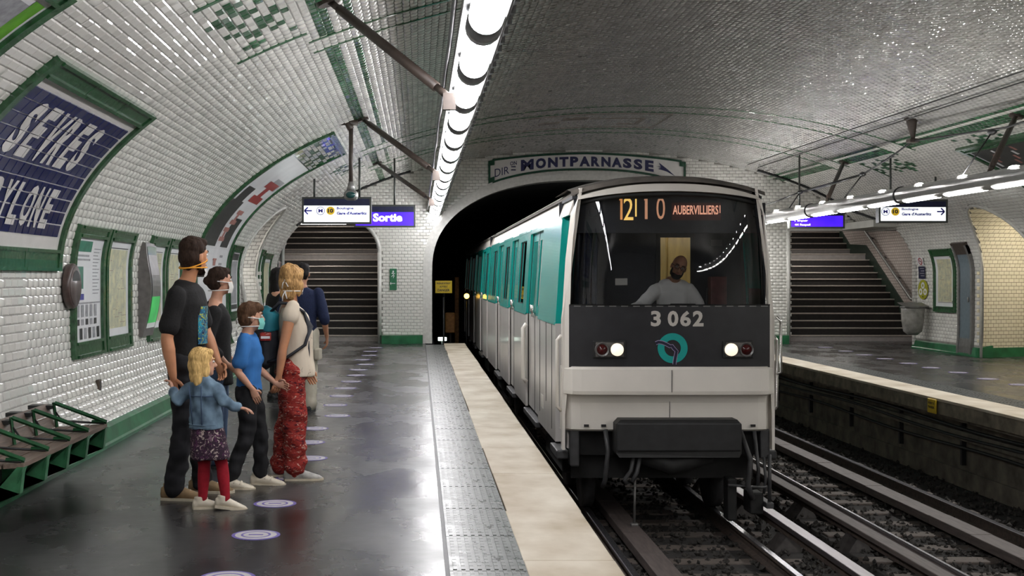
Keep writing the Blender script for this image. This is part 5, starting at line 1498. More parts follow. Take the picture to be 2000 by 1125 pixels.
# head and tail lamps
m_hl = M('lit_headlamp', (1, .86, .66), .3, var=0, emit=1.0); m_tl = M('dark_red_lens', (.06, .006, .006), .1, var=.2); m_hbox = M('worn_lamp_plate', (.14, .13, .12), .4, metal=.3, var=.3)
for s, x0, x1, xr, xw in ((-1, -.81, -.464, -.715, -.56), (1, .545, .862, .785, .625)):
    o = empty('lamp_unit', (0, 0, 0), train)
    b = MB(); b.box((x0, -.012, 1.767), (x1, .01, 1.953), m_rubber, bev=.015); b.box((x0+.03, -.02, 1.785), (x1-.025, -.01, 1.935), m_hbox, bev=.01); b.build('lamp_box', o)
    b = MB(); b.tube([(xw, -.045, 1.86), (xw, -.01, 1.86)], .066, m_hl, seg=22); b.build('headlamp_lens', o)
    b = MB(); b.tube([(xw, -.043, 1.86), (xw, -.01, 1.86)], [.072, .078], m_steel, seg=22, cap=False); b.tube([(xr, -.045, 1.86), (xr, -.01, 1.86)], [.07, .078], m_steel, seg=22, cap=False); b.tube([(xr, -.045, 1.86), (xr, -.030, 1.86)], [.07, .055], m_steel, seg=22, cap=False); b.build('lamp_bezel', o)
    b = MB(); b.tube([(xr, -.03, 1.86), (xr, -.01, 1.86)], .058, m_tl, seg=22); b.build('tail_lens', o)
# windscreen
def wsy(x): return -.012+.26*abs(x/1.04)**6
def wsc(u, v):
    x = -1.035+2.07*u; zt = wz_top(x); zt = min(zt, 3.5); z = 2.318+(zt-2.318)*v
    return (x*(1-.045*max(0, v-.2)), wsy(x)+.05*v*v, z)
b = MB(); b.grid(wsc, 32, 8, m_wind); b.build('windscreen', train)
b = MB()
for u in (0.012, .988): b.tube([Vector(wsc(u, v))+Vector((0, -.008, 0)) for v in np.linspace(0, 1, 9)], .014, m_rubber, seg=6)
b.tube([Vector(wsc(u, .985))+Vector((0, -.008, 0)) for u in np.linspace(.01, .99, 17)], .022, m_rubber, seg=6); b.build('windscreen_seal', train)
# roof front cap
b = MB(); V = []; n = 13; rows_ = [(.03, 0.012, 0.), (.06, .055, -.02), (.4, .10, -.03), (1.6, .09, -.04)]
for y, dz, dx in rows_:
    for k in range(n):
        x = -1.02+2.04*k/(n-1); z = 3.60-.115*abs(x/.93)**2.4; V.append((x*(1-.0), y+.08*abs(x)**2, z+dz))
F = [(j*n+k, j*n+k+1, (j+1)*n+k+1, (j+1)*n+k) for j in range(3) for k in range(n-1)]
b.add(V, F, m_roof, True); b.build('roof_cap', train)
# underside front: bumper box, hoses, shoes
o = empty('coupler_guard', (0, 0, 0), train)
b = MB(); b.prism([(-.59, -.16, .80), (-.56, -.18, .76), (.67, -.18, .76), (.70, -.16, .80), (.70, -.16, 1.10), (.655, -.16, 1.148), (-.545, -.16, 1.148), (-.59, -.16, 1.10)], (0, .30, 0), m_rubber); b.box((-.585, -.19, .82), (.695, -.15, 1.12), m_boxb, bev=.03); b.build('box_front', o)
b = MB(); b.tube([(-.30, -.02, .77), (-.0, -.06, .66), (.4, -.02, .77)], .10, m_under, seg=10); b.build('coupler', o)
b = MB(); b.box((-1.03, .12, .62), (-.93, .35, 1.02), m_dgrey, bev=.02); b.build('side_bracket', train)
b = MB(); b.box((.97, .12, .70), (1.07, .35, 1.02), m_dgrey, bev=.02); b.build('side_bracket', train)
b = MB(); b.box((-.98, .45, .45), (.98, .5, 1.0), m_under); b.build('front_plate', train)
for pts, r in (([(-.67, .05, 1.02), (-.65, -.02, .8), (-.68, 0, .5), (-.70, .05, .42)], .026), ([(.74, .05, 1.0), (.82, -.04, .72), (.80, -.02, .45), (.86, .02, .30)], .03), ([(-.40, -.1, .78), (-.43, -.12, .62), (-.50, -.12, .52), (-.47, -.12, .48)], .022), ([(-.33, -.1, .78), (-.37, -.12, .6), (-.42, -.12, .5)], .022), ([(.9, .1, 1.0), (.93, .05, .6), (.92, .05, .42)], .02), ([(1.0, .1, .72), (1.02, .1, .5), (1.0, .1, .34)], .016), ([(.85, .06, .40), (1.02, .06, .42)], .014), ([(.6, .0, .45), (.95, .02, .42)], .014)):
    b = MB(); b.tube(pts, r, m_dgrey, seg=8); b.build('hose', train)
b = MB(); b.tube([(-.35, .1, .55), (-.36, .1, .03)], .014, m_steel, seg=6); b.box((-.4, .06, .0), (-.32, .14, .035), m_steel, bev=.01); b.build('hanging_rod', train)
b = MB(); b.box((.62, .1, .05), (.72, .3, .5), m_under, bev=.02); b.box((.86, .1, .12), (1.0, .4, .35), m_under, bev=.02); b.build('rail_guard', train)
b = MB(); b.box((1.0, .0, .2), (1.08, .5, .26), m_dgrey, bev=.01); b.tube([(1.06, .1, .25), (1.06, .1, .75)], .02, m_dgrey, seg=6); b.build('current_shoe', train)
# ---- cab interior
b = MB(); Yb = 1.12
b.box((-1.03, Yb, .98), (.10, Yb+.03, 3.45), m_cab); b.box((.46, Yb, .98), (1.03, Yb+.03, 3.45), m_cab); b.box((.10, Yb, 3.07), (.46, Yb+.03, 3.45), m_cab); b.box((.10, Yb, .98), (.46, Yb+.03, 2.0), m_cab)
b.box((-1.03, .15, .98), (1.03, Yb, 1.02), m_cab); b.box((-1.0, .18, 3.44), (1.0, Yb, 3.47), m_cab)
b.box((-1.05, .16, .98), (-1.03, Yb, 2.15), m_cab); b.box((1.02, .2, .98), (1.045, Yb, 3.4), m_cab); b.build('cab_wall', train)
b = MB(); b.ring([(.06, Yb-.02, 2.0), (.50, Yb-.02, 2.0), (.50, Yb-.02, 3.11), (.06, Yb-.02, 3.11)], [(.11, Yb-.02, 2.05), (.45, Yb-.02, 2.05), (.45, Yb-.02, 3.06), (.11, Yb-.02, 3.06)], (0, .02, 0), m_rubber); b.build('cab_door_frame', train)
b = MB(); b.box((-1.0, .13, 2.0), (1.0, .50, 2.26), m_cab, bev=.03); b.build('control_desk', train)
b = MB(); b.box((.02, .10, 2.24), (.29, .14, 2.335), m_rubber, bev=.01); b.build('desk_screen', train)
b = MB(); b.tube([(.42, .2, 2.25), (.43, .2, 2.5)], .012, m_rubber, seg=6); b.build('desk_microphone', train)
m_curt = M('dark_navy_curtain', (.012, .018, .035), .8, var=.3)
b = MB(); b.grid(lambda u, v: (-.97+.28*u+.05*v*(1-u), .42+.05*math.sin(u*26)+.02, 2.28+1.05*v), 40, 3, m_curt); b.build('cab_curtain', train)
b = MB(); b.box((.62, .85, 2.26), (.80, 1.0, 2.62), M('dull_red_cabinet', (.13, .035, .03), .5, var=.4), bev=.01); b.build('red_cabinet', train)
b = MB(); b.box((-.40, Yb-.01, 2.52), (-.26, Yb, 2.60), m_tw, bev=.008); 
for x, z in ((-.85, 3.05), (-.75, 2.3), (.75, 3.0)): b.box((x-.06, Yb-.01, z-.035), (x+.06, Yb, z+.035), m_dgrey)
b.build('cab_label', train)
b = MB(); b.box((-.98, .20, 3.08), (.98, .24, 3.44), m_cab); b.build('display_board', train)
# route display digits and destination
m_led = M('orange_display', (1, .40, .12), .5, var=.0, emit=.6); m_ledy = M('yellow_display', (1, .62, .16), .5, var=0, emit=1.0); m_ledd = M('dim_orange_display', (.62, .30, .17), .5, var=0, emit=.75); m_ledp = M('pink_orange_display', (1, .46, .30), .5, var=0, emit=.8); m_ledb = M('dim_red_board', (.05, .009, .006), .5, var=.2, emit=.25)
sc = (TY+.19)/TY
def DX(px): return (px-818)*(TY+.19)/2420-TX
def DZ(py): return (540-py)*(TY+.19)/2420+2.62
b = MB(); b.prism([(DX(1211.5), .19, DZ(429)), (DX(1215.8), .19, DZ(429)), (DX(1215.8), .19, DZ(386)), (DX(1212), .19, DZ(386)), (DX(1209), .19, DZ(391)), (DX(1211.5), .19, DZ(391.5))], (0, -.002, 0), m_led); b.build('route_digit', train)
b = MB(); b.text('2', lambda u, v: (DX(1218)+u, .19, DZ(430)+v), m_ledy, DX(1237)-DX(1218), DZ(386)-DZ(430), bold=.0); b.build('route_digit', train)
b = MB(); b.box((DX(1240.5), .188, DZ(423)), (DX(1243.5), .19, DZ(386)), m_ledy); b.build('route_digit', train)
b = MB(); b.prism([(DX(1259.5), .19, DZ(428)), (DX(1264.8), .19, DZ(428)), (DX(1264.8), .19, DZ(386.5)), (DX(1260), .19, DZ(386.5)), (DX(1257.5), .19, DZ(391)), (DX(1259.5), .19, DZ(391.5))], (0, -.002, 0), m_ledd); b.build('route_digit', train)
b = MB(); b.text('0', lambda u, v: (DX(1282)+u, .19, DZ(428.5)+v), m_ledd, DX(1299)-DX(1282), DZ(385)-DZ(428.5), bold=.0); b.build('route_digit', train)
b = MB(); b.box((DX(1312), .194, DZ(430)), (DX(1408), .198, DZ(396)), m_ledb); b.build('destination_board', train)
b = MB(); b.text('AUBERVILLIERS', lambda u, v: (DX(1314)+u, .19, DZ(419)+v), m_ledp, DX(1403)-DX(1314), DZ(401)-DZ(419), bold=.02); b.box((DX(1405.5), .189, DZ(416)), (DX(1407), .19, DZ(401)), m_ledp); b.build('destination_lettering', train)
b = MB()
for x in (-.78, .95): b.tube([(x, .17, 3.30), (x, .2, 3.30)], .05, m_dgrey, seg=14, cap=False)
b.build('marker_lens', train)
# ------------------------------------------------------------------ people
def skin_mat(key, col): 
    m = M(key, col, .5, var=.10, scale=14, spec=.35)
    b = m.node_tree.nodes['Principled BSDF']; b.inputs['Subsurface Weight'].default_value = .06; b.inputs['Subsurface Radius'].default_value = (.02, .008, .004); return m
m_skin = skin_mat('warm_tanned_skin', (.46, .21, .11)); m_skin2 = skin_mat('fair_skin', (.52, .28, .19)); m_skin3 = skin_mat('olive_skin', (.33, .155, .09))
m_lip = M('lips', (.30, .09, .07), .4, var=.1); m_eye = M('eye_white', (.6, .58, .55), .2, var=.03); m_iris = M('dark_iris', (.02, .012, .008), .15, var=.1)
def fabric(key, col, var=.2, scale=60, bump=.25, rough=.85, **k): return M(key, col, rough, var=var, scale=scale, bump=bump, spec=.25, **k)
m_blackcot = fabric('black_cotton', (.012, .0115, .012)); m_denimb = fabric('black_denim', (.016, .016, .019), .4, 9); m_blackp = fabric('black_joggers', (.013, .013, .015), .35, 9)
m_bluet = fabric('blue_cotton', (.035, .15, .40), .15, 8); m_navyc = fabric('navy_cotton', (.012, .018, .05)); m_denim = fabric('faded_blue_denim', (.12, .18, .24), .5, 9, dirt=(.05, .08, .12))
m_cream = fabric('cream_linen', (.58, .50, .40), .08, 10); m_red = fabric('crimson_tights', (.26, .008, .018), .12, 30); m_beige = fabric('beige_cotton', (.42, .38, .31), .12, 10); m_white = fabric('white_cotton', (.62, .60, .57), .06, 8)
m_jeansb = fabric('mid_blue_jeans', (.05, .08, .14), .3, 8)
m_hdark = M('dark_brown_hair', (.028, .016, .011), .75, var=.5, scale=40, streak=(4, 4, .7), bump=.3, spec=.15); m_hbl = M('blond_hair', (.62, .42, .17), .75, var=.42, scale=40, streak=(3, 3, .5), bump=.3, spec=.2, dirt=(.34, .20, .07))
m_hwom = M('honey_brown_hair', (.42, .25, .10), .75, var=.5, scale=36, streak=(3, 3, .6), bump=.3, spec=.2, dirt=(.13, .065, .025)); m_hboy = M('brown_hair', (.085, .045, .025), .75, var=.5, scale=40, streak=(4, 4, .7), bump=.3, spec=.15); m_hblk = M('black_hair', (.010, .008, .008), .75, var=.4, scale=40, streak=(3, 3, .5), spec=.2)
m_mask = M('turquoise_mask', (.16, .48, .43), .7, var=.08); m_maskb = M('black_mask', (.015, .015, .016), .7, var=.2); m_strapw = M('white_strap', (.66, .64, .62), .7, var=.05); m_strapy = M('orange_strap', (.80, .34, .02), .6, var=.08); m_maskw = M('white_mask', (.60, .58, .55), .7, var=.06)
m_shoew = M('white_leather_shoe', (.56, .50, .40), .5, var=.12, scale=10); m_sole = M('pale_rubber_sole', (.50, .44, .34), .6, var=.15); m_shoeb = M('tan_suede_shoe', (.20, .13, .065), .8, var=.35, scale=12); m_shoeg = M('grey_mesh_shoe', (.32, .31, .29), .7, var=.3, scale=20); m_dkshoe = M('dark_shoe', (.02, .02, .022), .6, var=.3)
def spot_mat(key, base, cols, scale, thr=.5, streak=(1, 1, 1)):
    """cloth with a printed pattern of irregular flecks"""
    m = bpy.data.materials.new(key); m.use_nodes = True; nt = m.node_tree; N = nt.nodes; L = nt.links; b = N['Principled BSDF']
    b.inputs['Roughness'].default_value = .8; b.inputs['Specular IOR Level'].default_value = .25
    tc = N.new('ShaderNodeTexCoord'); prev = None; cur = (*base, 1)
    for i, c in enumerate(cols):
        mp = N.new('ShaderNodeMapping'); mp.inputs['Location'].default_value = (i*3.1, i*1.7, i*2.3); mp.inputs['Scale'].default_value = streak; L.new(tc.outputs['Object'], mp.inputs[0])
        nz = N.new('ShaderNodeTexNoise'); nz.inputs['Scale'].default_value = scale*(1+.2*i); nz.inputs['Detail'].default_value = 2; nz.inputs['Distortion'].default_value = 1.5; L.new(mp.outputs[0], nz.inputs['Vector'])
        r = N.new('ShaderNodeMapRange'); r.inputs[1].default_value = thr+.02*i; r.inputs[2].default_value = thr+.06+.02*i; L.new(nz.outputs[0], r.inputs[0])
        mx = N.new('ShaderNodeMix'); mx.data_type = 'RGBA'; L.new(r.outputs[0], mx.inputs[0])
        if prev is None: mx.inputs[6].default_value = cur
        else: L.new(prev, mx.inputs[6])
        mx.inputs[7].default_value = (*c, 1); prev = mx.outputs[2]
    L.new(prev, b.inputs['Base Color']); return m
m_redp = spot_mat('red_patterned_cotton', (.24, .022, .018), [(.07, .006, .012), (.38, .045, .03), (.52, .33, .27)], 14, .56, (1, 1, 2.6))
m_skirt = spot_mat('dark_floral_cotton', (.03, .015, .028), [(.07, .02, .06), (.42, .34, .31), (.16, .10, .13)], 26, .57)
m_graphic = spot_mat('blue_yellow_shirt_print', (.02, .10, .19), [(.02, .24, .33), (.35, .38, .06), (.01, .02, .06)], 24, .52)
m_dotted = spot_mat('cream_printed_linen', (.58, .50, .40), [(.10, .07, .055)], 16, .70)

def smooth_mesh(mb, voxel, iters=3, wr=0., wsc=9., wst=(1, 1, 1), seed=0):
    """weld overlapping closed shapes of one material into ONE continuous surface (voxel remesh), with soft folds"""
    tmp = mb.build('tmp'); me0 = tmp.data
    r = tmp.modifiers.new('r', 'REMESH'); r.mode = 'VOXEL'; r.voxel_size = voxel
    if iters: s = tmp.modifiers.new('s', 'SMOOTH'); s.factor = .5; s.iterations = iters
    dg = C.evaluated_depsgraph_get(); me = bpy.data.meshes.new_from_object(tmp.evaluated_get(dg))
    bpy.data.objects.remove(tmp); bpy.data.meshes.remove(me0)
    if wr:
        n = len(me.vertices); co = np.empty(n*3); no = np.empty(n*3); me.vertices.foreach_get('co', co); me.vertices.foreach_get('normal', no)
        co = co.reshape(-1, 3); no = no.reshape(-1, 3); q = co*np.array(wst)*wsc+seed*7.3
        d = np.array([noise.noise(Vector(p)) for p in q])*wr
        me.vertices.foreach_set('co', (co+no*d[:, None]).reshape(-1))
    me.polygons.foreach_set('use_smooth', [True]*len(me.polygons)); me.update()
    return me
def put(name, me, m, parent=None):
    me.name = name; me.materials.clear(); me.materials.append(m); return link(name, me, parent)
VX = Vector((1, 0, 0)); VY = Vector((0, 1, 0)); VZ_ = Vector((0, 0, 1))

def limb(mb, pts, rad, m, seg=14):
    """tapering limb through joints with intermediate rings so that it swells and narrows"""
    mb.tube(pts, rad, m, seg=seg)
    for p, r in zip(pts, rad): 
        rr = r if not isinstance(r, (tuple, list)) else min(r)
        mb.ell(p, (rr*.99, rr*.99, rr*.99), m, seg=12, rings=8)
def lerp(a, b, t): return Vector(a)*(1-t)+Vector(b)*t
def arm_geo(mb, S, E, W_, k, m, grow=0., upto=1.):
    g = grow
    limb(mb, [S, lerp(S, E, .35), lerp(S, E, .75), E], [.050*k+g, .049*k+g, .042*k+g, .038*k+g], m)
    if upto > .5: limb(mb, [E, lerp(E, W_, .3), lerp(E, W_, .75), W_], [.038*k+g, .041*k+g, .031*k+g, .025*k+g], m)
def hand_geo(body, extra, W_, d, nrm, k, m, curl=.5, thumb=1):
    """palm goes into the welded body; five fingers stay separate tubes rooted inside the palm"""
    W_ = Vector(W_); d = Vector(d).normalized(); nrm = Vector(nrm); nrm = (nrm-nrm.dot(d)*d).normalized(); s = d.cross(nrm)
    body.tube([W_-d*.02*k, W_+d*.02*k, W_+d*.055*k, W_+d*.092*k], [(.024*k, .018*k), (.034*k, .017*k), (.041*k, .016*k), (.036*k, .013*k)], m, seg=12, side=s)
    for i, (o, ln) in enumerate(((-.029, .072), (-.010, .082), (.010, .076), (.028, .060))):
        b0 = W_+d*.078*k+s*o*k; p = [b0]; a = 0
        for j, f in enumerate((.34, .36, .30)):
            a += curl*(.55+.25*j); p.append(p[-1]+(d*math.cos(a)+nrm*math.sin(a))*ln*f*1.12*k)
        extra.tube(p, [.0092*k, .0088*k, .0082*k, .006*k], m, seg=8); extra.ell(p[-1], (.006*k,)*3, m, seg=8, rings=6)
    t0 = W_+d*.028*k+s*(-.026*thumb)*k; dirt = (d*.62-s*.72*thumb+nrm*.45).normalized()
    p = [t0, t0+dirt*.034*k, t0+dirt*.034*k+(d*.85+nrm*.5-s*.2*thumb).normalized()*.028*k, t0+dirt*.034*k+(d*.8+nrm*.65).normalized()*.052*k]
    extra.tube(p, [.0135*k, .0115*k, .0105*k, .0075*k], m, seg=8); extra.ell(p[-1], (.0075*k,)*3, m, seg=8, rings=6)
def Rz(a): return Matrix.Rotation(a, 3, 'Z')
class Fig:
    """a figure facing +x with its left side at +y; the head frame can turn (yaw), nod (pitch) and tilt (roll)"""
    def __init__(s, H, loc, rz, label, skin, head=None, voxel=.008, child=0., build=1.0):
        s.H = H; s.k = H/1.75; s.skin = skin; s.vox = voxel; s.body = MB(); s.extra = MB(); s.loc = loc; s.rz = rz; s.label = label
        s.hs = (H/1.75)**(1-.55*child)      # heads of children are relatively larger
        s.parts = []; s.build_ = build
    def head(s, c, yaw=0., pitch=0., roll=0., nk=None):
        """c: centre of the skull. nk: base of the neck"""
        s.hc = Vector(c); s.hr = Rz(yaw) @ Matrix.Rotation(pitch, 3, 'Y') @ Matrix.Rotation(roll, 3, 'X')
        h = s.hs; b = s.body; m = s.skin; R = s.hr
        P = lambda x, y, z: s.hc+R @ Vector((x*h, y*h, z*h))
        s.P = P
        b.ell(P(-.008, 0, .03), (.098*h, .077*h, .095*h), m, 20, 14, R); b.ell(P(.030, 0, -.045), (.062*h, .058*h, .075*h), m, 16, 12, R); b.ell(P(.052, 0, -.088), (.036*h, .034*h, .028*h), m, 12, 8, R)
        b.ell(P(.045, 0, .0), (.045*h, .062*h, .06*h), m, 14, 10, R)
        b.tube([P(.088, 0, .018), P(.104, 0, -.012), P(.112, 0, -.030)], [.010*h, .013*h, .016*h], m, seg=10); b.ell(P(.105, 0, -.03), (.016*h, .019*h, .012*h), m, 10, 8, R)
        for sy in (-1, 1): b.ell(P(-.006, .077*sy, -.012), (.020*h, .010*h, .032*h), m, 12, 8, R @ Rz(.35*sy)); b.ell(P(.075, .03*sy, .032), (.02*h, .026*h, .010*h), m, 10, 8, R)
        nk = Vector(nk) if nk is not None else s.hc+Vector((-.02*h, 0, -.19*h)); s.nk = nk
        b.tube([nk, lerp(nk, P(-.015, 0, -.05), .55), P(-.012, 0, -.03)], [(.060*h*s.build_, .064*h*s.build_), (.052*h*s.build_, .052*h*s.build_), (.052*h, .052*h)], m, seg=16)
    def face(s, brow=None, glasses=False, mouth=True):
        h = s.hs; P, R = s.P, s.hr
        e = MB()
        for sy in (-1, 1): e.ell(P(.083, .031*sy, .010), (.013*h, .014*h, .010*h), m_eye, 12, 8, R); e.ell(P(.092, .031*sy, .010), (.006*h, .007*h, .007*h), m_iris, 10, 6, R)
        s.parts.append(('eye', e))
        if brow:
            e = MB()
            for sy in (-1, 1): e.tube([P(.096, .014*sy, .034), P(.093, .034*sy, .040), P(.080, .052*sy, .032)], .005*h, brow, seg=6)
            s.parts.append(('eyebrow', e))
        if mouth: e = MB(); e.ell(P(.093, 0, -.060), (.007*h, .024*h, .007*h), m_lip, 12, 6, R); s.parts.append(('lips', e))
        if glasses:
            e = MB()
            for sy in (-1, 1):
                e.tube([P(.112, .033*sy+.024*math.cos(t), .012+.019*math.sin(t)) for t in np.linspace(0, 2*PI, 17)[:-1]], .0032*h, m_rubber, seg=6, close=True); e.tube([P(.110, .057*sy, .018), P(.0, .082*sy, .012)], .003*h, m_rubber, seg=6)
            e.tube([P(.113, -.01, .016), P(.113, .01, .016)], .003*h, m_rubber, seg=6); s.parts.append(('glasses', e))
    def cloth(s, nm, mb, m, voxel=None, it=3, wr=.006, wsc=9, wst=(1, 1, 1)):
        s.parts.append((nm, ('cloth', mb, m, voxel or s.vox*1.15, it, wr, wsc, wst)))
    def hair(s, blobs, m, wr=.010, wsc=34, wst=(1, 1, .35), name='hair', voxel=None):
        b = MB()
        for c, r in blobs: b.ell(s.P(*c), tuple(q*s.hs for q in r), m, 18, 12, s.hr)
        s.cloth(name, b, m, voxel or s.vox*.9, 1, wr, wsc, wst)
    def finish(s, lean=0.):
        me = smooth_mesh(s.body, s.vox, 3)
        bm = bmesh.new(); bm.from_mesh(me); o = len(bm.verts)
        vv = [bm.verts.new(v) for v in s.extra.v]
        for f in s.extra.f:
            nf = bm.faces.new([vv[i] for i in f]); nf.smooth = True
        bm.to_mesh(me); bm.free()
        root = put('person', me, s.skin); root.location = s.loc; root.rotation_euler.z = s.rz; tag(root, s.label, 'person')
        for i, (nm, g) in enumerate(s.parts):
            if isinstance(g, tuple): put(nm, smooth_mesh(g[1], g[3], g[4], g[5], g[6], g[7], i), g[2], root)
            else: g.build(nm, root)
        if lean:
            for o in [root]+list(root.children):
                n = len(o.data.vertices); co = np.empty(n*3); o.data.vertices.foreach_get('co', co); co = co.reshape(-1, 3); co[:, 1] += lean*np.maximum(co[:, 2]-.08, 0); o.data.vertices.foreach_set('co', co.reshape(-1)); o.data.update()
        s.root = root; return root
def torso_geo(mb, k, m, zs, grow=0., lean=0., tw=1.):
    """zs: list of (z, depth, width, x offset)"""
    mb.tube([(x+lean*z, 0, z*k) for z, d, w_, x in zs], [((w_*k+grow)*tw, d*k+grow) for z, d, w_, x in zs], m, seg=24, side=(0, 1, 0))
    z, d, w_, x = zs[-1]; mb.ell((x+lean*z, 0, z*k), (d*k+grow, (w_*k+grow)*tw, .03*k), m, 16, 8)
TORSO = [(.84, .085, .12, 0), (.92, .115, .165, 0), (1.0, .11, .16, .0), (1.10, .098, .142, .005), (1.22, .108, .155, .008), (1.33, .115, .172, .0), (1.41, .095, .175, -.012), (1.455, .068, .13, -.02), (1.49, .052, .07, -.022)]
def leg_geo(mb, Hp, K, A, k, m, grow=0., upto=1., bell=0.):
    g = grow
    limb(mb, [Hp, lerp(Hp, K, .35), lerp(Hp, K, .8), K], [.086*k+g, .080*k+g, .060*k+g, .055*k+g], m, 16)
    if upto > .5: limb(mb, [K, lerp(K, A, .3), lerp(K, A, .75), A], [.055*k+g, .057*k+g, .042*k+g+bell*.6, .037*k+g+bell], m, 16)
def shoe(fig, nm, A, yaw, k, m, sole, pitch=0., straps=None, lab=None):
    """shoe under ankle A, toe along yaw"""
    A = Vector(A); R = Rz(yaw) @ Matrix.Rotation(pitch, 3, 'Y'); P = lambda x, y, z: A+R @ (Vector((x, y, z-.085))*k)
    b = MB(); secs = [(-.075, .030, .046, .052), (-.05, .036, .055, .07), (0, .038, .060, .075), (.06, .042, .046, .055), (.12, .046, .034, .042), (.165, .040, .026, .034), (.19, .022, .018, .028)]
    b.tube([P(x, 0, h) for x, w_, h, zc in secs], [(w_*k, h*.8*k) for x, w_, h, zc in secs], m, seg=16, side=R @ VY)
    b.ell(P(-.06, 0, .045), (.03*k, .034*k, .04*k), m, 12, 8, R); b.tube([P(-.02, 0, .05), P(-.025, 0, .115)], [(.042*k, .05*k), (.040*k, .046*k)], m, seg=14, side=R @ VY)
    me = ('cloth', b, m, .006, 2, 0., 1, (1, 1, 1)); fig.parts.append((nm, me))
    b = MB(); O = [(-.088, .0), (-.08, .032), (-.03, .040), (.04, .044), (.11, .052), (.165, .044), (.195, .022), (.202, 0)]; loop = O+[(x, -y) for x, y in O[-2:0:-1]]
    b.prism([P(x, y, .0) for x, y in loop], R @ Vector((0, 0, .026*k)), sole)
    fig.parts.append(('shoe_sole', b))
    b = MB()
    for x in (straps or (.03, .06, .09)): b.tube([P(x, -.036, .062-.2*(x-.03)), P(x+.004, 0, .098-.32*(x-.0)), P(x, .036, .062-.2*(x-.03))], (.013*k if straps else .005*k), m_maskw if not straps else m_shoew, seg=6)
    fig.parts.append(('shoe_straps' if straps else 'laces', b))
def mask(fig, m, strap, two=True, sag=0., tie=False, chin=False):
    h = fig.hs; P = fig.P; b = MB(); R = fig.hr
    z0 = -.05 if not chin else -.11
    b.grid(lambda u, v: P(.118*math.cos((u-.5)*2.1)+.004-.030*abs(v-.5)-(.02 if chin else 0), .082*math.sin((u-.5)*2.1), z0+(-.055+.10*v)*(.6 if chin else 1)), 12, 6, m); fig.parts.append(('face_mask', b))
    b = MB()
    def loop(zf, zb, r=.0045):
        b.tube([P(.095*math.cos(t)*1.06-.008, .086*math.sin(t)*1.03, zf+(zb-zf)*(1-math.cos(t))/2) for t in np.linspace(.75, 2*PI-.75, 22)], r*h, strap, seg=6)
    loop(-.015, .005 if not chin else -.09); 
    if two: loop(-.075, -.085)
    if tie:
        for q, (dx, dz) in enumerate(((-.02, -.05), (.012, -.065))): b.tube([P(-.115, .0, .0), P(-.13, dx, -.02), P(-.125, dx*1.8, dz)], .005*h, strap, seg=6); b.ell(P(-.118, 0, .003), (.01*h, .014*h, .01*h), strap, 8, 6)
        b.tube([P(-.11, 0, -.085), P(-.13, .01, -.13), P(-.125, .015, -.17)], .005*h, strap, seg=6); b.tube([P(-.11, 0, -.085), P(-.13, -.02, -.12), P(-.12, -.025, -.15)], .005*h, strap, seg=6)
    fig.parts.append(('mask_strap', b))

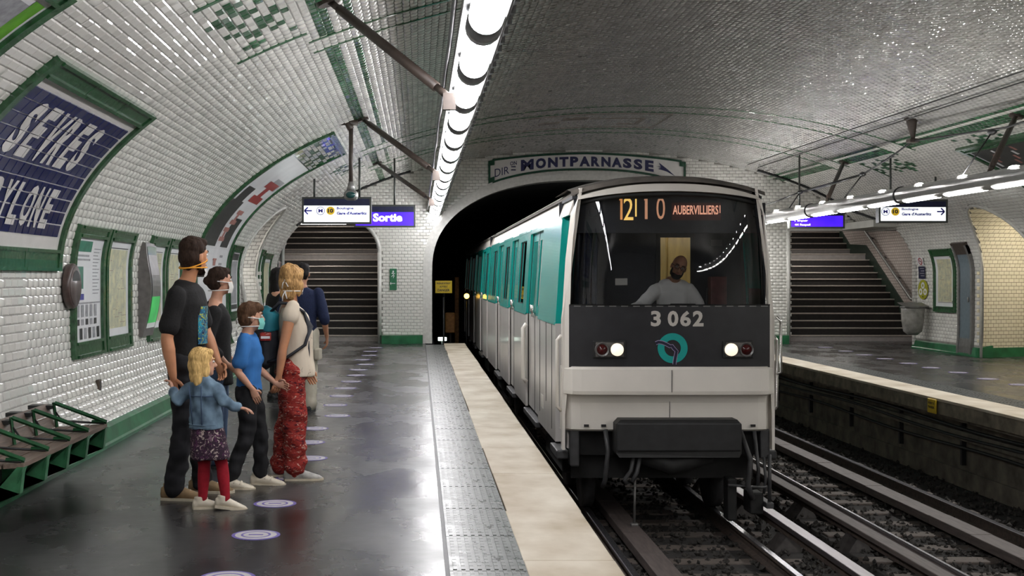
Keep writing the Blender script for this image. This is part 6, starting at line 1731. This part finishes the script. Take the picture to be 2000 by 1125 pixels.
# ---- man in the black T-shirt (nearest, on the left)
def man_black():
    f = Fig(1.86, (-1.70, 9.12, 0), -.10, 'tall man in black T-shirt, orange mask straps, holding the small girl by the hand', m_skin, voxel=.0085)
    k = f.k; zs = TORSO
    torso_geo(f.body, k, f.skin, zs)
    hipL, hipR = (0, .095*k, .93*k), (0, -.095*k, .93*k)
    KL, AL = (.03*k, .13*k, .50*k), (.0*k+.06, .17*k, .085*k); KR, AR = (.0, -.12*k, .50*k), (-.055, -.13*k, .085*k)
    leg_geo(f.body, hipL, KL, AL, k, f.skin); leg_geo(f.body, hipR, KR, AR, k, f.skin)
    SR, ER, WR = (-.02, -.205*k, 1.40*k), (-.075, -.255*k, 1.11*k), (-.03, -.255*k, .855*k)
    SL, EL, WL = (0, .20*k, 1.40*k), (.06, .25*k, 1.13*k), (.17, .20*k, .92*k)
    arm_geo(f.body, SR, ER, WR, k*1.12, f.skin); arm_geo(f.body, SL, EL, WL, k*1.1, f.skin)
    hand_geo(f.body, f.extra, WR, (.10, .02, -1), (.6, .8, 0), k*1.05, f.skin, .75, -1); hand_geo(f.body, f.extra, WL, (.4, -.2, -.9), (-.2, -1, 0), k, f.skin, .5, 1)
    f.head((.045, .01, 1.665*k), yaw=1.0, pitch=.02, nk=(-.015, 0, 1.44*k)); f.face(m_hdark)
    f.hair([((-.020, 0, .055), (.099, .089, .085)), ((-.045, 0, .0), (.075, .084, .085)), ((-.055, 0, -.05), (.045, .066, .05)), ((.035, 0, .092), (.06, .07, .04))], m_hdark, .007, 40)
    f.hair([((.045, 0, -.095), (.05, .052, .035)), ((.0, .05, -.06), (.025, .012, .04)), ((.0, -.05, -.06), (.025, .012, .04))], m_hdark, .003, 40, name='beard')
    mask(f, m_maskw, m_strapy, True, chin=True)
    # T-shirt
    b = MB(); z = [(.80, .122, .172, -.01), (.86, .128, .182, -.01), (.95, .125, .180, -.005), (1.08, .118, .172, .0), (1.22, .125, .182, .004), (1.33, .126, .19, .0), (1.41, .112, .192, -.012), (1.455, .09, .15, -.02), (1.478, .072, .095, -.022)]
    torso_geo(b, k, m_blackcot, z); 
    for S, E in ((SR, ER), (SL, EL)): limb(b, [Vector(S)+Vector((0, .03 if S[1] < 0 else -.03, .0)), S, lerp(S, E, .45), lerp(S, E, .74)], [.062*k, .068*k, .068*k, .070*k], m_blackcot)
    f.cloth('t_shirt', b, m_blackcot, wr=.011, wsc=9, wst=(1, 1, .8))
    b = MB(); b.grid(lambda u, v: ((.131+.003*math.sin(u*9))*k+.001, (-.10+.2*u)*k, (1.06+.26*v)*k), 8, 6, m_graphic)
    b.v = [(x-.35*abs(y/.175)**2.2*.1*1.0-.018*(abs(y)/.1)**2, y, z_) for x, y, z_ in b.v]; f.parts.append(('shirt_print', b))
    # jeans
    b = MB(); torso_geo(b, k, m_denimb, [(.82, .10, .14, 0), (.90, .13, .175, 0), (.97, .128, .172, 0), (1.02, .122, .165, 0)])
    leg_geo(b, hipL, KL, lerp(AL, KL, -.02), k, m_denimb, .016, bell=.022); leg_geo(b, hipR, KR, lerp(AR, KR, -.02), k, m_denimb, .016, bell=.022)
    f.cloth('jeans', b, m_denimb, wr=.016, wsc=11, wst=(1, 1, 1.5))
    shoe(f, 'shoe', AL, .06, k*1.14, m_shoeb, m_sole); shoe(f, 'shoe', AR, .0, k*1.14, m_shoeb, m_sole)
    return f.finish()
man_black()

# ---- woman in black, mostly hidden behind him
def woman_black():
    f = Fig(1.66, (-1.72, 10.55, 0), .1, 'woman in a black top and jeans, half hidden behind the tall man', m_skin2, voxel=.011)
    k = f.k; torso_geo(f.body, k, f.skin, TORSO)
    hl, hr = (0, .09*k, .92*k), (0, -.09*k, .92*k); KL, AL, KR, AR = (.03, .1*k, .5*k), (.0, .12*k, .085*k), (.0, -.1*k, .5*k), (-.03, -.11*k, .085*k)
    leg_geo(f.body, hl, KL, AL, k, f.skin); leg_geo(f.body, hr, KR, AR, k, f.skin)
    SR, ER, WR = (-.01, -.185*k, 1.39*k), (-.06, -.23*k, 1.11*k), (.10, -.2*k, .93*k); SL, EL, WL = (-.01, .185*k, 1.39*k), (-.04, .23*k, 1.11*k), (.12, .16*k, .95*k)
    for a in ((SR, ER, WR), (SL, EL, WL)): arm_geo(f.body, *a, k*.9, f.skin)
    hand_geo(f.body, f.extra, WR, (.8, .2, -.5), (0, 1, -.2), k*.95, f.skin, .5, -1); hand_geo(f.body, f.extra, WL, (.8, -.2, -.5), (0, -1, -.2), k*.95, f.skin, .5, 1)
    f.head((.03, 0, 1.665*k), yaw=.35, nk=(-.015, 0, 1.44*k)); f.face(m_hdark)
    f.hair([((-.022, 0, .05), (.097, .088, .085)), ((-.05, 0, -.005), (.07, .082, .085)), ((-.11, 0, .0), (.045, .045, .045)), ((.03, 0, .088), (.062, .07, .04))], m_hdark)
    mask(f, m_maskw, m_strapw)
    b = MB(); torso_geo(b, k, m_blackcot, [(.74, .15, .18, 0), (.84, .14, .18, 0), (.95, .135, .175, 0), (1.1, .12, .16, .005), (1.24, .13, .168, .008), (1.34, .125, .18, 0), (1.41, .105, .178, -.012), (1.455, .08, .13, -.02), (1.475, .06, .08, -.022)])
    for S, E, W_ in ((SR, ER, WR), (SL, EL, WL)): limb(b, [S, lerp(S, E, .5), E, lerp(E, W_, .5)], [.068*k, .062*k, .058*k, .055*k], m_blackcot)
    f.cloth('top', b, m_blackcot, wr=.01, wsc=7)
    b = MB(); torso_geo(b, k, m_jeansb, [(.80, .10, .14, 0), (.88, .125, .17, 0), (1.0, .12, .165, 0)]); leg_geo(b, hl, KL, AL, k, m_jeansb, .014, bell=.014); leg_geo(b, hr, KR, AR, k, m_jeansb, .014, bell=.014); f.cloth('jeans', b, m_jeansb, wr=.008)
    shoe(f, 'shoe', AL, 0, k, m_dkshoe, m_dkshoe); shoe(f, 'shoe', AR, 0, k, m_dkshoe, m_dkshoe)
    return f.finish()
woman_black()

# ---- small girl in the denim jacket (seen from behind, mid-step)
def girl():
    f = Fig(1.10, (-1.43, 8.62, 0), 1.12, 'small blond girl in denim jacket, floral skirt and crimson tights, arm stretched out', m_skin2, voxel=.006, child=1.)
    k = f.k
    Z = [(.84, .09, .12, 0), (.94, .115, .15, 0), (1.08, .11, .14, 0), (1.22, .11, .15, 0), (1.33, .105, .15, 0), (1.40, .085, .14, -.01), (1.44, .06, .08, -.015)]
    torso_geo(f.body, k, f.skin, Z)
    hl, hr = (0, .085*k, .82*k), (0, -.085*k, .82*k)
    KL, AL = (.02, .11*k, .47*k), (-.015, .13*k, .10*k); KR, AR = (.05, -.10*k, .47*k), (.03, -.13*k, .10*k)
    leg_geo(f.body, hl, KL, AL, k, f.skin); leg_geo(f.body, hr, KR, AR, k, f.skin)
    # left hand up to the man's hand, right arm flung out to the side
    SL, EL, WL = (-.02, .165*k, 1.33*k), (-.055, .32*k, 1.19*k), (-.01, .42*k, 1.30*k); SR, ER, WR = (0, -.165*k, 1.33*k), (-.03, -.29*k, 1.20*k), (.06, -.37*k, 1.13*k)
    arm_geo(f.body, SL, EL, WL, k*1.02, f.skin); arm_geo(f.body, SR, ER, WR, k*1.02, f.skin)
    hand_geo(f.body, f.extra, WL, (.15, .35, .9), (-.3, .9, -.3), k*1.05, f.skin, .7, 1); hand_geo(f.body, f.extra, WR, (.25, -.95, -.15), (0, -.2, -1), k*1.1, f.skin, .3, -1)
    f.head((.01, 0, 1.62*k), yaw=-.75, pitch=.03, nk=(-.01, 0, 1.40*k)); f.face(m_hbl)
    f.hair([((-.022, 0, .045), (.104, .094, .088)), ((-.055, 0, -.03), (.072, .092, .11)), ((-.06, .02, -.12), (.06, .085, .09)), ((-.05, -.045, -.13), (.05, .05, .08)), ((.0, .07, -.06), (.055, .03, .10)), ((.0, -.07, -.05), (.045, .026, .09)), ((.03, 0, .088), (.062, .07, .04))], m_hbl, .012, 22, (1, 1, .3))
    b = MB(); torso_geo(b, k, m_denim, [(.90, .165, .205, -.01), (1.0, .16, .195, -.01), (1.12, .15, .185, 0), (1.25, .145, .185, 0), (1.34, .135, .185, 0), (1.40, .11, .165, -.01), (1.44, .085, .11, -.015), (1.465, .075, .09, -.015)])
    for S, E, W_ in ((SR, ER, WR), (SL, EL, WL)): limb(b, [lerp(S, E, -.2), S, lerp(S, E, .5), E, lerp(E, W_, .45), lerp(E, W_, .86)], [.07*k, .078*k, .07*k, .066*k, .060*k, .058*k], m_denim)
    f.cloth('denim_jacket', b, m_denim, wr=.014, wsc=17)
    b = MB()
    for y in (-.07, .07): b.tube([(-.165*k, y*k*1.2, 1.38*k), (-.175*k, y*k, 1.2*k), (-.185*k, y*k*.9, .95*k)], .004, m_jeansb, seg=5)
    b.tube([(-.17*k*math.cos(t)-.01, .19*k*math.sin(t), .945*k) for t in np.linspace(-1.2, 1.2, 14)], .006, m_denim, seg=6); b.tube([(-.157*k*math.cos(t)-.006, .185*k*math.sin(t), 1.26*k) for t in np.linspace(-1.1, 1.1, 12)], .004, m_jeansb, seg=5); f.parts.append(('jacket_seam', b))
    b = MB(); torso_geo(b, k, m_skirt, [(.56, .20, .235, .01), (.60, .205, .24, .01), (.70, .19, .22, .005), (.82, .17, .20, 0), (.95, .135, .17, 0)]); f.cloth('skirt', b, m_skirt, wr=.022, wsc=11, wst=(1, 1, .25))
    b = MB(); leg_geo(b, hl, KL, AL, k, m_red, .008); leg_geo(b, hr, KR, AR, k, m_red, .008); f.cloth('tights', b, m_red, wr=.002)
    shoe(f, 'shoe', AL, -.85, k*1.28, m_shoew, m_sole); shoe(f, 'shoe', (AR[0], AR[1], AR[2]+.012), -.95, k*1.28, m_shoew, m_sole, .14)
    return f.finish(.10)
girl()

# ---- boy in the blue T-shirt
def boy():
    f = Fig(1.40, (-1.31, 9.55, 0), -.05, 'boy in blue T-shirt and black joggers with a turquoise face mask, hand in his pocket', m_skin2, voxel=.0065, child=.75)
    k = f.k; T = [(.84, .085, .115, 0), (.92, .105, .145, 0), (1.0, .102, .14, .0), (1.10, .094, .13, .005), (1.22, .10, .142, .008), (1.33, .105, .155, .0), (1.41, .09, .155, -.012), (1.455, .065, .11, -.02), (1.48, .05, .065, -.022)]
    torso_geo(f.body, k, f.skin, T)
    hl, hr = (0, .085*k, .92*k), (0, -.085*k, .92*k)
    KR, AR = (.0, -.09*k, .51*k), (-.125, -.14*k, .085*k); KL, AL = (.08, .09*k, .50*k), (.075, .13*k, .085*k)
    leg_geo(f.body, hl, KL, AL, k, f.skin); leg_geo(f.body, hr, KR, AR, k, f.skin)
    SR, ER, WR = (-.01, -.175*k, 1.385*k), (-.05, -.225*k, 1.12*k), (.055, -.185*k, .955*k); SL, EL, WL = (0, .175*k, 1.385*k), (.04, .24*k, 1.12*k), (.18, .20*k, .98*k)
    arm_geo(f.body, SR, ER, WR, k*.92, f.skin); arm_geo(f.body, SL, EL, WL, k*.92, f.skin)
    hand_geo(f.body, f.extra, WR, (.35, .25, -.85), (-.2, 1, 0), k, f.skin, .25, -1); hand_geo(f.body, f.extra, WL, (.9, .1, -.25), (-.1, -1, 0), k, f.skin, .6, 1)
    f.head((.02, 0, 1.635*k), yaw=.35, pitch=.02, nk=(-.015, 0, 1.44*k)); f.face(m_hboy, mouth=False)
    f.hair([((-.022, 0, .05), (.103, .092, .088)), ((-.05, 0, -.005), (.076, .088, .085)), ((.04, 0, .08), (.064, .076, .05)), ((-.06, 0, -.06), (.04, .06, .04))], m_hboy, .009, 34)
    mask(f, m_mask, m_strapw, True, tie=True)
    b = MB(); torso_geo(b, k, m_bluet, [(.88, .125, .165, 0), (.95, .125, .165, 0), (1.08, .115, .155, .004), (1.22, .12, .16, .008), (1.33, .122, .17, .0), (1.41, .105, .168, -.012), (1.455, .078, .12, -.02), (1.472, .06, .075, -.022)])
    for S, E in ((SR, ER), (SL, EL)): limb(b, [lerp(S, E, -.15), S, lerp(S, E, .4), lerp(S, E, .66)], [.06*k, .07*k, .072*k, .074*k], m_bluet)
    f.cloth('t_shirt', b, m_bluet, wr=.010, wsc=12)
    b = MB(); torso_geo(b, k, m_blackp, [(.82, .10, .13, 0), (.90, .125, .155, 0), (.96, .12, .152, 0)]); leg_geo(b, hl, KL, lerp(AL, KL, .06), k, m_blackp, .016, bell=.008); leg_geo(b, hr, KR, lerp(AR, KR, .06), k, m_blackp, .016, bell=.008); f.cloth('joggers', b, m_blackp, wr=.018, wsc=14)
    shoe(f, 'shoe', AR, .05, k*1.22, m_shoew, m_sole, straps=(.04, .085)); shoe(f, 'shoe', AL, .0, k*1.22, m_shoew, m_sole, straps=(.04, .085))
    return f.finish()
boy()

# ---- woman with the rucksack and red trousers
def woman_red():
    f = Fig(1.67, (-1.02, 9.95, 0), .12, 'woman in sleeveless cream top and red patterned trousers wearing a dark and teal rucksack', m_skin, voxel=.008)
    k = f.k; torso_geo(f.body, k, f.skin, TORSO)
    hl, hr = (0, .09*k, .92*k), (0, -.09*k, .92*k); KL, AL, KR, AR = (.03, .105*k, .5*k), (.07, .12*k, .085*k), (.0, -.10*k, .5*k), (-.055, -.10*k, .085*k)
    AR = (.03, -.11*k, .085*k); AL = (-.09, .12*k, .085*k); KR = (.02, -.10*k, .5*k); KL = (-.02, .10*k, .5*k)
    leg_geo(f.body, hl, KL, AL, k, f.skin); leg_geo(f.body, hr, KR, AR, k, f.skin)
    SR, ER, WR = (-.01, -.185*k, 1.40*k), (-.075, -.225*k, 1.10*k), (-.105, -.235*k, .87*k); SL, EL, WL = (0, .185*k, 1.40*k), (.03, .24*k, 1.1*k), (.12, .22*k, .90*k)
    arm_geo(f.body, SR, ER, WR, k*.98, f.skin); arm_geo(f.body, SL, EL, WL, k*.95, f.skin)
    hand_geo(f.body, f.extra, WR, (-.22, 0, -1), (-.4, 1, 0), k*1.02, f.skin, .55, -1); hand_geo(f.body, f.extra, WL, (.5, 0, -.9), (0, -1, 0), k, f.skin, .5, 1)
    f.head((.005, .0, 1.655*k), yaw=1.0, pitch=.06, nk=(-.01, 0, 1.44*k)); f.face(m_hwom, mouth=False)
    f.hair([((-.025, 0, .05), (.108, .100, .092)), ((-.06, 0, .085), (.07, .075, .07)), ((-.055, 0, -.015), (.078, .092, .085)), ((-.06, 0, -.10), (.052, .072, .07)), ((.035, 0, .085), (.064, .078, .045)), ((.0, .07, -.05), (.045, .026, .08)), ((.0, -.07, -.05), (.045, .026, .08))], m_hwom, .014, 24, (1, 1, .5))
    mask(f, m_maskw, m_strapw, True, tie=True)
    b = MB(); torso_geo(b, k, m_dotted, [(.86, .155, .19, .04), (.90, .155, .188, .04), (1.0, .145, .178, .035), (1.1, .135, .168, .035), (1.22, .148, .175, .035), (1.33, .138, .185, .01), (1.40, .11, .19, -.012), (1.445, .085, .155, -.02), (1.47, .066, .09, -.022)])
    for S, E in ((SR, ER), (SL, EL)): limb(b, [lerp(S, E, -.15), S, lerp(S, E, .12)], [.055*k, .068*k, .07*k], m_dotted)
    f.cloth('sleeveless_top', b, m_dotted, wr=.012, wsc=11, wst=(1, 1, .6))
    b = MB(); torso_geo(b, k, m_redp, [(.80, .11, .15, 0), (.88, .135, .185, 0), (.97, .13, .178, 0), (1.03, .118, .162, 0)])
    for h_, K, A in ((hl, KL, AL), (hr, KR, AR)): limb(b, [h_, lerp(h_, K, .5), K, lerp(K, A, .55), lerp(K, A, .97)], [.108*k, .105*k, .098*k, .094*k, .088*k], m_redp, 18)
    f.cloth('patterned_trousers', b, m_redp, wr=.024, wsc=11, wst=(1, 1, 1.3))
    shoe(f, 'shoe', AR, .0, k*1.15, m_shoeg, m_sole); shoe(f, 'shoe', AL, .08, k*1.15, m_shoeg, m_sole)
    r = f.finish()
    # rucksack she carries: straps follow the shoulders
    o = empty('rucksack', (0, 0, 0)); tag(o, 'dark rucksack with teal lid and red label, worn by the woman in red trousers', 'bag'); o.location = f.loc; o.rotation_euler.z = f.rz
    mt = fabric('teal_nylon', (.012, .13, .17), .2, 12, rough=.6); md = fabric('dark_grey_nylon', (.02, .022, .028), .3, 10, rough=.6)
    b = MB(); x = -.215; b.tube([(x+.02, 0, .93*k), (x, 0, .97*k), (x, 0, 1.12*k), (x+.005, 0, 1.26*k), (x+.02, 0, 1.30*k)], [(.10, .06), (.15, .105), (.155, .115), (.145, .105), (.11, .07)], md, seg=20, side=(0, 1, 0)); put('main_bag', smooth_mesh(b, .009, 3, .008, 12), md, o)
    b = MB(); b.tube([(x+.02, 0, 1.24*k), (x+.015, 0, 1.30*k), (x+.03, 0, 1.40*k), (x+.05, 0, 1.435*k)], [(.15, .10), (.15, .115), (.135, .095), (.09, .05)], mt, seg=20, side=(0, 1, 0)); put('lid', smooth_mesh(b, .009, 3, .008, 12), mt, o)
    b = MB(); b.box((x-.04, -.175, 1.165*k), (x+.05, -.135, 1.235*k), m_redp, bev=.01); b.box((x-.03, -.178, 1.185*k), (x+.04, -.172, 1.205*k), m_strapw); b.build('red_label', o)
    for s in (-1, 1):
        b = MB(); y = s*.115*k
        b.tube([(-.17, y*.8, 1.40*k), (-.10, y, 1.475*k), (-.01, y*1.05, 1.475*k), (.095, y*1.05, 1.40*k), (.14, y*1.1, 1.28*k), (.10, y*1.45, 1.13*k), (-.04, y*1.6, 1.03*k), (-.19, y*1.2, .99*k)], [(.012, .030)]*8, md, seg=8, side=(0, 0, 1)); b.build('shoulder_strap', o)
    b = MB(); b.tube([(.125, -.11*k, 1.17*k), (.13, -.112*k, 1.06*k), (.125, -.115*k, .93*k)], [(.012, .006)]*3, md, seg=6); b.build('loose_strap', o)
woman_red()

# ---- people farther back
def man_navy():
    f = Fig(1.75, (-1.40, 14.9, 0), 1.45, 'man in navy top and beige trousers walking away beyond the woman in red trousers', m_skin3, voxel=.012)
    k = f.k; torso_geo(f.body, k, f.skin, TORSO)
    hl, hr = (0, .09*k, .93*k), (0, -.09*k, .93*k); KL, AL, KR, AR = (.08, .1*k, .5*k), (.0, .1*k, .085*k), (.0, -.1*k, .5*k), (-.05, -.1*k, .085*k)
    leg_geo(f.body, hl, KL, AL, k, f.skin); leg_geo(f.body, hr, KR, AR, k, f.skin)
    SR, ER, WR = (0, -.20*k, 1.40*k), (-.03, -.27*k, 1.12*k), (.05, -.29*k, .89*k); SL, EL, WL = (0, .2*k, 1.4*k), (-.03, .26*k, 1.12*k), (.06, .26*k, .88*k)
    for a in ((SR, ER, WR), (SL, EL, WL)): arm_geo(f.body, *a, k, f.skin)
    hand_geo(f.body, f.extra, WR, (.2, 0, -1), (0, 1, 0), k, f.skin, .5, -1); hand_geo(f.body, f.extra, WL, (.2, 0, -1), (0, -1, 0), k, f.skin, .5, 1)
    f.head((.03, 0, 1.655*k), nk=(-.015, 0, 1.44*k)); f.face(m_hblk)
    f.hair([((-.02, 0, .05), (.098, .088, .085)), ((-.045, 0, .0), (.075, .084, .085)), ((.035, 0, .088), (.06, .07, .04))], m_hblk)
    b = MB(); torso_geo(b, k, m_navyc, [(.84, .14, .185, 0), (.95, .135, .182, 0), (1.1, .125, .172, 0), (1.24, .13, .182, 0), (1.34, .13, .19, 0), (1.41, .11, .185, -.01), (1.455, .08, .13, -.02), (1.475, .06, .08, -.02)])
    for S, E, W_ in ((SR, ER, WR), (SL, EL, WL)): limb(b, [lerp(S, E, -.1), S, E, lerp(E, W_, .12)], [.06*k, .075*k, .066*k, .064*k], m_navyc)
    f.cloth('navy_top', b, m_navyc, wr=.01)
    b = MB(); torso_geo(b, k, m_beige, [(.8, .11, .15, 0), (.88, .135, .18, 0), (.98, .13, .175, 0)]); leg_geo(b, hl, KL, AL, k, m_beige, .03, bell=.02); leg_geo(b, hr, KR, AR, k, m_beige, .03, bell=.02); f.cloth('cargo_trousers', b, m_beige, wr=.012)
    b = MB(); b.box((-.1, -.235, .62*k), (.05, -.16, .76*k), m_beige, bev=.02); f.parts.append(('cargo_pocket', b))
    shoe(f, 'shoe', AL, 0, k, m_dkshoe, m_dkshoe); shoe(f, 'shoe', AR, 0, k, m_dkshoe, m_dkshoe)
    return f.finish()
man_navy()
def dark_haired():
    f = Fig(1.70, (-1.86, 16.2, 0), .5, 'person with long black hair and dark clothes, far back beside the rucksack', m_skin2, voxel=.014)
    k = f.k; torso_geo(f.body, k, f.skin, TORSO)
    hl, hr = (0, .09*k, .92*k), (0, -.09*k, .92*k); KL, AL, KR, AR = (.02, .1*k, .5*k), (.0, .11*k, .085*k), (.0, -.1*k, .5*k), (-.02, -.11*k, .085*k)
    leg_geo(f.body, hl, KL, AL, k, f.skin); leg_geo(f.body, hr, KR, AR, k, f.skin)
    SR, ER, WR = (0, -.185*k, 1.39*k), (-.03, -.23*k, 1.11*k), (.07, -.22*k, .9*k); SL, EL, WL = (0, .185*k, 1.39*k), (-.03, .23*k, 1.11*k), (.07, .22*k, .9*k)
    for a in ((SR, ER, WR), (SL, EL, WL)): arm_geo(f.body, *a, k*.9, f.skin)
    hand_geo(f.body, f.extra, WR, (.2, 0, -1), (0, 1, 0), k, f.skin, .5, -1); hand_geo(f.body, f.extra, WL, (.2, 0, -1), (0, -1, 0), k, f.skin, .5, 1)
    f.head((.03, 0, 1.655*k), yaw=.2, nk=(-.015, 0, 1.44*k)); f.face(m_hblk)
    f.hair([((-.02, 0, .05), (.105, .096, .088)), ((-.06, 0, -.03), (.07, .095, .12)), ((-.07, 0, -.16), (.055, .10, .13))], m_hblk)
    b = MB(); torso_geo(b, k, m_blackcot, [(.80, .14, .18, 0), (.95, .135, .175, 0), (1.1, .12, .16, 0), (1.24, .13, .17, 0), (1.34, .125, .18, 0), (1.41, .105, .178, -.01), (1.47, .06, .08, -.02)])
    for S, E, W_ in ((SR, ER, WR), (SL, EL, WL)): limb(b, [S, E, lerp(E, W_, .9)], [.068*k, .058*k, .05*k], m_blackcot)
    f.cloth('dark_top', b, m_blackcot)
    b = MB(); torso_geo(b, k, m_blackp, [(.8, .11, .15, 0), (.88, .13, .17, 0), (.98, .125, .165, 0)]); leg_geo(b, hl, KL, AL, k, m_blackp, .014); leg_geo(b, hr, KR, AR, k, m_blackp, .014); f.cloth('dark_trousers', b, m_blackp)
    shoe(f, 'shoe', AL, 0, k, m_dkshoe, m_dkshoe); shoe(f, 'shoe', AR, 0, k, m_dkshoe, m_dkshoe)
    return f.finish()
dark_haired()
def driver():
    # seated in the cab, facing the camera side (-y), head tilted onto his hand side
    f = Fig(1.78, (TX+.16, TY+.64, 0.0), -PI/2, 'bald bearded train driver with glasses and a white shirt behind the windscreen', m_skin3, voxel=.008)
    k = f.k; z0 = .36         # floor of the cab is at platform height; the seat lifts him
    T = [(z+z0-.28, d, w_, x+.0) for z, d, w_, x in TORSO[1:]]
    torso_geo(f.body, k, f.skin, T)
    hz = (.98+z0-.28)*k; hl, hr = (.02, .09*k, hz), (.02, -.09*k, hz); KL, KR = (.46, .1*k, hz+.0), (.46, -.1*k, hz); AL, AR = (.44, .1*k, .62), (.44, -.1*k, .62)
    KL = (.28, .1, .55); KR = (.28, -.1, .55); AL = (.30, .1, .12); AR = (.30, -.1, .12)
    leg_geo(f.body, hl, KL, AL, k, f.skin); leg_geo(f.body, hr, KR, AR, k, f.skin)
    sz = 1.47*k; SR, ER, WR = (.03, -.20*k, sz-.04), (.13, -.38*k, sz-.21), (.32, -.60*k, sz-.235); SL, EL, WL = (.03, .19*k, sz-.06), (.15, .28*k, sz-.28), (.3, .16*k, sz-.26)
    arm_geo(f.body, SR, ER, WR, k, f.skin); arm_geo(f.body, SL, EL, WL, k, f.skin)
    hand_geo(f.body, f.extra, WR, (.3, -1, .25), (.1, 0, -1), k, f.skin, .45, 1); hand_geo(f.body, f.extra, WL, (.9, -.4, -.1), (0, 0, -1), k, f.skin, .4, 1)
    f.head((.12, .035, 1.665*k+.03), yaw=-.12, pitch=.22, roll=-.36, nk=(.0, .0, sz+.02)); f.hs = f.hs; f.face(m_hblk, glasses=True)
    f.hair([((.050, 0, -.088), (.050, .058, .042)), ((.02, .055, -.06), (.03, .016, .045)), ((.02, -.055, -.06), (.03, .016, .045))], m_hblk, .003, 40, name='beard')
    b = MB(); torso_geo(b, k, m_white, [(z+z0-.28, d+.018, w_+.018, x) for z, d, w_, x in TORSO[1:-1]])
    for S, E, W_ in ((SR, ER, WR), (SL, EL, WL)): limb(b, [lerp(S, E, -.2), S, lerp(S, E, .5), E, lerp(E, W_, .3)], [.065*k, .078*k, .075*k, .07*k, .062*k], m_white)
    f.cloth('white_shirt', b, m_white, wr=.012, wsc=10)
    b = MB()
    for s in (-1, 1): b.prism([(.10, .01*s, sz-.05), (.085, .07*s, sz+.0), (.04, .085*s, sz+.035), (.09, .02*s, sz-.005)], (.012, 0, 0), m_white)
    f.parts.append(('collar', b))
    b = MB(); torso_geo(b, k, m_navyc, [(.84+z0-.28, .12, .16, 0), (.95+z0-.28, .13, .17, 0), (1.0+z0-.28, .125, .165, 0)]); leg_geo(b, hl, KL, AL, k, m_navyc, .014); leg_geo(b, hr, KR, AR, k, m_navyc, .014); f.cloth('dark_trousers', b, m_navyc)
    shoe(f, 'shoe', AL, 0, k, m_dkshoe, m_dkshoe); shoe(f, 'shoe', AR, 0, k, m_dkshoe, m_dkshoe)
    return f.finish()
driver()
